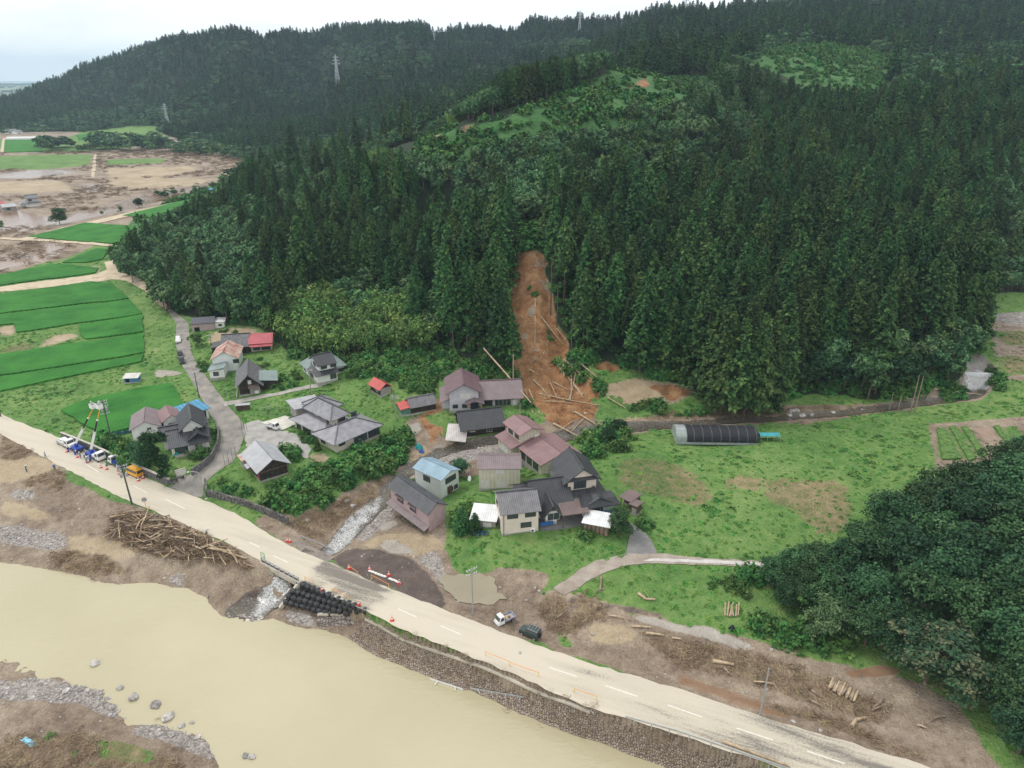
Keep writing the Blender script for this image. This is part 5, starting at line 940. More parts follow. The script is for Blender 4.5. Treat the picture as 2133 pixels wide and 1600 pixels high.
# tunnel greenhouses
def tunnel(name, lab, A, B, Wd, Ht, mat, endmat, split=None, z=None):
    h = House(name, lab, A, B, Wd, 'greenhouse', None, z=z); L = h.L; n = 14
    prof = [(Wd / 2 - Wd / 2 * math.cos(math.pi * i / n), Ht * (math.sin(math.pi * i / n) ** .62)) for i in range(n + 1)]
    def shell(x0, x1, m, nm):
        q = MB(); N = max(2, int((x1 - x0) / .45))
        for j in range(N):
            xa, xb = x0 + (x1 - x0) * j / N, x0 + (x1 - x0) * (j + 1) / N; s_ = 1 - .012 * (j % 2); s2 = 1 - .012 * ((j + 1) % 2)
            for (y0, z0), (y1, z1) in zip(prof, prof[1:]): q.poly([(xa, y0, z0 * s_), (xb, y0, z0 * s2), (xb, y1, z1 * s2), (xa, y1, z1 * s_)])
        return q.build(nm, m, h.root)
    if split: shell(0, split, endmat, 'clear_cover'); shell(split, L, mat, 'black_cover')
    else: shell(0, L, mat, 'cover')
    for x_, nm in ((0, 'end_wall'), (L, 'end_wall')):
        q = MB(); q.poly([(x_, y, z) for y, z in prof]); q.build(nm, endmat, h.root)
    q = MB()
    for k in range(int(L / 2) + 1): q.chain([(min(L, k * 2.0), y - (.02 if y < Wd / 2 else -.02), z * 1.01) for y, z in prof], .025, n=4)
    q.build('hoops', m_pipe, h.root); q = MB(); q.box(0, L, -.05, -.02, 0, .55); q.build('side_skirt', endmat, h.root)
m_net = Mt('black_shade_net', (.022, .023, .028), .6, .3, 2, wave=('X', 1.2, .02, .7)); m_poly = Mt('clear_film', (.36, .40, .40), .3, .2, 1.2, alpha=.8)
tunnel('tunnel_greenhouse', 'long tunnel greenhouse under black shade net with pale end by the stream', (1408, 927), (1579, 926), 6.0, 3.0, m_net, m_poly, 2.4)
tunnel('white_greenhouse', 'far long white tunnel greenhouse at the left edge of the valley', (14, 292), (77, 291), 8, 4.0, Mt('white_film', (.75, .75, .74), .5, .08, .5), m_poly, None, -1.9)
# ================================================================== bridge, walls, bags, rails
m_conc = Mt('weathered_concrete', (.50, .46, .39), .9, .22, .5, bump=.02); m_concd = Mt('stained_concrete', (.22, .19, .165), .9, .3, .6, bump=.02); m_rail = Mt('galvanised_rail', (.52, .54, .55), .4, .12, 1.5, metal=.4); m_orange = Mt('orange_plastic', (.75, .27, .04), .5, .15, 3); m_red = Mt('red_plastic', (.62, .05, .035), .5, .1, 3); m_yel = Mt('yellow_plastic', (.70, .48, .10), .55, .12, 3)
def stone_mat(name, c1, c2, joint, sc, uv=False):
    m = bpy.data.materials.new(name); m.use_nodes = True; t = m.node_tree; L = t.links.new; b = t.nodes['Principled BSDF']; b.inputs['Roughness'].default_value = .9; tc = t.nodes.new('ShaderNodeTexCoord')
    co = tc.outputs['UV' if uv else 'Object']; v = t.nodes.new('ShaderNodeTexVoronoi'); v.inputs['Scale'].default_value = sc; v.inputs['Randomness'].default_value = .65; L(co, v.inputs['Vector']); d = t.nodes.new('ShaderNodeTexVoronoi'); d.feature = 'DISTANCE_TO_EDGE'; d.inputs['Scale'].default_value = sc; d.inputs['Randomness'].default_value = .65; L(co, d.inputs['Vector'])
    s = t.nodes.new('ShaderNodeSeparateColor'); L(v.outputs['Color'], s.inputs[0]); n = t.nodes.new('ShaderNodeTexNoise'); n.inputs['Scale'].default_value = .5; n.inputs['Detail'].default_value = 5; L(tc.outputs['Object'], n.inputs['Vector'])
    a = t.nodes.new('ShaderNodeMath'); a.operation = 'MULTIPLY_ADD'; a.inputs[1].default_value = .55; L(s.outputs[0], a.inputs[0]); k = t.nodes.new('ShaderNodeMath'); k.operation = 'MULTIPLY'; k.inputs[1].default_value = .6; L(n.outputs['Fac'], k.inputs[0]); L(k.outputs[0], a.inputs[2])
    r = t.nodes.new('ShaderNodeValToRGB'); r.color_ramp.elements[0].position = .25; r.color_ramp.elements[0].color = (*c1, 1); r.color_ramp.elements[1].position = .85; r.color_ramp.elements[1].color = (*c2, 1); L(a.outputs[0], r.inputs[0])
    e = t.nodes.new('ShaderNodeValToRGB'); e.color_ramp.elements[0].position = .02; e.color_ramp.elements[1].position = .10; L(d.outputs['Distance'], e.inputs[0]); mx = t.nodes.new('ShaderNodeMix'); mx.data_type = 'RGBA'; L(e.outputs[0], mx.inputs[0]); mx.inputs[6].default_value = (*joint, 1); L(r.outputs[0], mx.inputs[7]); L(mx.outputs[2], b.inputs['Base Color'])
    bp = t.nodes.new('ShaderNodeBump'); bp.inputs['Distance'].default_value = .12; L(e.outputs[0], bp.inputs['Height']); L(bp.outputs[0], b.inputs['Normal']); return m
m_cobble = stone_mat('revetment_stones', (.21, .16, .12), (.38, .31, .25), (.13, .095, .07), 3.0); m_ashlar = stone_mat('masonry', (.20, .165, .145), (.38, .33, .30), (.09, .075, .06), 1.9); m_rubble = stone_mat('rubble_wall', (.07, .065, .06), (.24, .225, .21), (.03, .03, .028), 2.4); m_blockw = stone_mat('grey_block_wall', (.13, .125, .125), (.20, .19, .19), (.08, .08, .08), 1.6)
def p3(u, v, z): return Vector((*on_z([(u, v)], z)[0], z))
def wall_line(name, label, pts, h, th, mat, cat='wall', top=None, coping=None, dz=-.8, inward=1):
    """free standing or retaining wall along ground points"""
    P_ = [at(u, v) for u, v in pts]; Q = []
    for i in range(len(P_) - 1):
        k = max(1, int((P_[i + 1] - P_[i]).length / 1.5))
        for j in range(k): Q.append(P_[i].lerp(P_[i + 1], j / k))
    Q.append(P_[-1]); q = MB(); c = MB(); uvx = 0
    nr = []
    for i in range(len(Q)):
        d = (Q[min(i + 1, len(Q) - 1)] - Q[max(i - 1, 0)]); d.z = 0; d.normalize(); nr.append(Vector((-d.y, d.x, 0)) * th * inward)
    for i in range(len(Q) - 1):
        a, b = Q[i], Q[i + 1]; hz = Vector((0, 0, h)); dd = Vector((0, 0, dz)); na, nb = nr[i], nr[i + 1]
        q.hexa([a + dd, b + dd, b + dd + nb, a + dd + na, a + hz + na * .3, b + hz + nb * .3, b + hz + nb, a + hz + na])
        if coping: c.hexa([a + hz + na * .1, b + hz + nb * .1, b + hz + nb * 1.1, a + hz + na * 1.1] + [p + Vector((0, 0, .14)) for p in (a + hz + na * .1, b + hz + nb * .1, b + hz + nb * 1.1, a + hz + na * 1.1)])
    o = q.build(name, mat); tag(o, label, cat)
    if coping: c.build('coping', coping, o)
    return o
# the road bridge over the stream mouth
A_, B_b = p3(545, 1171, 0), p3(622, 1212, 0); dr_ = (B_b - A_).normalized(); nn_ = Vector((-dr_.y, dr_.x, 0)); Lb = (B_b - A_).length
br = empty('road_bridge', A_, math.atan2(dr_.y, dr_.x)); tag(br, 'short concrete road bridge over the stream mouth with grey railing', 'bridge')
q = MB(); q.box(-.3, Lb + .4, -.25, .35, -.9, .12); q.build('deck_edge', m_conc, br); q = MB(); q.box(0, Lb, .36, 8.2, -.85, -.06); q.build('deck_slab', m_concd, br)
q = MB(); q.box(-.4, .8, .3, 7.5, -5, -.86); q.build('abutment', m_concd, br); q = MB(); q.box(Lb - .7, Lb + .4, .3, 7.5, -5, -.86); q.build('abutment', m_concd, br)
rl = MB(); rl.bar((0, 0, .95), (Lb, 0, .95), .10, .10); rl.bar((0, 0, .58), (Lb, 0, .58), .06, .06)
for i in range(9): rl.box(i * Lb / 8 - .07, i * Lb / 8 + .07, -.07, .07, .12, .93)
rl.build('railing', m_pipe, br); q = MB()
for i in range(8): q.box((i + .18) * Lb / 8, (i + .82) * Lb / 8, -.04, .0, .2, .52)
q.build('railing_panels', m_frame, br)
# river revetment and its coping
rv = drape('stone_revetment', [(757,1284),(800,1304),(830,1318),(894,1345),(940,1366),(1022,1400),(1100,1436),(1180,1466),(1246,1488),(1302,1506),(1413,1538),(1504,1570),(1600,1603),(1700,1640),(1640,1700),(1388,1600),(1314,1574),(1268,1554),(1217,1539),(1144,1513),(1083,1488),(1022,1459),(943,1431),(894,1411),(821,1382),(777,1365),(726,1328)], m_cobble, off=.10, step=.8, jit=.12)
tag(rv, 'sloping cobbled river revetment below the road, strewn with dead brush', 'revetment')
cp = MB(); pts = [at(u, v, .2) + Vector((0, 0, .15)) for u, v in ((762,1290),(800,1310),(838,1332),(900,1354),(950,1371),(1000,1388),(1060,1414),(1100,1434),(1140,1450),(1180,1464),(1230,1484))]
for a, b in zip(pts, pts[1:]): cp.bar(a, b, .55, .35)
tag(cp.build('concrete_coping', m_conc), 'pale concrete kerb running along the top of the river revetment', 'kerb')
# broken masonry wall below the bags
a, b, c, d = p3(661, 1282, -2.9), p3(757, 1281, -2.3), p3(752, 1322, -4.8), p3(661, 1313, -5.0); q = MB(); dn = Vector((.3, 1.2, -.2)); q.hexa([d, c, c + dn, d + dn, a, b, b + dn, a + dn]); mw = q.build('masonry_wall', m_ashlar); tag(mw, 'broken masonry river wall with pale top below the black bags', 'wall')
q = MB(); q.hexa([a + Vector((0, -.12, 0)), b + Vector((0, -.12, 0)), b + dn * .8, a + dn * .8] + [p + Vector((0, 0, .3)) for p in (a + Vector((0, -.12, 0)), b + Vector((0, -.12, 0)), b + dn * .8, a + dn * .8)]); q.build('coping', m_conc, mw)
q = MB(); q.bar(p3(622, 1216, -.3), p3(584, 1266, -3.6), .5, .6); tag(q.build('concrete_sill', m_conc), 'slanting concrete sill at the left end of the black bag slope', 'sill')
# black tonne bags
m_bag = Mt('black_bag', (.020, .020, .023), .42, .4, 3, bump=.12, bscale=3.5, spec=.6)
def bag_mesh(seed, r=.56, h=.95):
    g = random.Random(seed); q = MB(); n = 12; prof = [(r * .80, 0), (r * 1.02, .12 * h), (r * 1.05, .5 * h), (r * 1.0, .85 * h), (r * .72, 1.0 * h), (r * .30, 1.02 * h), (r * .16, 1.16 * h), (r * .03, 1.18 * h)]
    off = [g.uniform(.92, 1.08) for _ in range(n)]; rings = [[(R_ * off[i] * math.cos(6.2832 * i / n), R_ * off[i] * math.sin(6.2832 * i / n), z + .05 * off[i]) for i in range(n)] for R_, z in prof]
    for a, b in zip(rings, rings[1:]):
        for i in range(n): q.poly([a[i], a[(i + 1) % n], b[(i + 1) % n], b[i]])
    q.poly(rings[-1]); return q.mesh('tonne_bag', m_bag, smooth=True)
bags = [bag_mesh(i) for i in range(4)]
ROWS = [((623,1220), (762,1277), -.95, 'in the top row under the road edge'), ((612,1236), (745,1277), -1.75, 'in the second row of the slope'), ((603,1248), (722,1281), -2.5, 'in the third row of the slope'), ((598,1259), (690,1283), -3.25, 'in the bottom row by the sill')]
for ri, (a, b, z, lab) in enumerate(ROWS):
    A, B = p3(*a, z), p3(*b, z); n = int((B - A).length / 1.06)
    for i in range(n + 1):
        p = A.lerp(B, i / n); o = obj('tonne_bag', bags[rnd.randrange(4)]); o.location = p + Vector((rnd.uniform(-.04, .04), rnd.uniform(-.05, .05), rnd.uniform(-.03, .03))); o.rotation_euler = (rnd.uniform(-.08, .08), rnd.uniform(-.08, .08), rnd.uniform(0, 6.3)); o.scale = (rnd.uniform(.95, 1.1),) * 2 + (rnd.uniform(.92, 1.1),)
        tag(o, 'black tonne bag of fill ' + lab, 'sandbag', 'black tonne bags, row %s' % ('top', 'second', 'third', 'bottom')[ri])
m_wbag = Mt('white_sack', (.66, .63, .58), .8, .1, 4)
q = MB(); q.lathe([(.03, -.12), (.22, -.10), (.30, 0), (.22, .10), (.03, .12)], 10); wb = q.mesh('white_sandbag', m_wbag, smooth=True)
for i in range(11):
    if i == 6: continue
    p = p3(771 + 6.0 * i, 1189 + 2.45 * i, 0); o = obj('white_sandbag', wb, None, (p.x, p.y, H(p.x, p.y) + .16)); o.scale = (1.5, .9, 1); o.rotation_euler = (0, 0, rnd.uniform(-.9, .1)); tag(o, 'white sandbag in the short row on the gravel detour', 'sandbag', 'white sandbags on the detour')
# traffic cones
q = MB(); q.cur = 0; q.box(-.26, .26, -.26, .26, 0, .06); q.lathe([(.20, .06), (.155, .26)], 12); q.lathe([(.11, .46), (.075, .60)], 12); q.lathe([(.04, .74), (.03, .82)], 12); q.cur = 1; q.lathe([(.155, .26), (.11, .46)], 12); q.lathe([(.075, .60), (.04, .74)], 12); cm = q.mesh('traffic_cone', [m_red, m_wht])
CONES = [(599,1128,'left of a pair at the mud edge by the road'),(604,1129,'right of a pair at the mud edge by the road'),(679,1164,'at the stream side corner before the detour'),(727,1185,'at the left end of an orange barrier on the detour'),(770,1187,'at the upper end of the white sandbag row'),(810,1199,'behind the middle of the white sandbag row'),(832,1216,'at the lower end of the white sandbag row'),(671,1230,'on the road edge above the left of the bags'),(747,1260,'on the road edge above the right of the bags'),(817,1293,'alone on the dusty road beyond the bags'),(140,942,'beside the front bucket truck'),(162,953,'at the feet of the workers by the first truck'),(183,964,'between the two bucket trucks'),(211,975,'by the cab of the second bucket truck'),(223,978,'between bucket truck and small crew truck'),(249,988,'behind the small crew truck'),(268,983,'just ahead of the yellow van'),(289,1002,'behind the yellow van, nearer the lane'),(299,997,'behind the yellow van by the wall')]
for u, v, l in CONES:
    p = at(u, v); o = obj('traffic_cone', cm, None, (p.x, p.y, max(p.z, H(p.x, p.y)) + .03)); o.scale = (1.25, 1.25, 1.25); tag(o, 'red and white traffic cone ' + l, 'cone', 'traffic cones along the road')
def barrier(a, b, lab):
    A, B = at(*a), at(*b); e = empty('orange_barrier', A, math.atan2(B.y - A.y, B.x - A.x)); L = dist(A, B); tag(e, lab, 'barrier', 'orange barriers at the washed out road')
    q = MB(); q.tube((0, 0, .85), (L, 0, .85), .04); q.build('rail', m_orange, e)
    for x in (0, L):
        q = MB(); q.tube((x, 0, 0), (x, 0, .95), .045); q.tube((x, -.3, .03), (x, .3, .03), .04); q.build('post', m_yel, e)
for a, b, l in (((636,1210),(654,1221),'short orange barrier at the bridge end of the bag slope'), ((693,1234),(726,1252),'orange barrier on the road edge above the middle of the bags'), ((727,1186),(746,1200),'orange barrier at the top of the detour ramp'), ((774,1206),(810,1225),'orange barrier between muddy road and sandbag row'), ((1012,1367),(1062,1388),'upper of two yellow orange barriers lying on the dusty road'), ((1062,1389),(1122,1410),'lower of two yellow orange barriers lying on the dusty road'), ((1196,1444),(1243,1460),'orange barrier farthest along the dusty road')): barrier(a, b, l)
def guardrail(name, lab, pts, h=.75, posts=2.0, mat=m_rail, fallen=False, zz=None):
    P_ = [(p3(u, v, zz) if zz is not None else at(u, v)) for u, v in pts]; q = MB(); e = empty(name, P_[0]); tag(e, lab, 'guard rail'); o = P_[0]
    for a, b in zip(P_, P_[1:]):
        for dz_ in ((h, .0), (h - .16, .05)):
            q.bar(a - o + Vector((0, 0, dz_[0])), b - o + Vector((0, 0, dz_[0])), .06, .15)
    q.build('rail', mat, e); tot = 0
    for a, b in zip(P_, P_[1:]):
        n = max(1, int((b - a).length / posts))
        for i in range(n):
            p = a.lerp(b, (i + .5) / n) - o; q = MB()
            if fallen: q.tube(p + Vector((0, 0, h)), p + Vector((rnd.uniform(-.5, .5), -.7, h - .1)), .07)
            else: q.tube(p + Vector((0, 0, -.4)), p + Vector((0, 0, h)), .07)
            q.build('post', mat, e)
guardrail('guard_rail', 'white guard rail beams beside the stream above the road', [(626,1122), (660,1137), (697,1154)]); guardrail('guard_rail', 'standing galvanised guard rail along the lower right road edge', [(1302,1500), (1413,1531), (1504,1562), (1622,1603), (1760,1652)], zz=0.0)
guardrail('fallen_guard_rail', 'fallen guard rail hanging across the revetment above the river', [(980,1437), (1040,1447), (1100,1457), (1150,1470), (1246,1484)], h=.35, fallen=True); guardrail('fallen_guard_rail', 'bent end of guard rail half sunk at the river edge', [(895,1418), (930,1428), (965,1440)], h=.4, fallen=True, mat=m_wht)
# retaining walls
wall_line('retaining_wall', 'grey roadside retaining wall in front of the black tiled house', [(128,915), (190,940), (235,961), (290,987), (330,1004), (353,1014)], 1.7, .5, m_blockw, coping=m_conc)
wall_line('retaining_wall', 'dark stone wall rounding the corner of the village road', [(352,1013), (372,1003), (384,1000)], .9, .5, m_rubble)
wall_line('retaining_wall', 'curved dark retaining wall below the black tiled house', [(402,992), (425,978), (446,958), (458,932), (460,910), (453,888)], 1.7, .45, m_blockw)
wall_line('stone_wall', 'dry stone wall holding the bank under the black shed', [(425,1010), (428,1034), (462,1043), (507,1056), (555,1074), (598,1094)], 1.5, .6, m_rubble)
a = at(384, 1000); st = MB()
for i in range(7): st.box(-1.1, 1.1, i * .42, (i + 1) * .42 + (2.9 - (i + 1) * .42), i * .2 - .3, (i + 1) * .2)
o = st.build('stone_steps', m_slab2); o.location = a; o.rotation_euler = (0, 0, R(38)); tag(o, 'flight of stone steps up to the black tiled house', 'steps')
# ================================================================== vehicles (x is forward)
m_tyre = Mt('tyre', (.015, .015, .016), .85, .2, 4); m_rim = Mt('steel_rim', (.40, .41, .42), .4, .1, 4, metal=.5); m_lamp = Mt('lamp_glass', (.65, .65, .60), .15, .05, 3); m_tail = Mt('tail_lamp', (.40, .02, .02), .3, .1, 3); v_white = Mt('white_paint', (.76, .76, .75), .3, .05, 2, spec=.5); v_yel = Mt('yellow_paint', (.72, .36, .03), .3, .06, 2, spec=.5); v_green = Mt('dark_green_paint', (.035, .055, .05), .35, .1, 2, spec=.5); v_black = Mt('black_paint', (.022, .024, .028), .25, .1, 2, spec=.6); v_blue = Mt('blue_paint', (.025, .06, .33), .4, .12, 2); v_silver = Mt('silver_paint', (.45, .47, .48), .3, .06, 2, metal=.3)
def vroot(name, lab, rear, front, cat, L, z=None):
    a, b = at(*rear), at(*front); c = (a + b) / 2; e = empty(name, (c.x, c.y, (H(c.x, c.y) if z is None else z) + .04), math.atan2(b.y - a.y, b.x - a.x)); tag(e, lab, cat); return e
def wheels(e, xs, w, r, tw=.18):
    for x in xs:
        for s in (-1, 1):
            q = MB(); y0 = s * w; q.tube((x, y0 - tw / 2, r), (x, y0 + tw / 2, r), r, n=14); o = q.build('wheel', m_tyre, e); q = MB(); q.tube((x, y0 + s * tw * .45, r), (x, y0 + s * (tw / 2 + .015), r), r * .6, n=12); q.build('rim', m_rim, o)
def cabin(e, name, x0, x1, w, z0, z1, rx0, rx1, tw, paint, bev=.05):
    q = MB(); q.hexa([(x0, -w, z0), (x1, -w, z0), (x1, w, z0), (x0, w, z0), (x0 + rx0, -tw, z1), (x1 - rx1, -tw, z1), (x1 - rx1, tw, z1), (x0 + rx0, tw, z1)]); return q.build(name, paint, e, weld=True, bevel=bev)
def glass(e, c, name='window'):
    """pane slab from four corners, pushed out a little"""
    c = [Vector(p) for p in c]; n = (c[1] - c[0]).cross(c[3] - c[0]).normalized() * .012; q = MB(); q.hexa([p - n for p in c] + [p + n for p in c]); return q.build(name, m_glass, e)
def lamps(e, x, w, z, mat, nm, dx=.03, s_=.11):
    for s in (-1, 1):
        q = MB(); q.box(x - dx, x + dx, s * w - s_, s * w + s_, z - .07, z + .07); q.build(nm, mat, e)
def cabglass(e, x0, x1, w, z0, z1, rx0, rx1, tw, rear=True, n=1):
    f = lambda a, b, t: a + (b - a) * t; lo, hi = .48, .90; zl, zh = f(z0, z1, lo), f(z0, z1, hi)
    xf = lambda t: x1 - rx1 * t; xr = lambda t: x0 + rx0 * t; ww = lambda t: f(w, tw, t)
    glass(e, [(xf(lo) + .01, -ww(lo) * .9, zl), (xf(lo) + .01, ww(lo) * .9, zl), (xf(hi) + .01, ww(hi) * .88, zh), (xf(hi) + .01, -ww(hi) * .88, zh)], 'windscreen')
    if rear: glass(e, [(xr(lo) - .01, ww(lo) * .85, zl), (xr(lo) - .01, -ww(lo) * .85, zl), (xr(hi) - .01, -ww(hi) * .82, zh), (xr(hi) - .01, ww(hi) * .82, zh)], 'rear_window')
    for s in (-1, 1):
        for i in range(n):
            a = lambda t: f(xr(t) + .12, xf(t) - .15, i / n) + .04; b = lambda t: f(xr(t) + .12, xf(t) - .15, (i + 1) / n) - .04
            glass(e, [(a(lo), s * (ww(lo) + .005), zl), (b(lo), s * (ww(lo) + .005), zl), (b(hi), s * (ww(hi) + .005), zh), (a(hi), s * (ww(hi) + .005), zh)], 'side_window')
def small_truck(e, paint, bedmat, load=True, box=False):
    cabin(e, 'cab', .35, 1.68, .72, .42, 1.82, .05, .55, .62, paint); cabglass(e, .35, 1.68, .72, .42, 1.82, .05, .55, .62, True, 1)
    q = MB(); q.box(-1.7, .33, -.70, .70, .50, .68); q.build('chassis', m_frame, e); q = MB()
    q.box(-1.7, .30, -.72, -.67, .69, 1.0); q.box(-1.7, .30, .67, .72, .69, 1.0); q.box(-1.72, -1.66, -.66, .66, .69, 1.0); q.box(.24, .30, -.66, .66, .69, 1.05); q.build('bed_sides', bedmat, e); q = MB(); q.box(-1.65, .23, -.66, .66, .69, .73); q.build('bed_floor', m_pipe, e)
    wheels(e, (-1.1, 1.05), .62, .27); lamps(e, 1.69, .5, .72, m_lamp, 'headlight'); lamps(e, -1.73, .55, .6, m_tail, 'tail_light')
    q = MB(); q.bar((.30, -.6, 1.55), (.30, .6, 1.55), .05, .05); q.bar((.30, -.6, 1.0), (.30, -.6, 1.55), .05, .05); q.bar((.30, .6, 1.0), (.30, .6, 1.55), .05, .05); q.build('guard_frame', m_pipe, e)
e = vroot('small_truck', 'white small pickup truck parked on the gravel by the pale forecourt', (557,892), (583,897), 'truck', 3.4); small_truck(e, v_white, v_white)
e = vroot('small_truck', 'white small truck with blue edged bed parked at the muddy road edge', (1070,1291), (1032,1302), 'truck', 3.4); small_truck(e, v_white, Mt('blue_white_bed', (.10, .14, .42), .5, .2, 2, col2=(.6, .6, .62)))
q = MB()
for i in range(9): x = rnd.uniform(-1.3, 0); y = rnd.uniform(-.4, .4); q.box(x, x + .4, y, y + .3, .74, .74 + rnd.uniform(.15, .4))
q.build('cargo', Mt('mixed_cargo', (.45, .32, .20), .8, .4, 3), e)
e = vroot('crew_truck', 'small white crew truck with dark blue bed between bucket truck and yellow van', (256,974), (231,963), 'truck', 3.6); small_truck(e, v_white, v_blue); e.scale = (1.25, 1.2, 1.15)
q = MB(); q.box(-1.3, .1, -.5, .5, .74, 1.2); q.build('tool_box', v_blue, e)
e = vroot('pickup_truck', 'silver pickup truck at the head of the row of works trucks', (145,932), (123,921), 'truck', 4.2)
cabin(e, 'body', -2.1, 2.1, .85, .4, .95, .05, .15, .82, v_silver); cabin(e, 'cab', -1.6, .9, .82, .95, 1.75, .3, .55, .66, v_white); cabglass(e, -1.6, .9, .82, .6, 1.75, .3, .55, .66, True, 2); wheels(e, (-1.3, 1.3), .75, .34); lamps(e, 2.1, .6, .75, m_lamp, 'headlight'); lamps(e, -2.12, .65, .75, m_tail, 'tail_light')
e = vroot('yellow_van', 'bright yellow works van parked at the tail of the roadside row', (294,995), (270,985), 'van', 4.4)
cabin(e, 'body', -2.15, 2.15, .85, .35, 1.95, .15, .75, .74, v_yel, .09); cabglass(e, -2.15, 2.15, .85, .35, 1.95, .15, .75, .74, True, 3); wheels(e, (-1.35, 1.4), .74, .32); lamps(e, 2.13, .62, .75, m_lamp, 'headlight'); lamps(e, -2.14, .74, .85, m_tail, 'tail_light', s_=.08)
q = MB(); q.box(-1.5, .9, -.55, .55, 2.0, 2.06); [q.bar((x, -.62, 1.98), (x, .62, 1.98), .06, .08) for x in (-1.3, -.3, .7)]; q.build('roof_rack', v_yel, e)
e = vroot('green_jeep', 'dark green boxy off-roader parked at the muddy road edge', (1121,1332), (1088,1317), 'car', 3.5)
cabin(e, 'body', -1.7, 1.7, .74, .45, 1.02, .03, .05, .72, v_green, .05); cabin(e, 'cabin', -1.68, .62, .71, 1.03, 1.72, .06, .22, .62, v_green, .05); cabglass(e, -1.68, .62, .71, .70, 1.72, .06, .22, .62, True, 2); wheels(e, (-1.1, 1.15), .66, .36, .22); lamps(e, 1.7, .5, .82, m_lamp, 'headlight'); lamps(e, -1.71, .6, .62, m_tail, 'tail_light', s_=.08)
q = MB(); q.tube((-1.72, .12, .95), (-1.92, .12, .95), .34, n=14); q.build('spare_wheel', m_tyre, e); q = MB(); [q.bar((x, -.6, 1.77), (x, .6, 1.77), .04, .06) for x in (-1.4, -.9, -.4, .1)]; [q.bar((-1.5, s * .58, 1.76), (.3, s * .58, 1.76), .05, .05) for s in (-1, 1)]; q.build('roof_rack', m_pipe, e)
for nm, lab, r_, f_, pt in (('white_car', 'small white car coming down the village road', (372,708), (372,716), v_white), ('black_car', 'black car parked at the verge of the village road, the farther one', (375,739), (378,746), v_black), ('black_car', 'black car parked at the verge of the village road, the nearer one', (378,751), (381,759), v_black)):
    e = vroot(nm, lab, r_, f_, 'car', 3.7); cabin(e, 'body', -1.85, 1.85, .80, .32, .92, .04, .12, .78, pt, .08); cabin(e, 'cabin', -1.75, .75, .76, .92, 1.5, .35, .65, .60, pt, .06); cabglass(e, -1.75, .75, .76, .65, 1.5, .35, .65, .60, True, 2); wheels(e, (-1.15, 1.2), .70, .30); lamps(e, 1.83, .58, .68, m_lamp, 'headlight'); lamps(e, -1.86, .62, .75, m_tail, 'tail_light')
# ================================================================== people: skinned figures
m_skin = Mt('skin', (.50, .30, .21), .6, .08, 5); m_hair = Mt('black_hair', (.012, .010, .010), .5, .2, 6); m_helm = Mt('white_helmet', (.78, .78, .76), .3, .04, 3); m_boot = Mt('black_boot', (.02, .02, .02), .6, .2, 4)
def person_mesh(pose, shirt, trousers):
    bend, knee, armL, armR, stride = pose
    c, s_ = math.cos(bend), math.sin(bend); hipz = .86 - knee * .35; T_ = lambda x, y, z: (x * c + z * s_, y, hipz + z * c - x * s_)
    V = [(0, 0, hipz), T_(.01, 0, .22), T_(0, 0, .45), T_(.0, 0, .56), T_(.03, 0, .66), T_(.04, 0, .76)]; rad = [.155, .145, .165, .075, .085, .095]; E = [(0, 1), (1, 2), (2, 3), (3, 4), (4, 5)]
    for sd, ar in ((1, armL), (-1, armR)):
        b = len(V); el = (.26 * math.sin(ar), -.26 * math.cos(ar)); ar2 = ar + .35; fo = (.24 * math.sin(ar2), -.24 * math.cos(ar2))
        V += [T_(0, sd * .19, .44), T_(el[0], sd * .26, .44 + el[1]), T_(el[0] + fo[0], sd * .24, .44 + el[1] + fo[1]), T_(el[0] + fo[0] * 1.33, sd * .235, .44 + el[1] + fo[1] * 1.33)]; rad += [.072, .05, .038, .044]; E += [(2, b), (b, b + 1), (b + 1, b + 2), (b + 2, b + 3)]
        b = len(V); st_ = stride * sd; V += [(st_ * .15, sd * .10, hipz - .06), (st_ * .5 + knee * .30, sd * .12, hipz * .5), (st_ - knee * .05, sd * .13, .08), (st_ + .16 - knee * .05, sd * .14, .045)]; rad += [.105, .075, .052, .048]; E += [(0, b), (b, b + 1), (b + 1, b + 2), (b + 2, b + 3)]
    me = bpy.data.meshes.new('tmp'); me.from_pydata(V, E, []); o = bpy.data.objects.new('tmp', me); COL.objects.link(o); md = o.modifiers.new('s', 'SKIN'); me.update()
    for i, sv in enumerate(me.skin_vertices[0].data): sv.radius = (rad[i], rad[i] * (.78 if i < 3 else 1)); sv.use_root = (i == 0)
    o.modifiers.new('u', 'SUBSURF').levels = 1; dg = bpy.context.evaluated_depsgraph_get(); r = bpy.data.meshes.new_from_object(o.evaluated_get(dg)); bpy.data.objects.remove(o); r.name = 'person'
    for m in (shirt, trousers, m_skin, m_boot): r.materials.append(m)
    hd = Vector(V[4]); hands = [Vector(V[9]), Vector(V[17])]
    for p in r.polygons:
        cc = p.center; p.material_index = 2 if (cc - hd).length < .17 or min((cc - h_).length for h_ in hands) < .09 else (3 if cc.z < .12 else (1 if cc.z < hipz + .02 and min((cc - h_).length for h_ in hands) > .2 and abs(cc.y) < .23 else 0))
        p.use_smooth = True
    return r, Vector(V[5]), (c, s_)
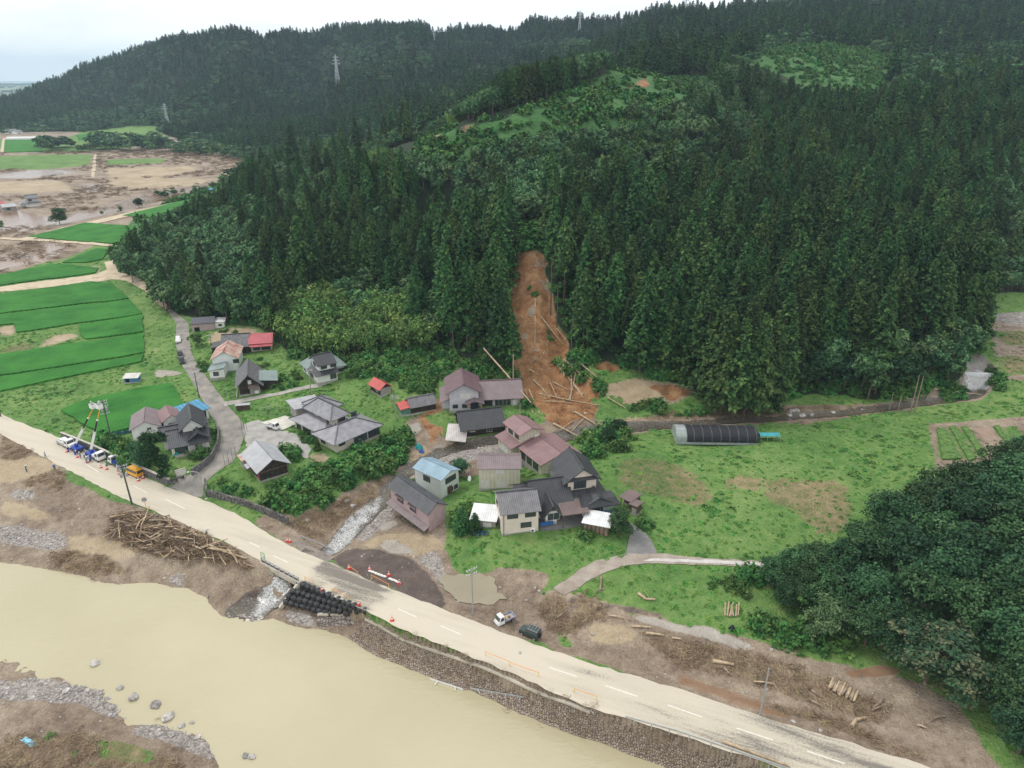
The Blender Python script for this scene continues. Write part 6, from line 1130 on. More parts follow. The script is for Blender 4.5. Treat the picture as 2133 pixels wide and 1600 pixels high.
def person(u, v, rz, shirt, trousers, lab, pose=(.05, 0, .1, -.1, .04), z=None, loc=None, sc=1.0, helmet=True):
    p = loc or at(u, v); me, hd, (c, s_) = person_mesh(pose, shirt, trousers); o = obj('person', me, None, p if loc else (p.x, p.y, (H(p.x, p.y) if z is None else z) + .03)); o.rotation_euler = (0, 0, rz); o.scale = (sc,) * 3; tag(o, lab, 'person')
    q = MB()
    if helmet: q.lathe([(.155, -.02), (.135, -.01), (.128, .05), (.09, .115), (.02, .13)], 12, hd); q.build('helmet', m_helm, o, smooth=True)
    else: q.lathe([(.10, -.08), (.115, .0), (.09, .07), (.02, .10)], 10, hd + Vector((-.02, 0, 0))); q.build('hair', m_hair, o, smooth=True)
    q = MB()
    f_ = Vector((c, 0, -s_)); up_ = Vector((s_, 0, c)); fc = hd - up_ * .10
    for sd in (-1, 1): q.lathe([(.004, -.012), (.014, 0), (.004, .012)], 6, fc + f_ * .088 + Vector((0, sd * .035, 0)))
    q.build('eyes', m_hair, o); q = MB(); q.tube(fc + f_ * .08 - up_ * .02, fc + f_ * .115 - up_ * .045, .012, .018, 6); q.build('nose', m_skin, o); q = MB(); q.box(-.01, .012, -.028, .028, -.006, .006, Matrix.Translation(fc + f_ * .088 - up_ * .078)); q.build('mouth', Mt('lips', (.35, .12, .10), .6, .1, 5), o)
    for sd in (-1, 1): q = MB(); q.box(-.02, .02, -.012, .012, -.03, .03, Matrix.Translation(fc + Vector((0, sd * .098, 0)) - f_ * .005)); q.build('ear', m_skin, o)
    return o
c_blue = Mt('blue_workwear', (.06, .13, .34), .85, .15, 4); c_lblue = Mt('light_blue_shirt', (.30, .42, .58), .85, .12, 4); c_navy = Mt('navy_trousers', (.02, .03, .08), .85, .2, 4); c_teal = Mt('green_workwear', (.04, .24, .17), .85, .15, 4); c_grey = Mt('pale_grey_shirt', (.50, .52, .53), .85, .1, 4)
person(95, 953, .6, c_lblue, c_navy, 'worker in light blue shirt walking on the dusty road left of the trucks', (.05, 0, .35, -.3, .16)); person(115, 980, 2.2, c_blue, c_navy, 'worker in blue standing at the muddy road edge by the debris', (.03, 0, .1, -.1, .05)); person(56, 983, .3, c_teal, c_navy, 'worker in green standing on the sandy apron at the left edge', (.05, 0, .5, .3, .05))
person(169, 955, -2.2, c_teal, c_navy, 'worker in green beside the first bucket truck', (.1, 0, .4, .2, .05)); person(180, 965, 1.0, c_teal, c_blue, 'worker in green leaning forward between the two bucket trucks', (.55, .15, .7, .5, .08)); person(188, 963, -2.8, c_lblue, c_navy, 'worker in light blue at the tail of the second bucket truck', (.08, 0, .3, .5, .06)); person(160, 952, .5, c_blue, c_navy, 'worker in blue behind the first bucket truck', (.05, 0, .2, .2, .03)); person(247, 983, 2.6, c_grey, c_navy, 'worker in pale shirt behind the small crew truck', (.08, 0, .6, .2, .04)); person(255, 984, .8, c_blue, c_navy, 'worker in blue at the bed of the small crew truck', (.2, 0, .8, .6, .04))
person(430, 1113, .2, c_grey, c_navy, 'person in pale shirt crouching at the road edge above the driftwood', (.75, .55, .8, .7, .08), sc=1.05)
# ================================================================== bucket trucks at work
def bucket_truck(lab, rear, front, tip, lab2):
    e = vroot('bucket_truck', lab, rear, front, 'truck', 5.6); cabin(e, 'cab', 1.3, 2.75, .92, .55, 2.25, .05, .30, .86, v_white, .06); cabglass(e, 1.3, 2.75, .92, .55, 2.25, .05, .30, .86, True, 1)
    q = MB(); q.box(-2.7, 1.28, -.85, .85, .55, .85); q.build('chassis', m_frame, e); q = MB(); q.box(-2.65, -.3, -.9, .9, .86, 1.25); q.build('equipment_deck', v_blue, e); q = MB(); q.box(.1, 1.1, -.85, .85, .86, 1.5); q.build('tool_locker', v_white, e); wheels(e, (-1.8, 1.95), .82, .38, .24); lamps(e, 2.76, .62, .85, m_lamp, 'headlight'); lamps(e, -2.72, .7, .75, m_tail, 'tail_light')
    for x in (-2.4, .2):
        for s in (-1, 1): q = MB(); q.box(x - .12, x + .12, s * .9 - .08, s * 1.35 + .08, .62, .78) if s > 0 else q.box(x - .12, x + .12, -1.43, -.82, .62, .78); q.box(x - .1, x + .1, s * 1.3 - .08, s * 1.3 + .08, 0, .6); q.build('outrigger', v_blue, e)
    q = MB(); q.lathe([(.42, 1.25), (.40, 1.7), (.30, 2.15)], 12, (-1.2, 0, 0)); q.build('turret', v_blue, e)
    bpy.context.view_layer.update(); w0 = e.matrix_world @ Vector((-1.2, 0, 2.1)); tx, ty, tz = on_y(tip[0], tip[1], w0.y + 1.5); w1 = Vector((tx, ty, tz)); inv = e.matrix_world.inverted(); a, b = inv @ w0, inv @ w1
    for t0, t1, wd, mt, nm in ((0, .42, .52, v_white, 'lower_boom'), (.40, .72, .36, v_black, 'middle_boom'), (.70, 1, .22, v_yel, 'upper_boom')):
        q = MB(); q.bar(a.lerp(b, t0), a.lerp(b, t1), wd, wd); o = q.build(nm, mt, e)
        if t0: q = MB(); q.bar(a.lerp(b, t0), a.lerp(b, t0 + .03), wd + .16, wd + .16); q.build('collar', v_white, o)
    q = MB(); r_ = .62
    q.box(b.x - r_, b.x + r_, b.y - .5, b.y + .5, b.z, b.z + .08); [q.box(b.x + sx * r_ - .03, b.x + sx * r_ + .03, b.y - .46, b.y + .46, b.z + .081, b.z + 1.05) for sx in (-1, 1)]; [q.box(b.x - r_ + .04, b.x + r_ - .04, b.y + sy * .5 - .03, b.y + sy * .5 + .03, b.z + .081, b.z + 1.05) for sy in (-1, 1)]; q.build('bucket', m_wht, e)
    wp = e.matrix_world @ Vector((b.x, b.y, b.z + .09)); person(0, 0, rnd.uniform(0, 6), c_grey, c_blue, lab2, (.15, 0, 1.3, 1.1, .03), loc=wp); return e
bucket_truck('bucket truck with raised boom, the one facing away at the head of the row', (170,944), (143,931), (194,850), 'lineman in the left raised bucket by the utility pole'); bucket_truck('bucket truck with raised boom, the one with white cab towards the camera', (188,950), (213,961), (208,851), 'lineman in the right raised bucket by the utility pole')
# ================================================================== poles, lamp, mirror, fences
m_pole = Mt('concrete_pole', (.30, .30, .295), .8, .12, 1.2); m_poled = Mt('dark_pole', (.085, .08, .08), .8, .2, 1.2); m_ins = Mt('porcelain', (.62, .63, .62), .3, .06, 4)
def h_for(p, vt):
    lo, hi = 0.5, 80
    for _ in range(40):
        m = (lo + hi) / 2; lo, hi = (m, hi) if proj(p.x, p.y, p.z + m)[1] > vt else (lo, m)
    return (lo + hi) / 2
def pole(u, v, vt, lab, arms=(), mat=m_pole, r=.16, rz=.4, tr=0, lean=(0, 0), name='utility_pole'):
    p = at(u, v); h = h_for(p, vt); e = empty(name, p, rz); e.rotation_euler = (lean[0], lean[1], rz); tag(e, lab, 'pole'); q = MB(); q.tube((0, 0, -1), (0, 0, h), r, r * .62, 10); q.build('pole', mat, e)
    for d_ in arms:
        q = MB(); w = 1.0; q.box(-w, w, -.06, .06, h - d_ - .06, h - d_ + .06); o = q.build('crossarm', m_pipe, e)
        for x in (-.9, -.45, .45, .9): k = MB(); k.lathe([(.05, .06), (.09, .12), (.05, .2), (.08, .26), (.03, .32)], 8, (x, 0, h - d_)); k.build('insulator', m_ins, o)
    for i in range(tr):
        q = MB(); x = -.5 + i; q.lathe([(.03, -.02), (.26, 0), (.27, .75), (.2, .85), (.04, .9)], 10, (x, -.3, h - 2.6)); q.build('transformer', m_pipe, e)
    return e
pole(233, 916, 834, 'tall utility pole crowded with crossarms where the two buckets work', (.3, .9, 1.6, 3.4), m_poled, .17, .7, 2); pole(275, 1050, 967, 'dark utility pole at the near road edge opposite the yellow van', (.3, .9), m_poled, .2, .5, 2, (R(1.5), R(-1))); pole(985, 1281, 1184, 'pale utility pole standing beside the muddy pond', (.3, 1.2), m_pole, .16, .6); pole(1583, 1491, 1392, 'bare grey pole at the right roadside by the driftwood', (), m_pole, .15); pole(415, 829, 776, 'dark utility pole on the verge of the village road', (.3,), m_poled, .15, .3); pole(476, 846, 806, 'slim steel pole at the footpath corner', (), m_pipe, .08); pole(648, 818, 770, 'grey utility pole in front of the white two storey house', (.3,), m_pole, .15); pole(825, 876, 824, 'grey utility pole between hip roofed house and tiled shed', (.2, .7), m_pole, .15, -.2); pole(771, 846, 812, 'thin pole below the red roofed hut', (), m_pipe, .06); pole(441, 722, 698, 'small pole beside the long farmhouse', (.2,), m_poled, .09); pole(2, 868, 815, 'dark pole at the left picture edge above the road', (), m_poled, .16)
for u, v, t_ in ((469,971,945), (477,965,939), (485,959,934), (492,953,928), (508,922,892), (512,908,880), (515,900,872), (504,893,866)): pole(u, v, t_, 'thin dark net post in the row along the village road', (), m_poled, .045, name='net_post')['group'] = 'net posts along the village road'
p = at(426, 1036); h_ = h_for(p, 984); e = empty('street_lamp', p, 0); tag(e, 'grey street lamp with arm reaching over the village road junction', 'street lamp'); q = MB(); q.chain([(0, 0, -.5), (-.1, 0, h_ * .9), (-.35, 0, h_), (-1.2, 0, h_ + .15), (-2.0, 0, h_ + .1)], .09, .05, 8); q.build('post', m_pipe, e); q = MB(); q.lathe([(.03, -.08), (.18, -.06), (.2, .02), (.05, .10)], 8, (-2.3, 0, h_ + .1)); q.build('lamp_head', m_wht, e)
p = at(305, 1060); h_ = h_for(p, 1036); e = empty('road_mirror', p, .3); tag(e, 'round road mirror on an orange post at the road edge', 'mirror'); q = MB(); q.tube((0, 0, -.4), (0, 0, h_ - .5), .05, n=8); q.build('post', m_orange, e); q = MB(); q.tube((0, -.06, h_ - .5), (0, .02, h_ - .5), .5, .42, 18); q.build('mirror_disc', m_pipe, e)
p = p3(549, 1168, 0); e = empty('road_sign', p, -.4); tag(e, 'small green framed sign standing at the bridge end', 'sign'); q = MB(); m_gr = Mt('green_frame', (.06, .42, .07), .5, .1, 3); q.bar((-.4, 0, .35), (.4, 0, .35), .07, .07); q.bar((-.4, 0, 1.7), (.4, 0, 1.7), .07, .07); q.bar((-.4, 0, 0), (-.4, 0, 1.7), .07, .07); q.bar((.4, 0, 0), (.4, 0, 1.7), .07, .07); q.build('frame', m_gr, e); q = MB(); q.box(-.36, .36, -.015, .015, .4, 1.65); q.build('board', m_wht, e)
A, B = at(231, 911), at(283, 899); e = empty('net_fence', A, math.atan2(B.y - A.y, B.x - A.x)); tag(e, 'teal net fence between rice field and the grey roofed house', 'fence'); L = dist(A, B); q = MB(); q.box(0, L, -.02, .02, .1, 1.3); q.build('net', Mt('teal_net', (.04, .15, .19), .7, .3, 3), e)
for i in range(5): q = MB(); q.tube((i * L / 4, .04, -.3), (i * L / 4, .04, 1.5), .04); q.build('post', m_pipe, e)
p = at(1600, 916); e = empty('netted_frame', p, 0); tag(e, 'low blue green net frame beside the tunnel greenhouse', 'frame'); q = MB()
for x in (-2.2, -.7, .8, 2.3): q.chain([(x, -1.5, 0), (x, -1.3, 1.2), (x, 0, 1.7), (x, 1.3, 1.2), (x, 1.5, 0)], .04, n=5)
q.build('hoops', m_pipe, e); q = MB(); [q.poly([(-2.2, a_, za), (2.3, a_, za), (2.3, b_, zb), (-2.2, b_, zb)]) for a_, za, b_, zb in ((1.5, .1, 1.3, 1.2), (1.3, 1.22, 0, 1.72), (0, 1.72, -1.0, 1.4))]; q.build('net', Mt('blue_green_net', (.05, .30, .33), .6, .3, 1.5), e)
for us_, lab in (((545,866), 'bean trellis poles in the garden plot'), ((556,862), 'second bean trellis in the garden plot')):
    p = at(*us_); e = empty('garden_trellis', p, .3); tag(e, lab, 'trellis'); q = MB()
    for x in (0, 1.2, 2.4): q.tube((x, -.6, 0), (x, 0, 2.2), .03); q.tube((x, .6, 0), (x, 0, 2.2), .03)
    q.tube((0, 0, 2.2), (2.4, 0, 2.2), .03); q.build('poles', m_pipe, e)
p = at(507, 853); e = empty('timber_rack', p, .2); tag(e, 'rack of stacked boards under a pale sheet in the garden', 'rack'); q = MB(); [q.box(-1.6, 1.6, -.5, .5, .15 + i * .3, .38 + i * .3) for i in range(4)]; q.build('boards', w_wood2, e); q = MB(); q.box(-1.8, 1.8, -.7, .7, 1.4, 1.46); q.build('cover_sheet', s_lg, e)
p = at(981, 1007); e = empty('satellite_dish', p, -1.0); tag(e, 'white dish aerial on a short post beside the cream house', 'aerial'); q = MB(); q.tube((0, 0, 0), (0, 0, 1.2), .05); q.build('post', m_pipe, e); q = MB(); q.lathe([(.1, 0), (.4, .08), (.62, .26)], 14); o = q.build('dish', m_wht, e); o.location = (0, -.1, 1.2); o.rotation_euler = (R(70), 0, 0)
p = at(1003, 1115); e = empty('blue_cart', p, .1); tag(e, 'blue metal frame cart standing beside the white shed', 'cart'); q = MB(); [q.bar((-1.2, y, .5), (1.2, y, .5), .1, .1) for y in (-.4, .4)]; [q.bar((x, -.4, .5), (x, .4, .5), .1, .1) for x in (-1.2, 0, 1.2)]; [q.bar((1.2, y, .5), (1.2, y, 1.2), .1, .1) for y in (-.4, .4)]; q.build('frame', Mt('blue_frame', (.03, .10, .28), .5, .2, 2), e); wheels(e, (-.7, .7), .5, .25, .1)
for (u, v, w, d, hh, c, lab) in ((440,397,9,4,1.6,(.12,.40,.72),'bright blue sheet over a heap beyond the forest edge'), (872,934,1.8,1.4,1.2,(.03,.30,.30),'crumpled teal sheet on the wreckage by the stream'), (878,942,1.2,1.0,.7,(.04,.10,.42),'small blue sheet beside the teal one by the stream'), (60,1546,2.6,.8,.25,(.22,.52,.66),'torn light blue sheet on the near river bank'), (1524,1310,1.0,.7,.6,(.02,.02,.03),'black plastic scrap at the thicket edge by the lane'), (369,950,1.2,1.0,.9,(.03,.30,.24),'small teal net bundle in the hedge beside the cypress'), (635,998,1.2,1.0,.6,(.03,.35,.18),'green net heap in the garden behind the black shed')):
    p = at(u, v); g = np.random.default_rng(u); q = MB(); n = 7; P_ = [[Vector(((i / n - .5) * w + g.normal() * .05 * w, (j / n - .5) * d + g.normal() * .05 * d, hh * max(0, (1 - (2 * i / n - 1) ** 2) * (1 - (2 * j / n - 1) ** 2)) + g.uniform(0, .12) * hh + .05)) for j in range(n + 1)] for i in range(n + 1)]
    [q.poly([P_[i][j], P_[i + 1][j], P_[i + 1][j + 1], P_[i][j + 1]]) for i in range(n) for j in range(n)]; o = q.build('plastic_sheet', Mt('sheet_%d' % u, c, .4, .2, 2), weld=True); o.location = p; o.rotation_euler = (0, 0, g.uniform(-.5, .5)); tag(o, lab, 'sheet')
# weir and waterfall
zc = at(2040, 790).z + 1.2; A, B = p3(2010, 777, zc), p3(2070, 780, zc); e = empty('weir', A, math.atan2(B.y - A.y, B.x - A.x)); tag(e, 'low concrete weir with white waterfall on the stream at the right', 'weir'); L = dist(A, B); q = MB(); q.box(-1, L + 1, 0, .9, -3.5, 0); q.build('sill', m_conc, e); q = MB(); n = 26
m_fall = water_mat('white_water', (.62, .64, .64), .3, .1, 6, col2=(.80, .82, .82))
for i in range(n):
    x0, x1 = L * i / n, L * (i + 1) / n; k = rnd.uniform(.1, .5); t_ = rnd.uniform(-.05, .02); q.poly([(x0, .85, .05), (x0, -.05, .05), (x1, -.05, .05), (x1, .85, .05)]); q.poly([(x0, -.05, .05), (x0, -.15 - k * .4, -.8), (x1, -.15 - k * .4, -.8), (x1, -.05, .05)])
    if rnd.random() < .82: q.poly([(x0, -.15 - k * .4, -.8), (x0, -.2 - k, -2.3), (x1, -.2 - k, -2.3), (x1, -.15 - k * .4, -.8)])
q.build('waterfall', m_fall, e)
# lattice pylons on the hills
def pylon(u, v, vt, y, lab):
    x, y, _ = on_y(u, v, y); z = float(H(x, y)); p = Vector((x, y, z)); h = h_for(p, vt); e = empty('power_pylon', p, rnd.uniform(-.3, .3)); tag(e, lab, 'pylon', 'pylons crossing the hills'); q = MB(); b = h * .085; lv = [0, .22, .42, .58, .72, .84, 1.0]; wd = [b, b * .72, b * .5, b * .34, b * .24, b * .2, .15]; w = h * .0065 + .07
    for i in range(6):
        c0 = [Vector((sx * wd[i], sy * wd[i], h * lv[i])) for sx, sy in ((-1, -1), (1, -1), (1, 1), (-1, 1))]; c1 = [Vector((sx * wd[i + 1], sy * wd[i + 1], h * lv[i + 1])) for sx, sy in ((-1, -1), (1, -1), (1, 1), (-1, 1))]
        for k in range(4): j = (k + 1) % 4; q.bar(c0[k], c1[k], w * 1.4, w * 1.4); q.bar(c0[k], c1[j], w, w); q.bar(c0[j], c1[k], w, w); q.bar(c1[k], c1[j], w, w)
    q.build('lattice', m_steel, e)
    for l_, s_ in ((.72, .15), (.82, .13), (.92, .10)):
        q = MB(); q.bar((-h * s_, 0, h * l_), (h * s_, 0, h * l_), w * 1.6, w * 1.6); q.bar((-h * s_, 0, h * l_), (0, 0, h * (l_ + .05)), w, w); q.bar((h * s_, 0, h * l_), (0, 0, h * (l_ + .05)), w, w); q.build('crossarm', m_steel, e)
m_steel = Mt('galvanised_steel', (.48, .51, .54), .5, .1, .1)
pylon(350, 262, 215, 1080, 'lattice pylon lowest on the left, standing behind the valley trees'); pylon(703, 168, 114, 1150, 'lattice pylon on the left hill shoulder, second from the left'); pylon(905, 106, 63, 1450, 'lattice pylon in the saddle near the middle of the skyline'); pylon(1207, 70, 22, 1300, 'lattice pylon breaking the skyline right of the middle'); pylon(1427, 30, -4, 1330, 'slim pylon top barely above the right skyline')
# ================================================================== fallen trunks, snags and boulders
m_bark = Mt('bark', (.14, .105, .08), .95, .35, 1.5); m_bark2 = Mt('pale_bark', (.30, .25, .20), .9, .3, 1.2)
m_log = Mt('stripped_trunk', (.40, .29, .18), .85, .25, 1.5, col2=(.56, .44, .30)); m_logd = Mt('weathered_log', (.24, .18, .13), .9, .35, 1.5, col2=(.38, .30, .22)); m_cut = Mt('sawn_end', (.52, .38, .22), .85, .15, 4)
def log(pts, r, lab, group=None, mat=m_log, off=.25, zs=None, name='felled_log', roots=False, br=0):
    P_ = [at(u, v) + Vector((0, 0, off + (zs[i] if zs else 0))) for i, (u, v) in enumerate(pts)]; o = P_[0].copy(); e = obj(name, bpy.data.meshes.new(name)); q = MB(); PP = [p - o for p in P_]
    if len(PP) == 2: m_ = PP[0].lerp(PP[1], .5) + Vector((0, 0, rnd.uniform(0, .15))); PP = [PP[0], m_, PP[1]]
    q.chain(PP, r, r * .6, 8)
    if roots:
        for i in range(9): a_ = rnd.uniform(0, 6.28); q.tube(PP[0], PP[0] + Vector((math.cos(a_) * .9, rnd.uniform(-.5, .3), math.sin(a_) * .9)), r * .5, .03, 5)
    for i in range(br): k = rnd.uniform(.5, 1); b = PP[0].lerp(PP[-1], k); q.tube(b, b + Vector((rnd.uniform(-1, 1), rnd.uniform(-1, 1), rnd.uniform(.2, 1))), .05, .02, 4)
    e.data = q.mesh(name, mat, smooth=True); e.location = o; tag(e, lab, 'log' if name != 'bare_snag' else 'trunk', group); return e
G1 = 'trunks felled by the landslide'
for pts, r, lab in (([(1076,594),(1137,577)],.16,'thin fallen trunk lying straight across the upper slide scar'), ([(1115,625),(1114,722)],.20,'fallen trunk pointing straight down the middle of the slide scar'), ([(1127,662),(1172,720)],.20,'fallen trunk slanting down the right side of the slide scar'), ([(1160,687),(1185,720)],.16,'short fallen trunk at the slide edge under standing trunks'), ([(1142,712),(1130,745),(1107,770)],.13,'thin bowed trunk in the lower slide'), ([(1102,772),(1182,814)],.24,'stout trunk lying across the foot of the slide'), ([(1112,795),(1128,810),(1145,832)],.22,'curved trunk below the stout one at the slide foot'), ([(1172,752),(1175,787)],.2,'upright leaning trunk in the log jam'), ([(1162,765),(1190,797),(1214,824)],.24,'long trunk slanting through the log jam'), ([(1182,757),(1190,780),(1190,820),(1184,836)],.2,'bent trunk standing in the log jam'), ([(1200,770),(1195,800),(1187,837)],.2,'trunk crossing the bent one in the log jam'), ([(1175,752),(1237,805)],.18,'long trunk running right from the log jam'), ([(1207,758),(1257,800)],.2,'trunk lying along the brush right of the log jam'), ([(1122,822),(1185,836),(1250,847)],.2,'long trunk lying level at the bottom of the slide'), ([(1102,815),(1125,866)],.18,'trunk pointing down between purple house and slide'), ([(1096,820),(1110,863)],.16,'thinner trunk beside the purple roofed house'), ([(1197,860),(1230,880),(1262,901)],.28,'big pale trunk with roots reaching into the stream'), ([(1152,885),(1180,899),(1208,914)],.28,'pale trunk stranded behind the rose roofed house'), ([(1215,875),(1190,902)],.14,'thin trunk crossing toward the stream'), ([(1165,900),(1195,878)],.14,'thin trunk leaning against the big pale trunk'), ([(1265,830),(1303,853)],.18,'trunk stranded in the brush by the silt bar'), ([(1197,807),(1216,832)],.18,'short trunk at the right edge of the slide foot'), ([(1135,838),(1190,842)],.15,'thin trunk half buried in orange soil'), ([(1146,800),(1160,830)],.14,'short trunk in the orange soil of the slide foot')): log(pts, r, lab, G1, roots='roots' in lab, br=3, off=.35)
a = at(1008, 768) + Vector((0, 0, 6)); b = at(1106, 857) + Vector((0, 0, 1.6)); q = MB(); q.chain([a, a.lerp(b, .5) + Vector((0, 0, .5)), b + Vector((0, 0, .8))], .22, .14, 8); o = q.build('felled_log', m_log, smooth=True); tag(o, 'long trunk lying over the roof of the purple roofed house', 'log', G1)
for u, v, vt, r, lab in ((1069,798,738,.2,'bare snag standing behind the purple roofed house'), (1083,884,842,.18,'pale snag standing by the collapsed red roof'), (1147,657,535,.2,'bare standing trunk, leftmost on the right slide edge'), (1160,686,592,.18,'pale bare trunk on the right slide edge'), (1190,728,660,.18,'bare trunk beside the log jam'), (1896,860,781,.16,'left of two leaning trunks over the stream'), (1905,859,784,.16,'right of two leaning trunks over the stream'), (1870,858,824,.15,'short snag beside the stream'), (1852,856,820,.12,'thin snag beside the stream rocks'), (1858,662,560,.22,'pale bare cedar trunk, leftmost of four above the stream'), (1867,673,575,.22,'pale bare cedar trunk, second of four above the stream'), (1875,666,564,.2,'pale bare cedar trunk, third of four above the stream'), (1881,673,612,.18,'pale bare cedar trunk, rightmost of four above the stream')):
    p = at(u, v); h_ = h_for(p, vt); q = MB(); ln = 2.2 if u > 1850 and vt < 620 else 0; q.chain([Vector((0, 0, -.5)), Vector((ln * .5, 0, h_ * .5)), Vector((ln, 0, h_))], r, r * .5, 7); o = q.build('bare_snag', m_bark2 if u > 1850 else m_bark if vt < 700 else m_log, smooth=True); o.location = p; tag(o, lab, 'trunk', 'bare trunks')
for pts, r, lab in (([(1880,803),(1960,814),(2044,824)],.2,'long trunk fallen across the stream below the weir'), ([(1894,806),(1995,817)],.18,'shorter trunk beside the long one below the weir'), ([(1922,793),(2006,806)],.16,'trunk fallen along the bank above the other two'), ([(1484,1379),(1528,1387)],.3,'sawn pale log on the mud left of the grey pole'), ([(1508,1394),(1521,1408)],.16,'short stick of driftwood under the sawn log'), ([(1774,1516),(1782,1502),(1801,1497)],.28,'curved pale log at the roadside mud'), ([(1936,1502),(1950,1495),(1967,1494)],.26,'brown curved log near the right thicket'), ([(1910,1512),(1928,1519)],.16,'pale stick near the right thicket'), ([(1818,1478),(1842,1458)],.2,'grey forked driftwood by the sleeper stack'), ([(1815,1482),(1838,1473)],.16,'lower fork of driftwood by the sleeper stack'), ([(1329,1238),(1345,1250),(1365,1251)],.26,'bent pale log on the grass below the lane'), ([(1252,1204),(1250,1232)],.24,'splintered stump upright in the grass by the lane'), ([(1240,1236),(1258,1228)],.14,'stick under the splintered stump'), ([(1316,1307),(1355,1309)],.2,'pale driftwood pole on the mud bank'), ([(1345,1321),(1382,1326)],.22,'white driftwood pole on the mud bank'), ([(1400,1331),(1420,1334)],.16,'short pale driftwood by the mud bank'), ([(1268,1284),(1300,1290)],.14,'driftwood along the silted grass edge'), ([(1160,1290),(1185,1272)],.14,'driftwood in the washed out lane'), ([(1690,1462),(1716,1478)],.14,'stick on the mud by the sleeper stack'), ([(1570,1422),(1612,1428)],.14,'thin pale pole behind the grey pole'), ([(1690,1440),(1705,1452)],.16,'dark stick left of the sleeper stack')): log(pts, r, lab, 'driftwood on the flooded fields', mat=m_log if 'pale' in lab or 'white' in lab or 'long' in lab else m_logd, br=2)
log([(1504,1547),(1570,1572),(1645,1600)], .2, 'long sawn timber pole lying along the lower road edge', None, off=.3)
for i in range(13):
    u = 1728 + i * 4.3; v = 1424 + i * 2.4; a, b = at(u + 6 + rnd.uniform(-2, 2), v - 7 + rnd.uniform(-3, 3)), at(u - 4 + rnd.uniform(-3, 3), v + 12 + rnd.uniform(-3, 3)); q = MB(); q.tube((0, 0, .55 + .1 * (i % 2)), (b - a) + Vector((0, 0, .25)), .19, .17, 8); o = q.build('cut_log', m_logd if i % 3 else m_log); o.location = a; tag(o, 'short grey log leaning in the row of logs on the right mud', 'log', 'row of short logs')
for i in range(7):
    u = 1510 + i * 4.5; a, b = at(u, 1284 + i % 3), at(u + rnd.uniform(-6, 8), 1266 + rnd.uniform(-2, 6)); q = MB(); q.tube((0, 0, .2), (b - a) + Vector((0, 0, 1.1)), .14, .11, 7); o = q.build('cut_log', m_log); o.location = a; tag(o, 'pale log in the small heap at the thicket edge', 'log', 'small log heap')
def rock_mesh(seed):
    bm = bmesh.new(); bmesh.ops.create_icosphere(bm, subdivisions=2, radius=1); g = np.random.default_rng(seed); s = g.uniform(.7, 1.2, 3); o = g.uniform(0, 50, 2)
    for v in bm.verts:
        n = 1 + .35 * (float(vnoise(np.array([v.co.x * 1.7 + o[0] + v.co.z]), np.array([v.co.y * 1.7 + o[1]]), seed)[0]) - .5) * 2; v.co = Vector((v.co.x * s[0], v.co.y * s[1], v.co.z * .62)) * n
    me = bpy.data.meshes.new('boulder'); bm.to_mesh(me); bm.free(); me.materials.append(m_rock); return me
m_rock = Mt('grey_stone', (.30, .275, .255), .9, .35, 1.6, bump=.05, col2=(.54, .51, .48), rnd_obj=.35); rocks = [rock_mesh(i) for i in range(6)]
for u, v, r, lab in ((281,1463,.85,'biggest boulder standing in the river shallows'), (328,1482,.8,'angular boulder in the shallows below the biggest one'), (354,1500,.85,'flat pale boulder at the gravel tip'), (203,1398,.75,'dark boulder alone farther out in the river'), (252,1441,.6,'pale boulder at the end of the shingle'), (235,1474,.5,'small dark boulder on the shingle edge'), (515,1588,.55,'left of two boulders in the river at the bottom'), (526,1592,.55,'right of two boulders in the river at the bottom'), (379,1515,.5,'boulder at the tip of the lower shingle'), (401,1511,.4,'small boulder off the lower shingle'), (1648,858,.9,'big boulder at the stream edge under the cedars'), (1660,856,.8,'rounded boulder next to the big one at the stream'), (1672,867,.9,'pale boulder in the stream behind the greenhouse field'), (1690,866,.8,'brown boulder in the stream behind the field'), (1735,860,.6,'small boulder in the upper stream'), (1797,855,.6,'boulder in the upper stream near the snags'), (1645,866,.6,'low boulder in the stream below the big one'), (735,1055,.7,'boulder on the left stream bank below the shrubs'), (722,1045,.6,'pale boulder in the wreckage of the left stream bank'), (640,1085,.5,'boulder in the mud beside the road'), (590,1082,.6,'boulder at the foot of the stone wall'), (1083,1361-0,.3,'single stone on the dusty road edge'), (1225,1402,.35,'white stone on the right roadside mud'), (430,1040,.4,'stone at the foot of the street lamp')):
    p = at(u, v, 0); zz = max(p.z, WZ if v > 1370 and u < 560 else p.z); o = obj('boulder', rocks[rnd.randrange(6)], None, (p.x, p.y, zz + r * .15)); o.scale = (r, r * .9, r); o.rotation_euler = (0, 0, rnd.uniform(0, 6)); tag(o, lab, 'boulder')
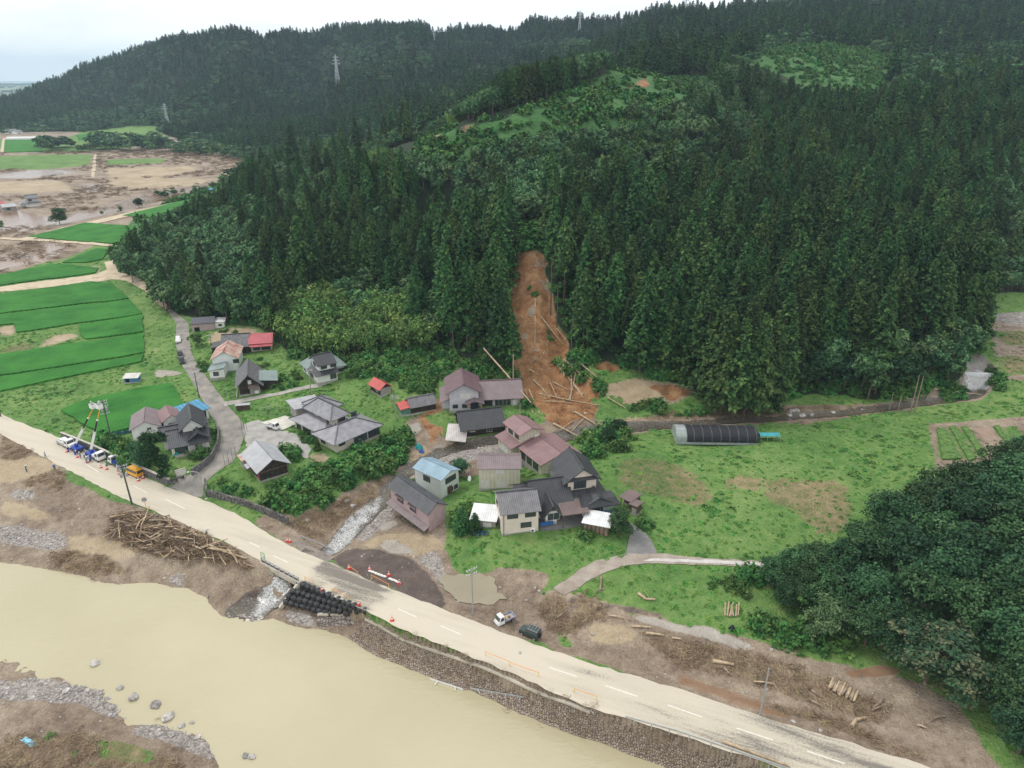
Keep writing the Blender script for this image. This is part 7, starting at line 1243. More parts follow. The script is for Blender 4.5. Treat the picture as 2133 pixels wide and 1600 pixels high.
# ================================================================== foliage
def leaf_mat(name, lo, mid, hi, objvar=.30, tint=.5, hue=.035):
    m = bpy.data.materials.new(name); m.use_nodes = True; t = m.node_tree; L = t.links.new; b = t.nodes['Principled BSDF']
    b.inputs['Roughness'].default_value = .75; b.inputs['Specular IOR Level'].default_value = .18
    uv = t.nodes.new('ShaderNodeUVMap'); sp = t.nodes.new('ShaderNodeSeparateXYZ'); L(uv.outputs[0], sp.inputs[0])
    oi = t.nodes.new('ShaderNodeObjectInfo')
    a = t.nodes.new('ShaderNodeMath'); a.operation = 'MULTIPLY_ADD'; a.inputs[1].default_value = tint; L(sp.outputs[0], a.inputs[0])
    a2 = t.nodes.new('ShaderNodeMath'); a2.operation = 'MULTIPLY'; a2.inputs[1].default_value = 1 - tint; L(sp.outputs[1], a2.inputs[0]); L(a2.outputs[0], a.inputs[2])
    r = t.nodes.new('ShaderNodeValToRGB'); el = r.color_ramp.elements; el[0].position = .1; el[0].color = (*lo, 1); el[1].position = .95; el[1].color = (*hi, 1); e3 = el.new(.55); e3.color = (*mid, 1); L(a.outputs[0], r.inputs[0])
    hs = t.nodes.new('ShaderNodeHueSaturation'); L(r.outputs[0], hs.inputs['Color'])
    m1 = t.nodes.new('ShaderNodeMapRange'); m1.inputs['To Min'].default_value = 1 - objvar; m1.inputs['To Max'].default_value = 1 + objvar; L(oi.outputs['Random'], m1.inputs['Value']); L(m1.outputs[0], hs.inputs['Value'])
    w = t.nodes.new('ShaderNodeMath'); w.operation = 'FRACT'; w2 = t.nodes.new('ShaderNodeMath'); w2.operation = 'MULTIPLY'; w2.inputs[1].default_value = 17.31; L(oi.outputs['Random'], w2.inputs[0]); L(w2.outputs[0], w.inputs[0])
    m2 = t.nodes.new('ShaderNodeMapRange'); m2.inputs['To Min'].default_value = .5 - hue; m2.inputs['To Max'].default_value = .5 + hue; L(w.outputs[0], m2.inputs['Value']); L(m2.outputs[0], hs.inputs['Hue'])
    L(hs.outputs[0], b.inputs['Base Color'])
    return m
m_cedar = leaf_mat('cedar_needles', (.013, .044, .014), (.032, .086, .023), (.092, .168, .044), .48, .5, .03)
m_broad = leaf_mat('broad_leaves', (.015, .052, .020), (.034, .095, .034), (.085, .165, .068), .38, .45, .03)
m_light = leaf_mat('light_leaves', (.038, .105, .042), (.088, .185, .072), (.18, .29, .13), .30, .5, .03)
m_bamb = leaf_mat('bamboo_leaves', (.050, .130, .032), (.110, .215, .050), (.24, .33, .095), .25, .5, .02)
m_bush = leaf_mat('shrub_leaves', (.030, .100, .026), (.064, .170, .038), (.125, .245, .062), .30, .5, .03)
m_weed = leaf_mat('weeds', (.075, .190, .034), (.115, .26, .048), (.18, .31, .075), .35, .4, .03)
m_rusty = leaf_mat('leaves_with_brown_tips', (.025, .068, .032), (.055, .115, .05), (.17, .15, .085), .2, .75, .02)
def leaves(cen, nrm, size, tint, clump, asp=1.5):
    """leaf-sized quads from centres, normals, sizes"""
    n = len(cen); nrm = nrm / (np.linalg.norm(nrm, axis=1, keepdims=True) + 1e-9)
    a = np.cross(nrm, NR.normal(size=(n, 3))); a /= np.linalg.norm(a, axis=1, keepdims=True) + 1e-9; b = np.cross(nrm, a)
    a = a * size[:, None] * .5 * asp; b = b * size[:, None] * .5
    bend = nrm * size[:, None] * .18
    v = np.stack([cen - a - bend, cen - b * 1.0, cen + a - bend, cen + b * 1.0], 1).reshape(-1, 3)
    f = np.arange(4 * n).reshape(-1, 4); uv = np.repeat(np.stack([clump, tint], 1), 4, axis=0)
    return v, f, uv
def crown_mesh(name, parts, mat):
    v = []; f = []; uv = []; o = 0
    for a, b, c in parts: v.append(a); f.append(b + o); uv.append(c); o += len(a)
    return from_np(name, np.concatenate(v), np.concatenate(f), mat, np.concatenate(uv))
def cedar(seed, nb=170, k=11, H_=1.0, wid=.125, low=.22, sz=.62, mat=None):
    """unit is a 24 m cedar; crown as drooping clumps of needles on whorled branches"""
    g = np.random.default_rng(seed); Ht = 24 * H_; C = []; N = []; SZ = []; T = []; K = []
    for i in range(nb):
        s = (i + g.random()) / nb; s = s ** .85
        z = Ht * (low + (1 - low) * s); q = 1 - s
        rad = Ht * wid * (q ** .74) * (1 - .25 * max(0, .25 - s) / .25) * g.uniform(.72, 1.12) + .25
        ph = i * 2.39996 + g.uniform(-.5, .5); d = np.array([math.cos(ph), math.sin(ph), 0])
        kk = int(k * (.6 + .9 * q)); cl = g.random()
        tt = g.uniform(.45, 1.0, kk) ** .7
        c = d[None] * (rad * tt)[:, None] + g.normal(size=(kk, 3)) * np.array([.46, .46, .34]) * (.5 + .6 * q); c[:, 2] += z - rad * .20 * tt ** 2 + .35 * (1 - tt)
        nn = d[None] * .55 + np.array([0, 0, .9])[None] + g.normal(size=(kk, 3)) * .4
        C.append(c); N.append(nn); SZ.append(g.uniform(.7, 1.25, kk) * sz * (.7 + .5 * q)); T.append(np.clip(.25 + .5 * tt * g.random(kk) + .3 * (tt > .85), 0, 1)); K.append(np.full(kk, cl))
    C.append(np.array([[0, 0, Ht + .1]])); N.append(np.array([[0.3, 0, 1.]])); SZ.append(np.array([.7])); T.append(np.array([.5])); K.append(np.array([.5]))
    return crown_mesh('crown', [leaves(np.concatenate(C), np.concatenate(N), np.concatenate(SZ), np.concatenate(T), np.concatenate(K), 1.45)], mat or m_cedar)
def trunk_mesh(h, r0, r1=.05, lean=.0, limbs=0, mat=None, seed=0):
    g = random.Random(seed); q = MB(); p = [Vector((0, 0, -.6))]
    for i in range(1, 5): p.append(Vector((g.uniform(-lean, lean) * i, g.uniform(-lean, lean) * i, h * i / 4)))
    q.chain(p, r0, r1, 6)
    for i in range(limbs):
        a = g.uniform(0, 6.28); z = h * g.uniform(.35, .75); l = h * g.uniform(.25, .45)
        b0 = Vector((0, 0, z)); b1 = b0 + Vector((math.cos(a) * l * .6, math.sin(a) * l * .6, l * .5)); b2 = b1 + Vector((math.cos(a) * l * .4, math.sin(a) * l * .4, l * .25))
        q.chain([b0, b1, b2], r0 * .45, r0 * .12, 5)
    return q.mesh('trunk', mat or m_bark, smooth=True)
def broad(seed, n=2200, H_=11., Rr=4.6, lobes=11, sz=.55, mat=None, flat=1.0, base=.28):
    g = np.random.default_rng(seed); L_ = []
    for i in range(lobes):
        a = g.uniform(0, 6.28); rr = Rr * .62 * math.sqrt(g.random()); zz = H_ * (base + .16 + (1 - base - .30) * g.random()) * 1.0
        zz -= (rr / Rr) ** 2 * H_ * .16; L_.append((rr * math.cos(a), rr * math.sin(a), zz, Rr * g.uniform(.30, .50)))
    L_.append((0, 0, H_ * .80, Rr * .5)); parts = []; m = n // len(L_)
    for (x, y, z, r) in L_:
        # clumps on the lobe, leaves round each clump
        nc = max(6, m // 16); u = g.normal(size=(nc, 3)); u /= np.linalg.norm(u, axis=1, keepdims=True); u[:, 2] = np.where(u[:, 2] < -.35, -u[:, 2], u[:, 2])
        rc = r * g.uniform(.72, 1.08, nc); kk = max(4, m // nc); cc = np.repeat(u * rc[:, None], kk, 0); cl = np.repeat(g.random(nc), kk); uu = np.repeat(u, kk, 0)
        c = cc + g.normal(size=cc.shape) * r * .17; c[:, 2] *= .82 * flat; c += np.array([x, y, z])
        nn = uu * .8 + np.array([0, 0, .55]) + g.normal(size=cc.shape) * .55
        parts.append(leaves(c, nn, g.uniform(.65, 1.25, len(c)) * sz, g.random(len(c)), cl, 1.4))
    return crown_mesh('crown', parts, mat or m_broad)
def bamboo(seed, nculm=9, H_=12., lf=60, sz=.5):
    g = np.random.default_rng(seed); parts = []; q = MB()
    for i in range(nculm):
        a = g.uniform(0, 6.28); r = g.uniform(.2, 2.0); b = np.array([math.cos(a) * r, math.sin(a) * r, 0]); h = H_ * g.uniform(.75, 1.05); la = g.uniform(0, 6.28); ld = np.array([math.cos(la), math.sin(la), 0]) + .6 * b / (r + .3)
        s = np.linspace(0, 1, 7); pts = b[None] + ld[None] * (1.0 * s[:, None] + 2.3 * s[:, None] ** 4) + np.array([0, 0, 1])[None] * (h * (s - .10 * s ** 4))[:, None]
        q.chain([Vector(p) for p in pts], .06, .02, 4)
        t = g.uniform(.35, 1.0, lf); c = np.stack([np.interp(t, s, pts[:, j]) for j in range(3)], 1)
        w = (1.25 * np.sin(np.clip((t - .25) / .8, 0, 1) * 3.14) + .25)[:, None]; off = g.normal(size=(lf, 3)) * np.array([.65, .65, .35]); c = c + off * w; c[:, 2] -= .35 * np.linalg.norm(off * w, axis=1)
        parts.append(leaves(c, off * .8 + np.array([0, 0, .8]) + g.normal(size=c.shape) * .4, g.uniform(.7, 1.3, lf) * sz, g.random(lf), np.full(lf, g.random()), 1.9))
    return crown_mesh('crown', parts, m_bamb), q.mesh('trunk', Mt('bamboo_culm', (.20, .25, .10), .5, .2, 2))
def bush(seed, n=420, Rr=1.3, H_=1.5, sz=.34, mat=None, sq=.5):
    g = np.random.default_rng(seed); nc = n // 12; u = g.normal(size=(nc, 3)); u /= np.linalg.norm(u, axis=1, keepdims=True); u[:, 2] = np.abs(u[:, 2])
    lob = 1 + .35 * np.sin(np.arctan2(u[:, 1], u[:, 0]) * 3 + seed) + .2 * np.sin(np.arctan2(u[:, 1], u[:, 0]) * 5 + seed * 2)
    cc = np.repeat(u * np.array([Rr, Rr, H_]) * (g.uniform(.7, 1.1, nc) * lob)[:, None], 12, 0); uu = np.repeat(u, 12, 0); cl = np.repeat(g.random(nc), 12)
    c = cc + g.normal(size=cc.shape) * Rr * .17; c[:, 2] = np.maximum(c[:, 2], .03)
    return crown_mesh('foliage', [leaves(c, uu * .8 + np.array([0, 0, .6]) + g.normal(size=c.shape) * .5, g.uniform(.6, 1.3, len(c)) * sz, g.random(len(c)), cl, 1.5)], mat or m_bush)
def tuft(seed, n=22, Rr=.45, H_=.5, sz=.30, mat=None):
    g = np.random.default_rng(seed); a = g.uniform(0, 6.28, n); r = Rr * np.sqrt(g.random(n)); c = np.stack([np.cos(a) * r, np.sin(a) * r, H_ * g.random(n) * (1 - .6 * r / Rr)], 1)
    nn = np.stack([np.cos(a) * .6, np.sin(a) * .6, np.full(n, 1.8)], 1) + g.normal(size=(n, 3)) * .4
    return crown_mesh('tuft', [leaves(c, nn, g.uniform(.6, 1.3, n) * sz, g.random(n), np.full(n, g.random()), 1.6)], mat or m_weed)
# -------- scatter of what nobody could count: one object, instances on its points
def scatter(name, protos, pos, rz, scl, idx, label, cat, tilt=None):
    c = bpy.data.collections.new(name + '_kinds')
    for i, p in enumerate(protos):
        if isinstance(p, bpy.types.Mesh): p = bpy.data.objects.new('%s_kind_%02d' % (name, i), p)
        c.objects.link(p)
    n = len(pos); me = bpy.data.meshes.new(name); me.vertices.add(n); me.vertices.foreach_set('co', np.asarray(pos, np.float32).ravel())
    rot = np.zeros((n, 3), np.float32); rot[:, 2] = rz
    if tilt is not None: rot[:, :2] = tilt
    scl = np.asarray(scl, np.float32); scl = np.repeat(scl[:, None], 3, 1) if scl.ndim == 1 else scl
    for nm, ty, ar, key in (('rot', 'FLOAT_VECTOR', rot, 'vector'), ('scl', 'FLOAT_VECTOR', scl, 'vector'), ('idx', 'INT', np.asarray(idx, np.int32), 'value')):
        a = me.attributes.new(nm, ty, 'POINT'); a.data.foreach_set(key, ar.ravel())
    o = obj(name, me); g = bpy.data.node_groups.new(name, 'GeometryNodeTree')
    g.interface.new_socket('Geometry', in_out='INPUT', socket_type='NodeSocketGeometry'); g.interface.new_socket('Geometry', in_out='OUTPUT', socket_type='NodeSocketGeometry')
    gi = g.nodes.new('NodeGroupInput'); go = g.nodes.new('NodeGroupOutput'); ip = g.nodes.new('GeometryNodeInstanceOnPoints'); ci = g.nodes.new('GeometryNodeCollectionInfo')
    ci.inputs['Collection'].default_value = c; ci.inputs['Separate Children'].default_value = True; ci.inputs['Reset Children'].default_value = True
    def na(nm, ty): n_ = g.nodes.new('GeometryNodeInputNamedAttribute'); n_.data_type = ty; n_.inputs['Name'].default_value = nm; return n_.outputs[0]
    ip.inputs['Pick Instance'].default_value = True
    g.links.new(gi.outputs[0], ip.inputs['Points']); g.links.new(ci.outputs[0], ip.inputs['Instance']); g.links.new(na('idx', 'INT'), ip.inputs['Instance Index'])
    g.links.new(na('rot', 'FLOAT_VECTOR'), ip.inputs['Rotation']); g.links.new(na('scl', 'FLOAT_VECTOR'), ip.inputs['Scale']); g.links.new(ip.outputs[0], go.inputs[0])
    md = o.modifiers.new('scatter', 'NODES'); md.node_group = g
    return tag(o, label, cat, kind='stuff')
# ------------------------------------------------------------------ where each tree of the hills stands
def cls_at(x, y):
    i = np.clip(np.searchsorted(AX, x / y), 0, NA - 1); j = np.clip(np.searchsorted(LB, np.log(y)), 0, NB - 1); return cls[j, i]
BROADZ = [[(235,520),(300,455),(420,400),(560,360),(600,410),(520,460),(570,550),(430,620),(330,600)], [(640,560),(700,515),(850,490),(930,550),(900,620),(760,640)], [(560,370),(640,330),(760,320),(700,380),(600,420)],
          [(860,370),(880,300),(960,255),(1130,200),(1300,120),(1420,112),(1560,110),(1610,180),(1570,290),(1400,345),(1200,385),(1000,400)], [(1870,80),(2133,60),(2150,150),(1990,175),(1880,165)], [(1480,120),(1620,40),(1740,60),(1700,85),(1600,105)],
          [(150,215),(400,190),(520,200),(400,240),(250,260),(100,262),(0,262)], [(480,300),(620,270),(760,240),(860,230),(900,270),(860,310),(700,320),(560,360)], [(640,90),(760,70),(900,80),(900,120),(750,140),(640,130)], [(1050,70),(1250,60),(1250,80),(1080,95)],
          [(1600,720),(1700,660),(1900,640),(2070,600),(2090,700),(2000,800),(1850,830),(1640,820)], [(2060,450),(2133,430),(2300,430),(2300,640),(2075,640)], [(1180,720),(1440,700),(1440,770),(1200,780)], [(560,690),(620,640),(620,740),(580,740)], [(1690,60),(1850,60),(1900,90),(1760,85)]]
BAMBZ = [[(562,660),(620,600),(700,590),(735,640),(740,745),(640,745),(575,715)], [(735,680),(760,620),(880,615),(895,690),(880,760),(790,780),(740,750)], [(740,290),(820,270),(830,300),(760,318)], [(915,165),(955,175),(940,200),(910,195)], [(640,290),(690,280),(690,310),(640,315)], [(1235,300),(1300,270),(1420,240),(1420,252),(1290,295)]]
T = []
def zone(y0, y1, sp, jit=.42):
    y = y0
    while y < y1:
        am = 1.02 if y < 300 else .86; xs = np.arange(-am * y, am * y, sp); n = len(xs)
        T.append(np.stack([xs + NR.uniform(-jit, jit, n) * sp, y + NR.uniform(-jit, jit, n) * sp], 1)); y += sp
for z_ in ((150, 260, 4.7), (260, 450, 5.3), (450, 900, 7.0), (900, 2150, 9.2)): zone(*z_)
T = np.concatenate(T); x, y = T[:, 0], T[:, 1]; z = H(x, y); c = cls_at(x, y)
ub, vb = proj(x, y, z); ut, vt = proj(x, y, z + 17)
BAND = [(850,318),(930,318),(1000,298),(1120,270),(1250,254),(1380,248),(1480,222),(1560,190),(1600,230),(1480,280),(1380,310),(1250,320),(1120,335),(1000,355),(900,362),(845,345)]
ok = ((c == CLS.index('forest')) | ((c == CLS.index('scrub')) & inside(ub, vb, BAND) & (y < 380))) & (ut > -160) & (ut < 2300) & (vt > -260)
SLIDE = [(1070,505),(1140,505),(1140,545),(1150,590),(1165,650),(1195,690),(1210,740),(1250,790),(1270,860),(1150,900),(1080,850),(1078,800),(1062,745),(1060,680),(1062,600)]
ok &= ~(inside(ub, vb, SLIDE) & (y < 300))
GAP = [(1078,455),(1132,455),(1140,530),(1072,530)]; ok &= ~(inside(ub, vb, GAP) & (y < 245) & (NR.random(len(x)) < .8))
ok &= ~(inside(ub, vb, [(1840,560),(1900,540),(1890,680),(1850,690)]) & (y < 230) & (NR.random(len(x)) < .75))
um_, vm_ = proj(x, y, z + 8); bamb_ = np.zeros(len(x), bool)
for p in [[(555,640),(620,595),(700,585),(735,640),(740,755),(640,760),(565,730)], [(735,670),(760,610),(880,605),(905,690),(890,770),(790,790),(740,760)]]: bamb_ |= inside(um_, vm_, p) & (y < 260)
ok &= ~(inside(ub, vb, [(590,730),(730,745),(900,730),(1060,765),(1060,800),(600,800)]) & ~(bamb_ & (vb < 775)))      # vines and brush at the foot
ok &= ~((y > 1400) & (z < 0))
x, y, z, ub, vb, ut, vt, bamb_ = (q[ok] for q in (x, y, z, ub, vb, ut, vt, bamb_))
sp_ = np.zeros(len(x), int); r_ = NR.random(len(x)); pn = fbm(x / 55, y / 55, 3, 77)
far_ = y > 620
sp_[(far_ & (pn > .60) & (r_ < .7)) | (~far_ & (r_ < .08)) | (far_ & (r_ < .06))] = 1
for p in BROADZ: sp_[inside(ut, vt, p) & (r_ < .88)] = 1
for p in BAMBZ: sp_[inside(ut, vt + 12, p) & (r_ < .95)] = 2
sp_[bamb_ & (r_ < .93)] = 2
hs = np.clip(NR.normal(.86, .14, len(x)), .52, 1.15) * (1 + .45 * (fbm(x / 22, y / 22, 2, 5) - .5))
hs = np.where(y < 240, hs * 1.05, hs); hs = np.where(y > 620, hs * .88, hs)
edge = (sp_ == 0) & (ut < 620) & (vt > 380); hs = np.where(edge, hs * .8, hs); hs = np.where((ut > 2060) & (y < 400), hs * .7, hs)
hs = np.where((ut > 860) & (ut < 1560) & (y > 280) & (y < 330) & (sp_ == 0), hs * .75, hs)
# no crown rises above the outline the woods have in the photograph
def cap(ymin, ymax, line, k=None):
    global hs
    l = np.array(line); m = (y > ymin) & (y < ymax) & (ub > l[0, 0]) & (ub < l[-1, 0])
    vl = np.interp(ub, l[:, 0], l[:, 1]); d = 24 * hs * np.where(sp_ == 0, 1, np.where(sp_ == 1, .5, .52)); _, v_ = proj(x, y, z + d)
    s = np.where(m & (v_ < vl), np.clip((vb - vl) / np.maximum(vb - v_, 1), .05, 1), 1); hs = np.where(s < 1, hs * s * NR.uniform(.86, 1.04, len(hs)), hs)
cap(0, 420, [(150,560),(235,525),(300,470),(330,445),(400,412),(450,393),(490,365),(540,330),(600,312),(700,298),(790,300),(865,312)])
cap(420, 780, [(150,560),(235,525),(300,470),(330,445),(400,412),(450,393),(500,350),(520,330),(560,300)])
cap(0, 343, [(860,312),(930,312),(1000,295),(1120,268),(1250,252),(1380,245),(1480,222),(1560,205),(1600,196),(1700,184),(1800,178),(1900,168),(2000,160),(2140,150)])
cap(343, 560, [(860,285),(900,250),(1000,185),(1060,140),(1130,122),(1180,116),(1250,97),(1330,92),(1400,88),(1480,78),(1560,66),(1610,50)])
cap(0, 525, [(1555,118),(1610,152),(1680,172),(1780,178),(1850,170),(1880,140)])
keep = hs > .30; x, y, z, ub, vb, ut, vt, sp_, hs = (q[keep] for q in (x, y, z, ub, vb, ut, vt, sp_, hs)); cv = (sp_ == 0) & (hs < .58) & (y < 560); sp_ = np.where(cv, 1, sp_); hs = np.where(cv, np.minimum(hs * 2.0, 1.15), hs)
# valley trees beyond the fields
V = []
def more(poly, n, s, k):
    uv = []
    a = np.array(poly); lo, hi = a.min(0), a.max(0)
    while len(uv) < n:
        p = (rnd.uniform(lo[0], hi[0]), rnd.uniform(lo[1], hi[1]))
        if inside(np.array([p[0]]), np.array([p[1]]), poly)[0]: uv.append(p)
    for q in hit(uv): V.append((q[0], q[1], q[2], k, s * rnd.uniform(.8, 1.15)))
more([(86,306),(150,304),(152,318),(88,318)], 16, 1.5, 1); more([(196,292),(340,296),(345,320),(200,318)], 46, 1.5, 1); more([(155,312),(198,310),(196,318),(160,318)], 7, .9, 1)
more([(345,300),(430,302),(530,325),(520,336),(350,324)], 50, 1.1, 1); more([(380,312),(500,320),(505,328),(385,324)], 26, .9, 2); more([(-10,262),(190,262),(190,275),(-10,285)], 30, 1.0, 1)
more([(520,345),(450,402),(470,402),(560,345)], 18, .9, 1); more([(310,412),(350,402),(415,395),(415,402),(350,416)], 14, .45, 1)
V = np.array(V)
x = np.concatenate([x, V[:, 0]]); y = np.concatenate([y, V[:, 1]]); z = np.concatenate([z, V[:, 2]]); sp_ = np.concatenate([sp_, V[:, 3].astype(int)]); hs = np.concatenate([hs, V[:, 4]])
us, vs_ = proj(x, y, z + 12)
front = hit([(1478,848),(1500,862),(1524,868),(1548,872),(1572,868),(1592,858),(1540,856),(1510,850)]); nf = len(front)
x = np.concatenate([x, front[:, 0]]); y = np.concatenate([y, front[:, 1]]); z = np.concatenate([z, front[:, 2]]); sp_ = np.concatenate([sp_, np.zeros(nf, int)]); hs = np.concatenate([hs, NR.uniform(.98, 1.2, nf)]); us, vs_ = proj(x, y, z + 12)
rz = NR.uniform(0, 6.283, len(x))
# prototypes
def tree_proto(name, crown, trunk):
    e = bpy.data.objects.new(name, None); COL.objects.link(e); e.empty_display_size = .3
    obj('crown', crown, e); obj('trunk', trunk, e); return e
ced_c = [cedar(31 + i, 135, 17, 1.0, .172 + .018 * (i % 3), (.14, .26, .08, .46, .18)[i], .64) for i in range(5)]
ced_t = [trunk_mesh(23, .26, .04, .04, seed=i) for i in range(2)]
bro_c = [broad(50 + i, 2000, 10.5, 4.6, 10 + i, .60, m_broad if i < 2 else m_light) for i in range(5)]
bro_t = [trunk_mesh(8.2, .24, .06, .12, 5, seed=9 + i) for i in range(2)]
bam = [bamboo(70 + i) for i in range(3)]
far_c = [cedar(131 + i, 46, 7, 1.0, .13, .10, 1.5) for i in range(4)]; far_b = [broad(150 + i, 420, 10.5, 5.2, 8, 1.25, m_broad if i < 1 else m_light) for i in range(3)]
def joined(cr, tr):
    """crown and trunk as one mesh, for trees too far off to show parts"""
    bm = bmesh.new(); bm.from_mesh(cr); nf = len(bm.faces); bm.from_mesh(tr); bm.faces.ensure_lookup_table()
    for f in bm.faces[nf:]: f.material_index = 1
    me = bpy.data.meshes.new('tree'); bm.to_mesh(me); bm.free(); me.materials.append(cr.materials[0]); me.materials.append(tr.materials[0]); return me
vis = (us > -20) & (us < 2153) & (vs_ > 0)
ORD = np.argsort(y)
WHERE = {0: lambda u, v: 'tall dark cedar of the dense stand left of the landslide' if u < 1075 else 'tall dark cedar in the stand between the landslide and the tunnel greenhouse' if u < 1580 else 'tall dark cedar on the slope above the waterfall stream',
         1: lambda u, v: 'round dark broadleaf tree at the forest edge beside the rice fields' if u < 600 else 'round broadleaf tree among the cedars above the village houses' if u < 1075 else 'broadleaf tree at the foot of the slope right of the landslide' if u < 1580 else 'broadleaf tree over the stream bank near the waterfall',
         2: lambda u, v: 'feathery yellow green bamboo clump above the village houses'}
NAMES = {0: ('cedar_tree', 'cedars on the hillside'), 1: ('broadleaf_tree', 'broadleaf trees on the hillside'), 2: ('bamboo_clump', 'bamboo clumps above the houses')}
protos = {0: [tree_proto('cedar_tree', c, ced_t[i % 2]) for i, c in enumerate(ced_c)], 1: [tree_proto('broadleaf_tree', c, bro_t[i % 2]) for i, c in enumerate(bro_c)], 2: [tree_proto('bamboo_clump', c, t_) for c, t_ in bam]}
cap = {0: 290, 1: 190, 2: 60}; count = {0: 0, 1: 0, 2: 0}; used = np.zeros(len(x), bool); first = {}
for i in ORD:
    k = int(sp_[i])
    if not vis[i] or count[k] >= cap[k] or (k == 2 and y[i] > 300) or (k == 1 and y[i] > 420): continue
    j = rnd.randrange(len(protos[k])); pr = protos[k][j]
    o = copy_tree(pr) if (k, j) in first else pr; first[(k, j)] = 1
    o.location = (x[i], y[i], z[i] - .2); o.rotation_euler = (rnd.uniform(-.03, .03), rnd.uniform(-.03, .03), rz[i]); s = hs[i]; o.scale = (s * rnd.uniform(.9, 1.1), s * rnd.uniform(.9, 1.1), s)
    tag(o, WHERE[k](us[i], vs_[i]), 'bamboo' if k == 2 else 'tree', NAMES[k][1] + (' by the rice fields' if us[i] < 600 and k == 1 else ' left of the landslide' if us[i] < 1075 else ' right of the landslide' if us[i] < 1580 else ' towards the waterfall')); count[k] += 1; used[i] = True
rest = ~used
for k, nm, lab in ((0, 'cedar_forest', 'cedar forest covering the hills behind the nearest rows of trees'), (1, 'broadleaf_forest', 'broadleaf woodland mixed through the far slopes'), (2, 'bamboo_grove', 'pale bamboo patches on the farther slopes')):
    m = rest & (sp_ == k); nr = y < 520; i_ = np.where(m)[0]
    if k == 0: ps = [joined(c, ced_t[0]) for c in ced_c] + far_c
    elif k == 1: ps = [joined(c, bro_t[0]) for c in bro_c] + far_b
    else: ps = [joined(c, t_) for c, t_ in bam]
    nn = {0: 5, 1: 5, 2: 3}[k]; id_ = NR.integers(0, nn, len(i_))
    if k < 2: id_ = np.where(y[i_] > 520, nn + NR.integers(0, len(ps) - nn, len(i_)), id_)
    if k == 1: id_ = np.where((y[i_] > 240) & (y[i_] <= 520), NR.integers(3, 5, len(i_)), id_)
    sc = hs[i_][:, None] * np.where((y[i_] > 900)[:, None], np.array([[1.4, 1.4, .78]]), np.where((y[i_] > 450)[:, None], np.array([[1.15, 1.15, 1.]]), np.array([[1., 1, 1]])))
    scatter(nm, ps, np.stack([x[i_], y[i_], z[i_] - .2], 1), rz[i_], sc, id_, lab, 'forest' if k < 2 else 'bamboo')
print('TREES', count, {k: int((rest & (sp_ == k)).sum()) for k in range(3)})
# ================================================================== shrubs, single trees, brush, wreckage, shingle
cell = (GY ** 2)[:-1, :-1] * 1.0
cell[:, :] *= (AX[1] - AX[0]) * np.gradient(LB)[:-1, None]
PUc, PVc = PU[:-1, :-1], PV[:-1, :-1]; seen = (PUc > -40) & (PUc < 2170) & (PVc < 1640) & (PVc > 60)
def sample(classes, dens, y0=0, y1=300, poly=None, nz=None):
    m = np.isin(cls[:-1, :-1], [CLS.index(c) for c in classes]) & seen & (GY[:-1, :-1] > y0) & (GY[:-1, :-1] < y1)
    if poly is not None: m &= inside(PUc, PVc, poly)
    j, i = np.where(m); w = cell[j, i]; n = int(w.sum() * dens)
    if n < 1: return np.zeros((0, 3))
    k = NR.choice(len(j), n, p=w / w.sum()); a = AX[i[k]] + NR.random(n) * (AX[1] - AX[0]); lb = LB[j[k]] + NR.random(n) * (LB[j[k] + 1] - LB[j[k]]); y = np.exp(lb); x = a * y
    ok = sdist(x, y, road_xy) > .5
    if nz: ok &= NR.random(n) < sstep(nz[1], nz[2], fbm(x / nz[0], y / nz[0], 3, 41))
    for p in DRAPED: ok &= ~inside(x, y, p)
    for (ox, oy, r, x0, x1, y0_, y1_) in FOOT:
        dx, dy = x - ox, y - oy; c, s = math.cos(r), math.sin(r); lx, ly = dx * c + dy * s, -dx * s + dy * c; ok &= ~((lx > x0 - .4) & (lx < x1 + .4) & (ly > y0_ - .4) & (ly < y1_ + .4))
    x, y = x[ok], y[ok]; return np.stack([x, y, H(x, y)], 1)
m_weed2 = leaf_mat('lush_weeds', (.060, .165, .036), (.095, .23, .048), (.14, .28, .06), .3, .4, .03)
tufts = [tuft(200 + i, 22, .6, .28, .30) for i in range(4)] + [tuft(210 + i, 30, .8, .5, .34, m_weed2) for i in range(2)]
g = sample(['grass'], .6, 0, 230); g2 = sample(['dry'], .35, 0, 230); g3 = sample(['grass'], .30, 230, 330); gg = np.concatenate([g, g2, g3]); pn = fbm(gg[:, 0] / 6, gg[:, 1] / 6, 3, 55)
scatter('grass', tufts, gg, NR.uniform(0, 6.28, len(gg)), NR.uniform(.4, 1.0, len(gg)) * (.35 + 1.1 * pn), np.where(pn > .62, NR.integers(2, 6, len(gg)), NR.integers(0, 4, len(gg))), 'rough grass and weeds over banks and meadows', 'grass', NR.uniform(-.15, .15, (len(gg), 2)))
bushes = [bush(300 + i, 420, 1.25, 1.35, .34) for i in range(5)]
sc_ = np.concatenate([sample(['scrub'], .10, 255, 370), sample(['scrub'], .045, 370, 720), sample(['scrub'], .4, 190, 255)]); small = [bush(320 + i, 150, 1.4, 1.0, .62, m_bush) for i in range(3)]
ug = np.concatenate([sample(['forest'], .20, 150, 190, None), sample(['forest'], .05, 190, 235)])
vine = sample(['forest', 'grass'], .28, 150, 240, [(590,728),(640,742),(730,750),(800,738),(890,735),(1000,765),(1070,770),(1075,800),(1000,800),(920,790),(880,830),(820,800),(760,790),(700,785),(650,760),(600,745)])
al = np.concatenate([sc_, ug, vine]); ss = np.concatenate([NR.uniform(.7, 1.9, len(sc_)), NR.uniform(.5, 1.5, len(ug)), NR.uniform(.5, 1.35, len(vine))]); id_ = np.concatenate([NR.integers(0, 3, len(sc_)), NR.integers(3, 8, len(ug)), NR.integers(3, 8, len(vine))])
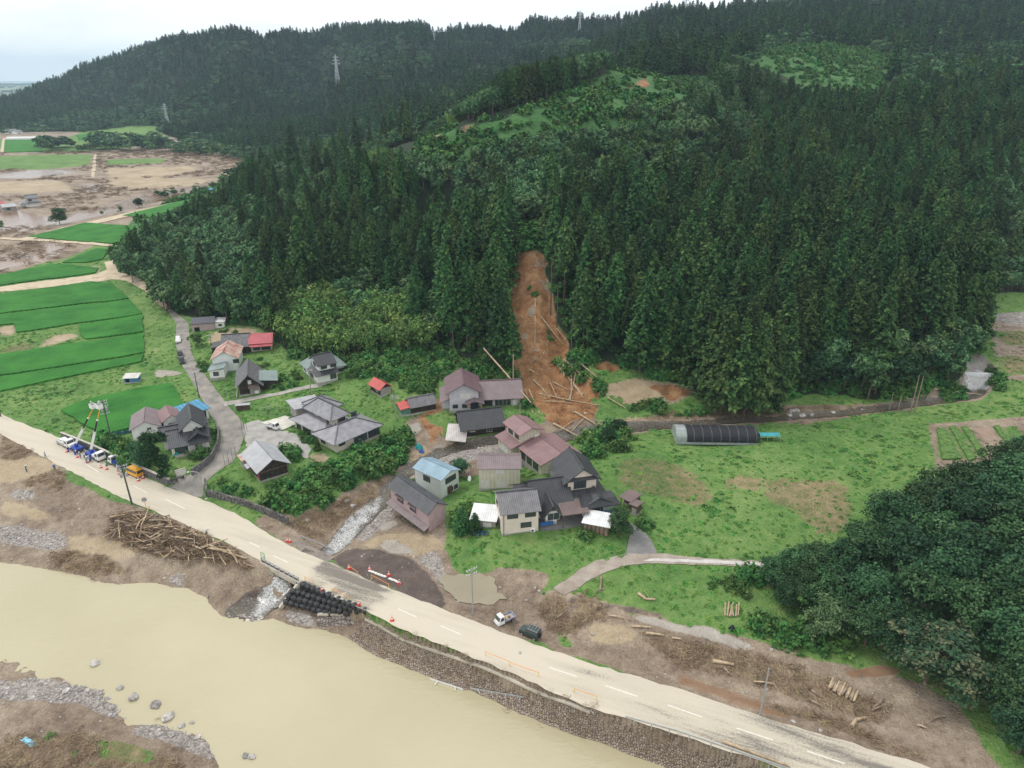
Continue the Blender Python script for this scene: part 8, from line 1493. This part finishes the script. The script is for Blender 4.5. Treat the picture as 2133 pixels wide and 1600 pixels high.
scatter('brush', small + bushes, al, NR.uniform(0, 6.28, len(al)), ss, id_, 'creeper covered brush on the clearings and along the foot of the forest', 'brush')
# single shrubs one can point at
def shrubs(poly, n, lab, group, s0=.8, s1=1.6, mats=None, sink=.15):
    a = np.array(poly); lo, hi = a.min(0), a.max(0); k = 0
    while k < n:
        p = (rnd.uniform(lo[0], hi[0]), rnd.uniform(lo[1], hi[1]))
        if not inside(np.array([p[0]]), np.array([p[1]]), poly)[0]: continue
        q = at(*p); o = obj('shrub', bushes[rnd.randrange(5)] if not mats else mats[rnd.randrange(len(mats))], None, (q.x, q.y, q.z - sink)); s = rnd.uniform(s0, s1); o.scale = (s, s * rnd.uniform(.85, 1.15), s * rnd.uniform(.8, 1.15)); o.rotation_euler = (0, 0, rnd.uniform(0, 6.28)); tag(o, lab, 'shrub', group); k += 1
shrubs([(600,1010),(650,985),(700,965),(745,945),(790,928),(845,905),(855,925),(845,950),(800,985),(740,1012),(690,1040),(640,1062),(600,1066),(570,1050)], 78, 'leafy shrub on the overgrown stream bank below the hip roofed house', 'shrubs on the left stream bank', .9, 1.9)
shrubs([(590,945),(618,935),(625,950),(615,965),(595,960)], 6, 'bushy garden shrub between black shed and hip roofed house', 'shrubs by the gravel yard', .9, 1.5); shrubs([(640,975),(670,968),(700,985),(650,1000)], 6, 'low shrub in the rough garden right of the black shed', 'shrubs right of the black shed', .7, 1.2); shrubs([(438,995),(470,990),(500,1012),(520,1030),(470,1028),(440,1015)], 9, 'weedy shrub on the bank under the black shed', 'shrubs under the black shed', .5, 1.0)
shrubs([(212,915),(235,912),(300,935),(330,985),(300,985),(250,965),(215,935)], 26, 'shrub in the thick hedge above the roadside wall', 'hedge shrubs above the roadside wall', .8, 1.7); shrubs([(402,938),(420,934),(425,950),(408,956)], 4, 'pale green garden shrub in front of the black tiled house', 'shrubs of the black tiled house', .8, 1.3); shrubs([(440,900),(452,895),(455,925),(445,930)], 4, 'shrub between black tiled house and curved wall', 'shrubs by the curved wall', .5, .9)
shrubs([(565,805),(580,790),(610,775),(625,790),(625,806),(590,812)], 9, 'dark garden shrub in front of the two storey house', 'shrubs before the two storey house', .6, 1.2); shrubs([(412,755),(425,752),(440,772),(430,778)], 6, 'shrub against the white house by the village road', 'shrubs by the white house', .5, 1.0); shrubs([(455,690),(505,685),(508,695),(460,700)], 5, 'small shrub on the bare plot behind the long farmhouse', 'shrubs on the bare plot', .5, .9); shrubs([(500,755),(560,745),(560,765),(510,770)], 7, 'shrub on the lawn below the long farmhouse', 'shrubs below the long farmhouse', .5, .9)
shrubs([(612,906),(645,903),(662,925),(655,935),(625,912)], 7, 'clipped shrub in the kerbed garden bed of the hip roofed house', 'shrubs of the garden bed', .5, 1.0); shrubs([(690,960),(740,940),(760,935),(750,945),(700,965)], 7, 'shrub along the wall foot of the hip roofed house', 'shrubs along the hip roofed house', .6, 1.1); shrubs([(1325,838),(1370,834),(1380,850),(1330,852)], 6, 'low bright shrub on the far stream bank', 'shrubs on the far stream bank', .9, 1.4)
shrubs([(1215,905),(1255,893),(1300,895),(1310,925),(1290,945),(1245,960),(1215,950),(1205,920)], 16, 'dark dense shrub between rose roofed house and field', 'shrubs beside the rose roofed house', 1.0, 1.9); shrubs([(1850,808),(1950,800),(2010,815),(2005,835),(1960,838),(1870,840)], 16, 'streamside shrub below the weir', 'shrubs below the weir', .9, 1.9); shrubs([(2065,770),(2095,790),(2090,825),(2070,820)], 7, 'shrub beside the weir on the field side', 'shrubs at the weir', .8, 1.4)
shrubs([(1250,845),(1350,855),(1480,860),(1470,868),(1330,862)], 8, 'scrubby bush on the bare stream terrace', 'bushes on the stream terrace', .6, 1.2); shrubs([(1080,880),(1095,870),(1098,925),(1085,950)], 8, 'dark green torn branch heap beside the collapsed red roof', 'torn branches by the red roof', .8, 1.4); shrubs([(1150,745),(1260,800),(1310,845),(1260,840),(1190,790)], 14, 'green crown branches of the trees felled by the slide', 'felled crowns at the slide', .7, 1.3)
shrubs([(1100,598),(1118,600),(1120,625),(1106,622)], 3, 'torn dark green branch lying in the upper slide scar', 'torn branches in the slide scar', .5, .9); shrubs([(1120,660),(1150,690),(1160,720),(1140,715)], 3, 'small uprooted bush on the right side of the slide scar', 'uprooted bushes in the slide scar', .4, .7)
shrubs([(1500,1190),(1640,1195),(1660,1225),(1560,1235),(1480,1225)], 22, 'weedy bush on the flat below the farm lane', 'bushes below the farm lane', .5, 1.1); shrubs([(1540,1290),(1640,1290),(1690,1330),(1760,1350),(1720,1362),(1620,1335),(1550,1315)], 24, 'undergrowth bush at the edge of the dark thicket', 'undergrowth of the thicket', .7, 1.5); shrubs([(945,1060),(965,1045),(985,1050),(975,1090),(945,1105),(935,1100)], 10, 'leafy bush on the slope beside the tilted house', 'bushes beside the tilted house', .6, 1.2)
shrubs([(1268,1100),(1275,1095),(1285,1105)], 2, 'low shrub by the carport end', 'shrubs by the carport', .6, .9); shrubs([(1212,1118),(1240,1116),(1240,1122),(1212,1122)], 3, 'round clipped shrub on the bank edge in front of the carport', 'clipped shrubs', .6, .8); shrubs([(1335,1092),(1352,1098),(1350,1106),(1338,1102)], 4, 'dark bush beside the curving driveway', 'bushes by the driveway', .7, 1.1)
def one_tree(u, v, crown, trunk, s, lab, name='garden_tree', wide=1.0, group=None):
    q = at(u, v); e = empty(name, (q.x, q.y, q.z - .1), rnd.uniform(0, 6.28)); obj('crown', crown, e); obj('trunk', trunk, e); e.scale = (s * wide, s * wide, s); tag(e, lab, 'tree', group); return e
near_b = [broad(400 + i, 7000, 10.5, 4.9, 12 + i, .34, m_broad, .95, .16) for i in range(4)]; near_c = [broad(410, 7000, 10.5, 5.0, 13, .34, m_rusty, .8, .16), broad(411, 5000, 10.5, 4.6, 12, .36, m_light, .9, .16)]
ctree = broad(421, 6000, 15.5, 3.5, 15, .34, m_cedar, 1.0, .06); gar = [broad(430 + i, 1500, 10.5, 4.9, 9, .62, m_bush, .95, .12) for i in range(3)]; con = [cedar(440 + i, 120, 10, .30, .26, .05, .42) for i in range(2)]
one_tree(338, 1003, ctree, trunk_mesh(9, .3, .05), .86, 'tall dark cypress tree standing at the roadside wall by the steps', 'cypress_tree'); one_tree(300, 975, near_b[0], bro_t[0], .62, 'dark round tree behind the roadside wall left of the cypress'); one_tree(412, 722, gar[0], bro_t[0], .42, 'round light green tree between village road and long farmhouse', wide=1.25); one_tree(426, 958, gar[1], bro_t[0], .30, 'small spreading green tree at the veranda of the black tiled house', wide=1.3)
one_tree(1293, 1112, near_b[1], bro_t[0], .52, 'round dark tree between carport and curving driveway'); one_tree(958, 992, near_b[2], bro_t[1], .42, 'dark round tree between blue roofed and cream house', wide=1.2); one_tree(868, 1020, gar[2], bro_t[0], .28, 'small bright tree behind the tilted house', wide=1.2); one_tree(962, 1110, con[0], trunk_mesh(3, .1), .75, 'small dark conifer at the left end of the white shed', 'garden_conifer'); one_tree(990, 1110, con[1], trunk_mesh(3, .1), .62, 'smaller conifer in the middle of the white shed front', 'garden_conifer')
one_tree(662, 938, con[0], trunk_mesh(2, .1), .45, 'clipped conifer at the corner of the hip roofed house', 'garden_conifer'); one_tree(1265, 925, near_b[3], bro_t[1], .42, 'dark tree by the stream behind the rose roofed house'); one_tree(1290, 905, near_b[0], bro_t[1], .40, 'dark tree at the stream edge of the field'); one_tree(125, 468, near_b[1], bro_t[0], .95, 'round tree alone in the flooded channel on the left', wide=1.1); one_tree(290, 433, near_b[2], bro_t[0], .62, 'round tree beside the far long rice field', wide=1.2); one_tree(252, 443, gar[0], bro_t[0], .36, 'small bush tree on the channel bank', wide=1.2); one_tree(213, 449, gar[1], bro_t[0], .28, 'tiny bush tree on the channel bank'); one_tree(3, 478, gar[2], bro_t[0], .5, 'bush tree at the left edge below the flooded houses')
GROVE = [(1610,1225,.62,0),(1655,1215,.72,3),(1700,1222,.8,1),(1668,1260,.68,2),(1715,1290,.75,0),(1640,1262,.5,1),(1800,1345,.75,3),(1850,1370,.8,0),(1735,1235,.85,0),(1795,1195,.95,1),(1850,1135,1.02,2),(1910,1105,1.05,3),(1965,1085,1.05,0),(2030,1055,1.0,1),(2085,1020,.98,2),(2135,995,1.0,3),(1800,1285,.9,2),(1870,1225,1.05,3),(1935,1180,1.1,0),(1995,1150,1.1,1),(2060,1120,1.15,2),(2120,1090,1.2,3),(1890,1305,.95,1),(1945,1275,1.05,2),(2005,1240,1.1,3),(2070,1205,1.15,0),(2130,1175,1.2,1),(2200,1130,1.2,2),(2010,1340,1.0,0),(2075,1310,1.1,3),(2140,1280,1.15,2),(2210,1240,1.2,1),(2105,1400,1.05,1),(2170,1370,1.1,0),(2090,1500,.8,2),(2150,1470,1.0,3),(2190,1560,.95,1),(2120,1570,.7,0),(2230,1440,1.1,2)]
gt = [trunk_mesh(7.5, .28, .08, .2, 6, seed=60 + i) for i in range(2)]
for i, (u, v, s, k) in enumerate(GROVE): one_tree(u, v, near_b[k], gt[i % 2], s * rnd.uniform(.92, 1.08), 'big dark broadleaf tree of the lower right thicket', 'broadleaf_tree', 1.06, 'broadleaf trees of the lower right thicket')
one_tree(1660, 1262, gar[0], gt[0], .52, 'low mid green tree at the left tip of the dark thicket', 'broadleaf_tree', 1.3); one_tree(1640, 1235, near_b[2], gt[1], .5, 'low dark tree where the farm lane enters the thicket', 'broadleaf_tree', 1.3); one_tree(1708, 1335, near_c[1], gt[0], .74, 'pale grey green flowering tree in front of the dark thicket', 'broadleaf_tree', 1.0); one_tree(1925, 1425, near_c[0], gt[1], 1.0, 'spreading tree with brownish branch tips at the front of the thicket', 'broadleaf_tree', 1.25); one_tree(1985, 1460, near_c[0], gt[0], .75, 'lower tree with brownish tips overhanging the mud', 'broadleaf_tree', 1.25); one_tree(1760, 1300, near_b[0], gt[1], .72, 'dark tree behind the pale flowering tree', 'broadleaf_tree', 1.15)
# sticks, straw and broken wood
m_stick = Mt('driftwood', (.17, .115, .075), .9, .4, 2, col2=(.36, .26, .17), rnd_obj=.4); m_straw = Mt('dead_reed', (.30, .23, .13), .95, .35, 3, col2=(.46, .38, .22), rnd_obj=.3)
def sticks(seed, n, L_, r, mat, flat=.25):
    g = random.Random(seed); q = MB()
    for i in range(n):
        a = g.uniform(0, 6.28); c = Vector((g.uniform(-.8, .8), g.uniform(-.8, .8), g.uniform(.02, .3))); d = Vector((math.cos(a), math.sin(a), g.uniform(-flat, flat))) * L_ * g.uniform(.3, 1) * .5; q.tube(c - d, c + d, r * g.uniform(.5, 1.2), r * .5, 4, False)
    return q.mesh('sticks', mat)
stk = [sticks(i, 9, 1.5, .05, m_stick) for i in range(4)] + [sticks(10 + i, 16, 1.1, .028, m_straw, .5) for i in range(3)]
d1 = sample(['debris'], 1.1, 0, 235); d2 = sample(['mud'], .10, 0, 235, None, (9, .42, .6)); d3 = sample(['orange'], .08, 150, 235); d4 = sample(['mud', 'wet'], .03, 300, 900, None, (40, .42, .58))
ri = rv.data; co = np.empty(len(ri.vertices) * 3); ri.vertices.foreach_get('co', co); co = co.reshape(-1, 3); f_ = fbm(co[:, 0] / 7, co[:, 1] / 7, 3, 91); hs_ = (co[:, 2] > -4.2); d5 = co[hs_ & (NR.random(len(co)) < 1.6 * sstep(.38, .54, f_))]
dd = np.concatenate([d1, d2, d3, d4, d5]); ns = [len(q) for q in (d1, d2, d3, d4, d5)]
sc_ = np.concatenate([NR.uniform(.5, 1.3, ns[0]), NR.uniform(.35, .9, ns[1]), NR.uniform(.35, .9, ns[2]), NR.uniform(1.6, 4.0, ns[3]), NR.uniform(.4, .9, ns[4])]); id_ = np.concatenate([NR.integers(0, 7, ns[0]), NR.integers(0, 7, ns[1]), NR.integers(0, 4, ns[2]), NR.integers(0, 4, ns[3]), NR.integers(2, 7, ns[4])])
scatter('flood_debris', stk, dd, NR.uniform(0, 6.28, len(dd)), sc_, id_, 'sticks, straw and splintered wood strewn over the flooded ground', 'debris', NR.uniform(-.25, .25, (len(dd), 2)))
# the driftwood heap on the left bank
PILE = [(222,1098),(240,1076),(290,1068),(340,1085),(410,1112),(450,1132),(505,1162),(535,1192),(500,1180),(440,1168),(380,1165),(330,1158),(275,1138),(232,1118)]
lo, hi = np.array(PILE).min(0), np.array(PILE).max(0); pp = []
while len(pp) < 520:
    p = (rnd.uniform(lo[0], hi[0]), rnd.uniform(lo[1], hi[1]))
    if inside(np.array([p[0]]), np.array([p[1]]), PILE)[0]: pp.append(p)
hp = hit(pp); pe = edge_dist(hp[:, 0], hp[:, 1], hit(PILE)[:, :2]); top = np.minimum(pe * .55, 2.2 * np.clip((480 - np.array(pp)[:, 0]) / 200, .35, 1)); hp[:, 2] += top * NR.uniform(.25, 1, len(hp))
scatter('driftwood_tangle', stk[:4], hp, NR.uniform(0, 6.28, len(hp)), NR.uniform(.6, 1.5, len(hp)), NR.integers(0, 4, len(hp)), 'tangle of small driftwood filling the heap on the left river bank', 'driftwood', NR.uniform(-.5, .5, (len(hp), 2)))
logm = []
for i in range(6):
    q = MB(); l_ = 1; q.chain([Vector((-2.2, 0, 0)), Vector((-.4, rnd.uniform(-.2, .2), rnd.uniform(-.1, .15))), Vector((2.2, rnd.uniform(-.4, .4), 0))], .17, .09, 7); logm.append(q.mesh('driftwood_log', m_logd if i % 2 else m_log, smooth=True))
for k in range(150):
    i = rnd.randrange(len(hp)); o = obj('driftwood_log', logm[rnd.randrange(6)], None, (hp[i, 0], hp[i, 1], hp[i, 2] + rnd.uniform(.3, .8))); o.rotation_euler = (0, rnd.gauss(0, .25), rnd.gauss(-.5, .8)); s = rnd.uniform(.4, 1.15); o.scale = (s, s * rnd.uniform(.7, 1.3), s); left = pp[i][0] < 380
    tag(o, 'pale broken log in the tall left part of the driftwood heap' if left else 'thin log in the low right tail of the driftwood heap', 'log', 'logs of the driftwood heap, ' + ('tall part' if left else 'low tail'))
# shingle
g1 = sample(['gravel'], 2.6, 0, 240); g2 = sample(['mud', 'dark', 'silt'], .08, 0, 200); g3 = sample(['orange'], .10, 150, 235); st = np.concatenate([g1, g2, g3]); st[:, 2] += .02
tiny = []
for i in range(5):
    bm = bmesh.new(); bmesh.ops.create_icosphere(bm, subdivisions=1, radius=.24); g = random.Random(i)
    for v in bm.verts: v.co = Vector((v.co.x * 1.2, v.co.y, v.co.z * .6)) * g.uniform(.7, 1.25)
    me = bpy.data.meshes.new('stone'); bm.to_mesh(me); bm.free(); me.materials.append(m_rock); tiny.append(me)
scatter('shingle', tiny, st, NR.uniform(0, 6.28, len(st)), NR.gamma(1.8, .26, len(st)) + .22, NR.integers(0, 5, len(st)), 'grey shingle and loose stones of the stream and river banks', 'stones')
print('SCATTER', len(gg), len(al), len(dd), len(st))
# ================================================================== haze over the valley
HZ = (-11500, 2500, 25, 8900); hz = MB(); hz.box(-15000, 6000, -200, 15800, -30, 420); hm = bpy.data.materials.new('haze'); hm.use_nodes = True; t = hm.node_tree; t.nodes.remove(t.nodes['Principled BSDF']); pv = t.nodes.new('ShaderNodeVolumePrincipled'); pv.inputs['Color'].default_value = (.62, .82, 1.0, 1); pv.inputs['Density'].default_value = 0.000085; pv.inputs['Anisotropy'].default_value = 0; t.links.new(pv.outputs[0], t.nodes['Material Output'].inputs['Volume'])
tag(hz.build('haze', hm), kind='stuff')
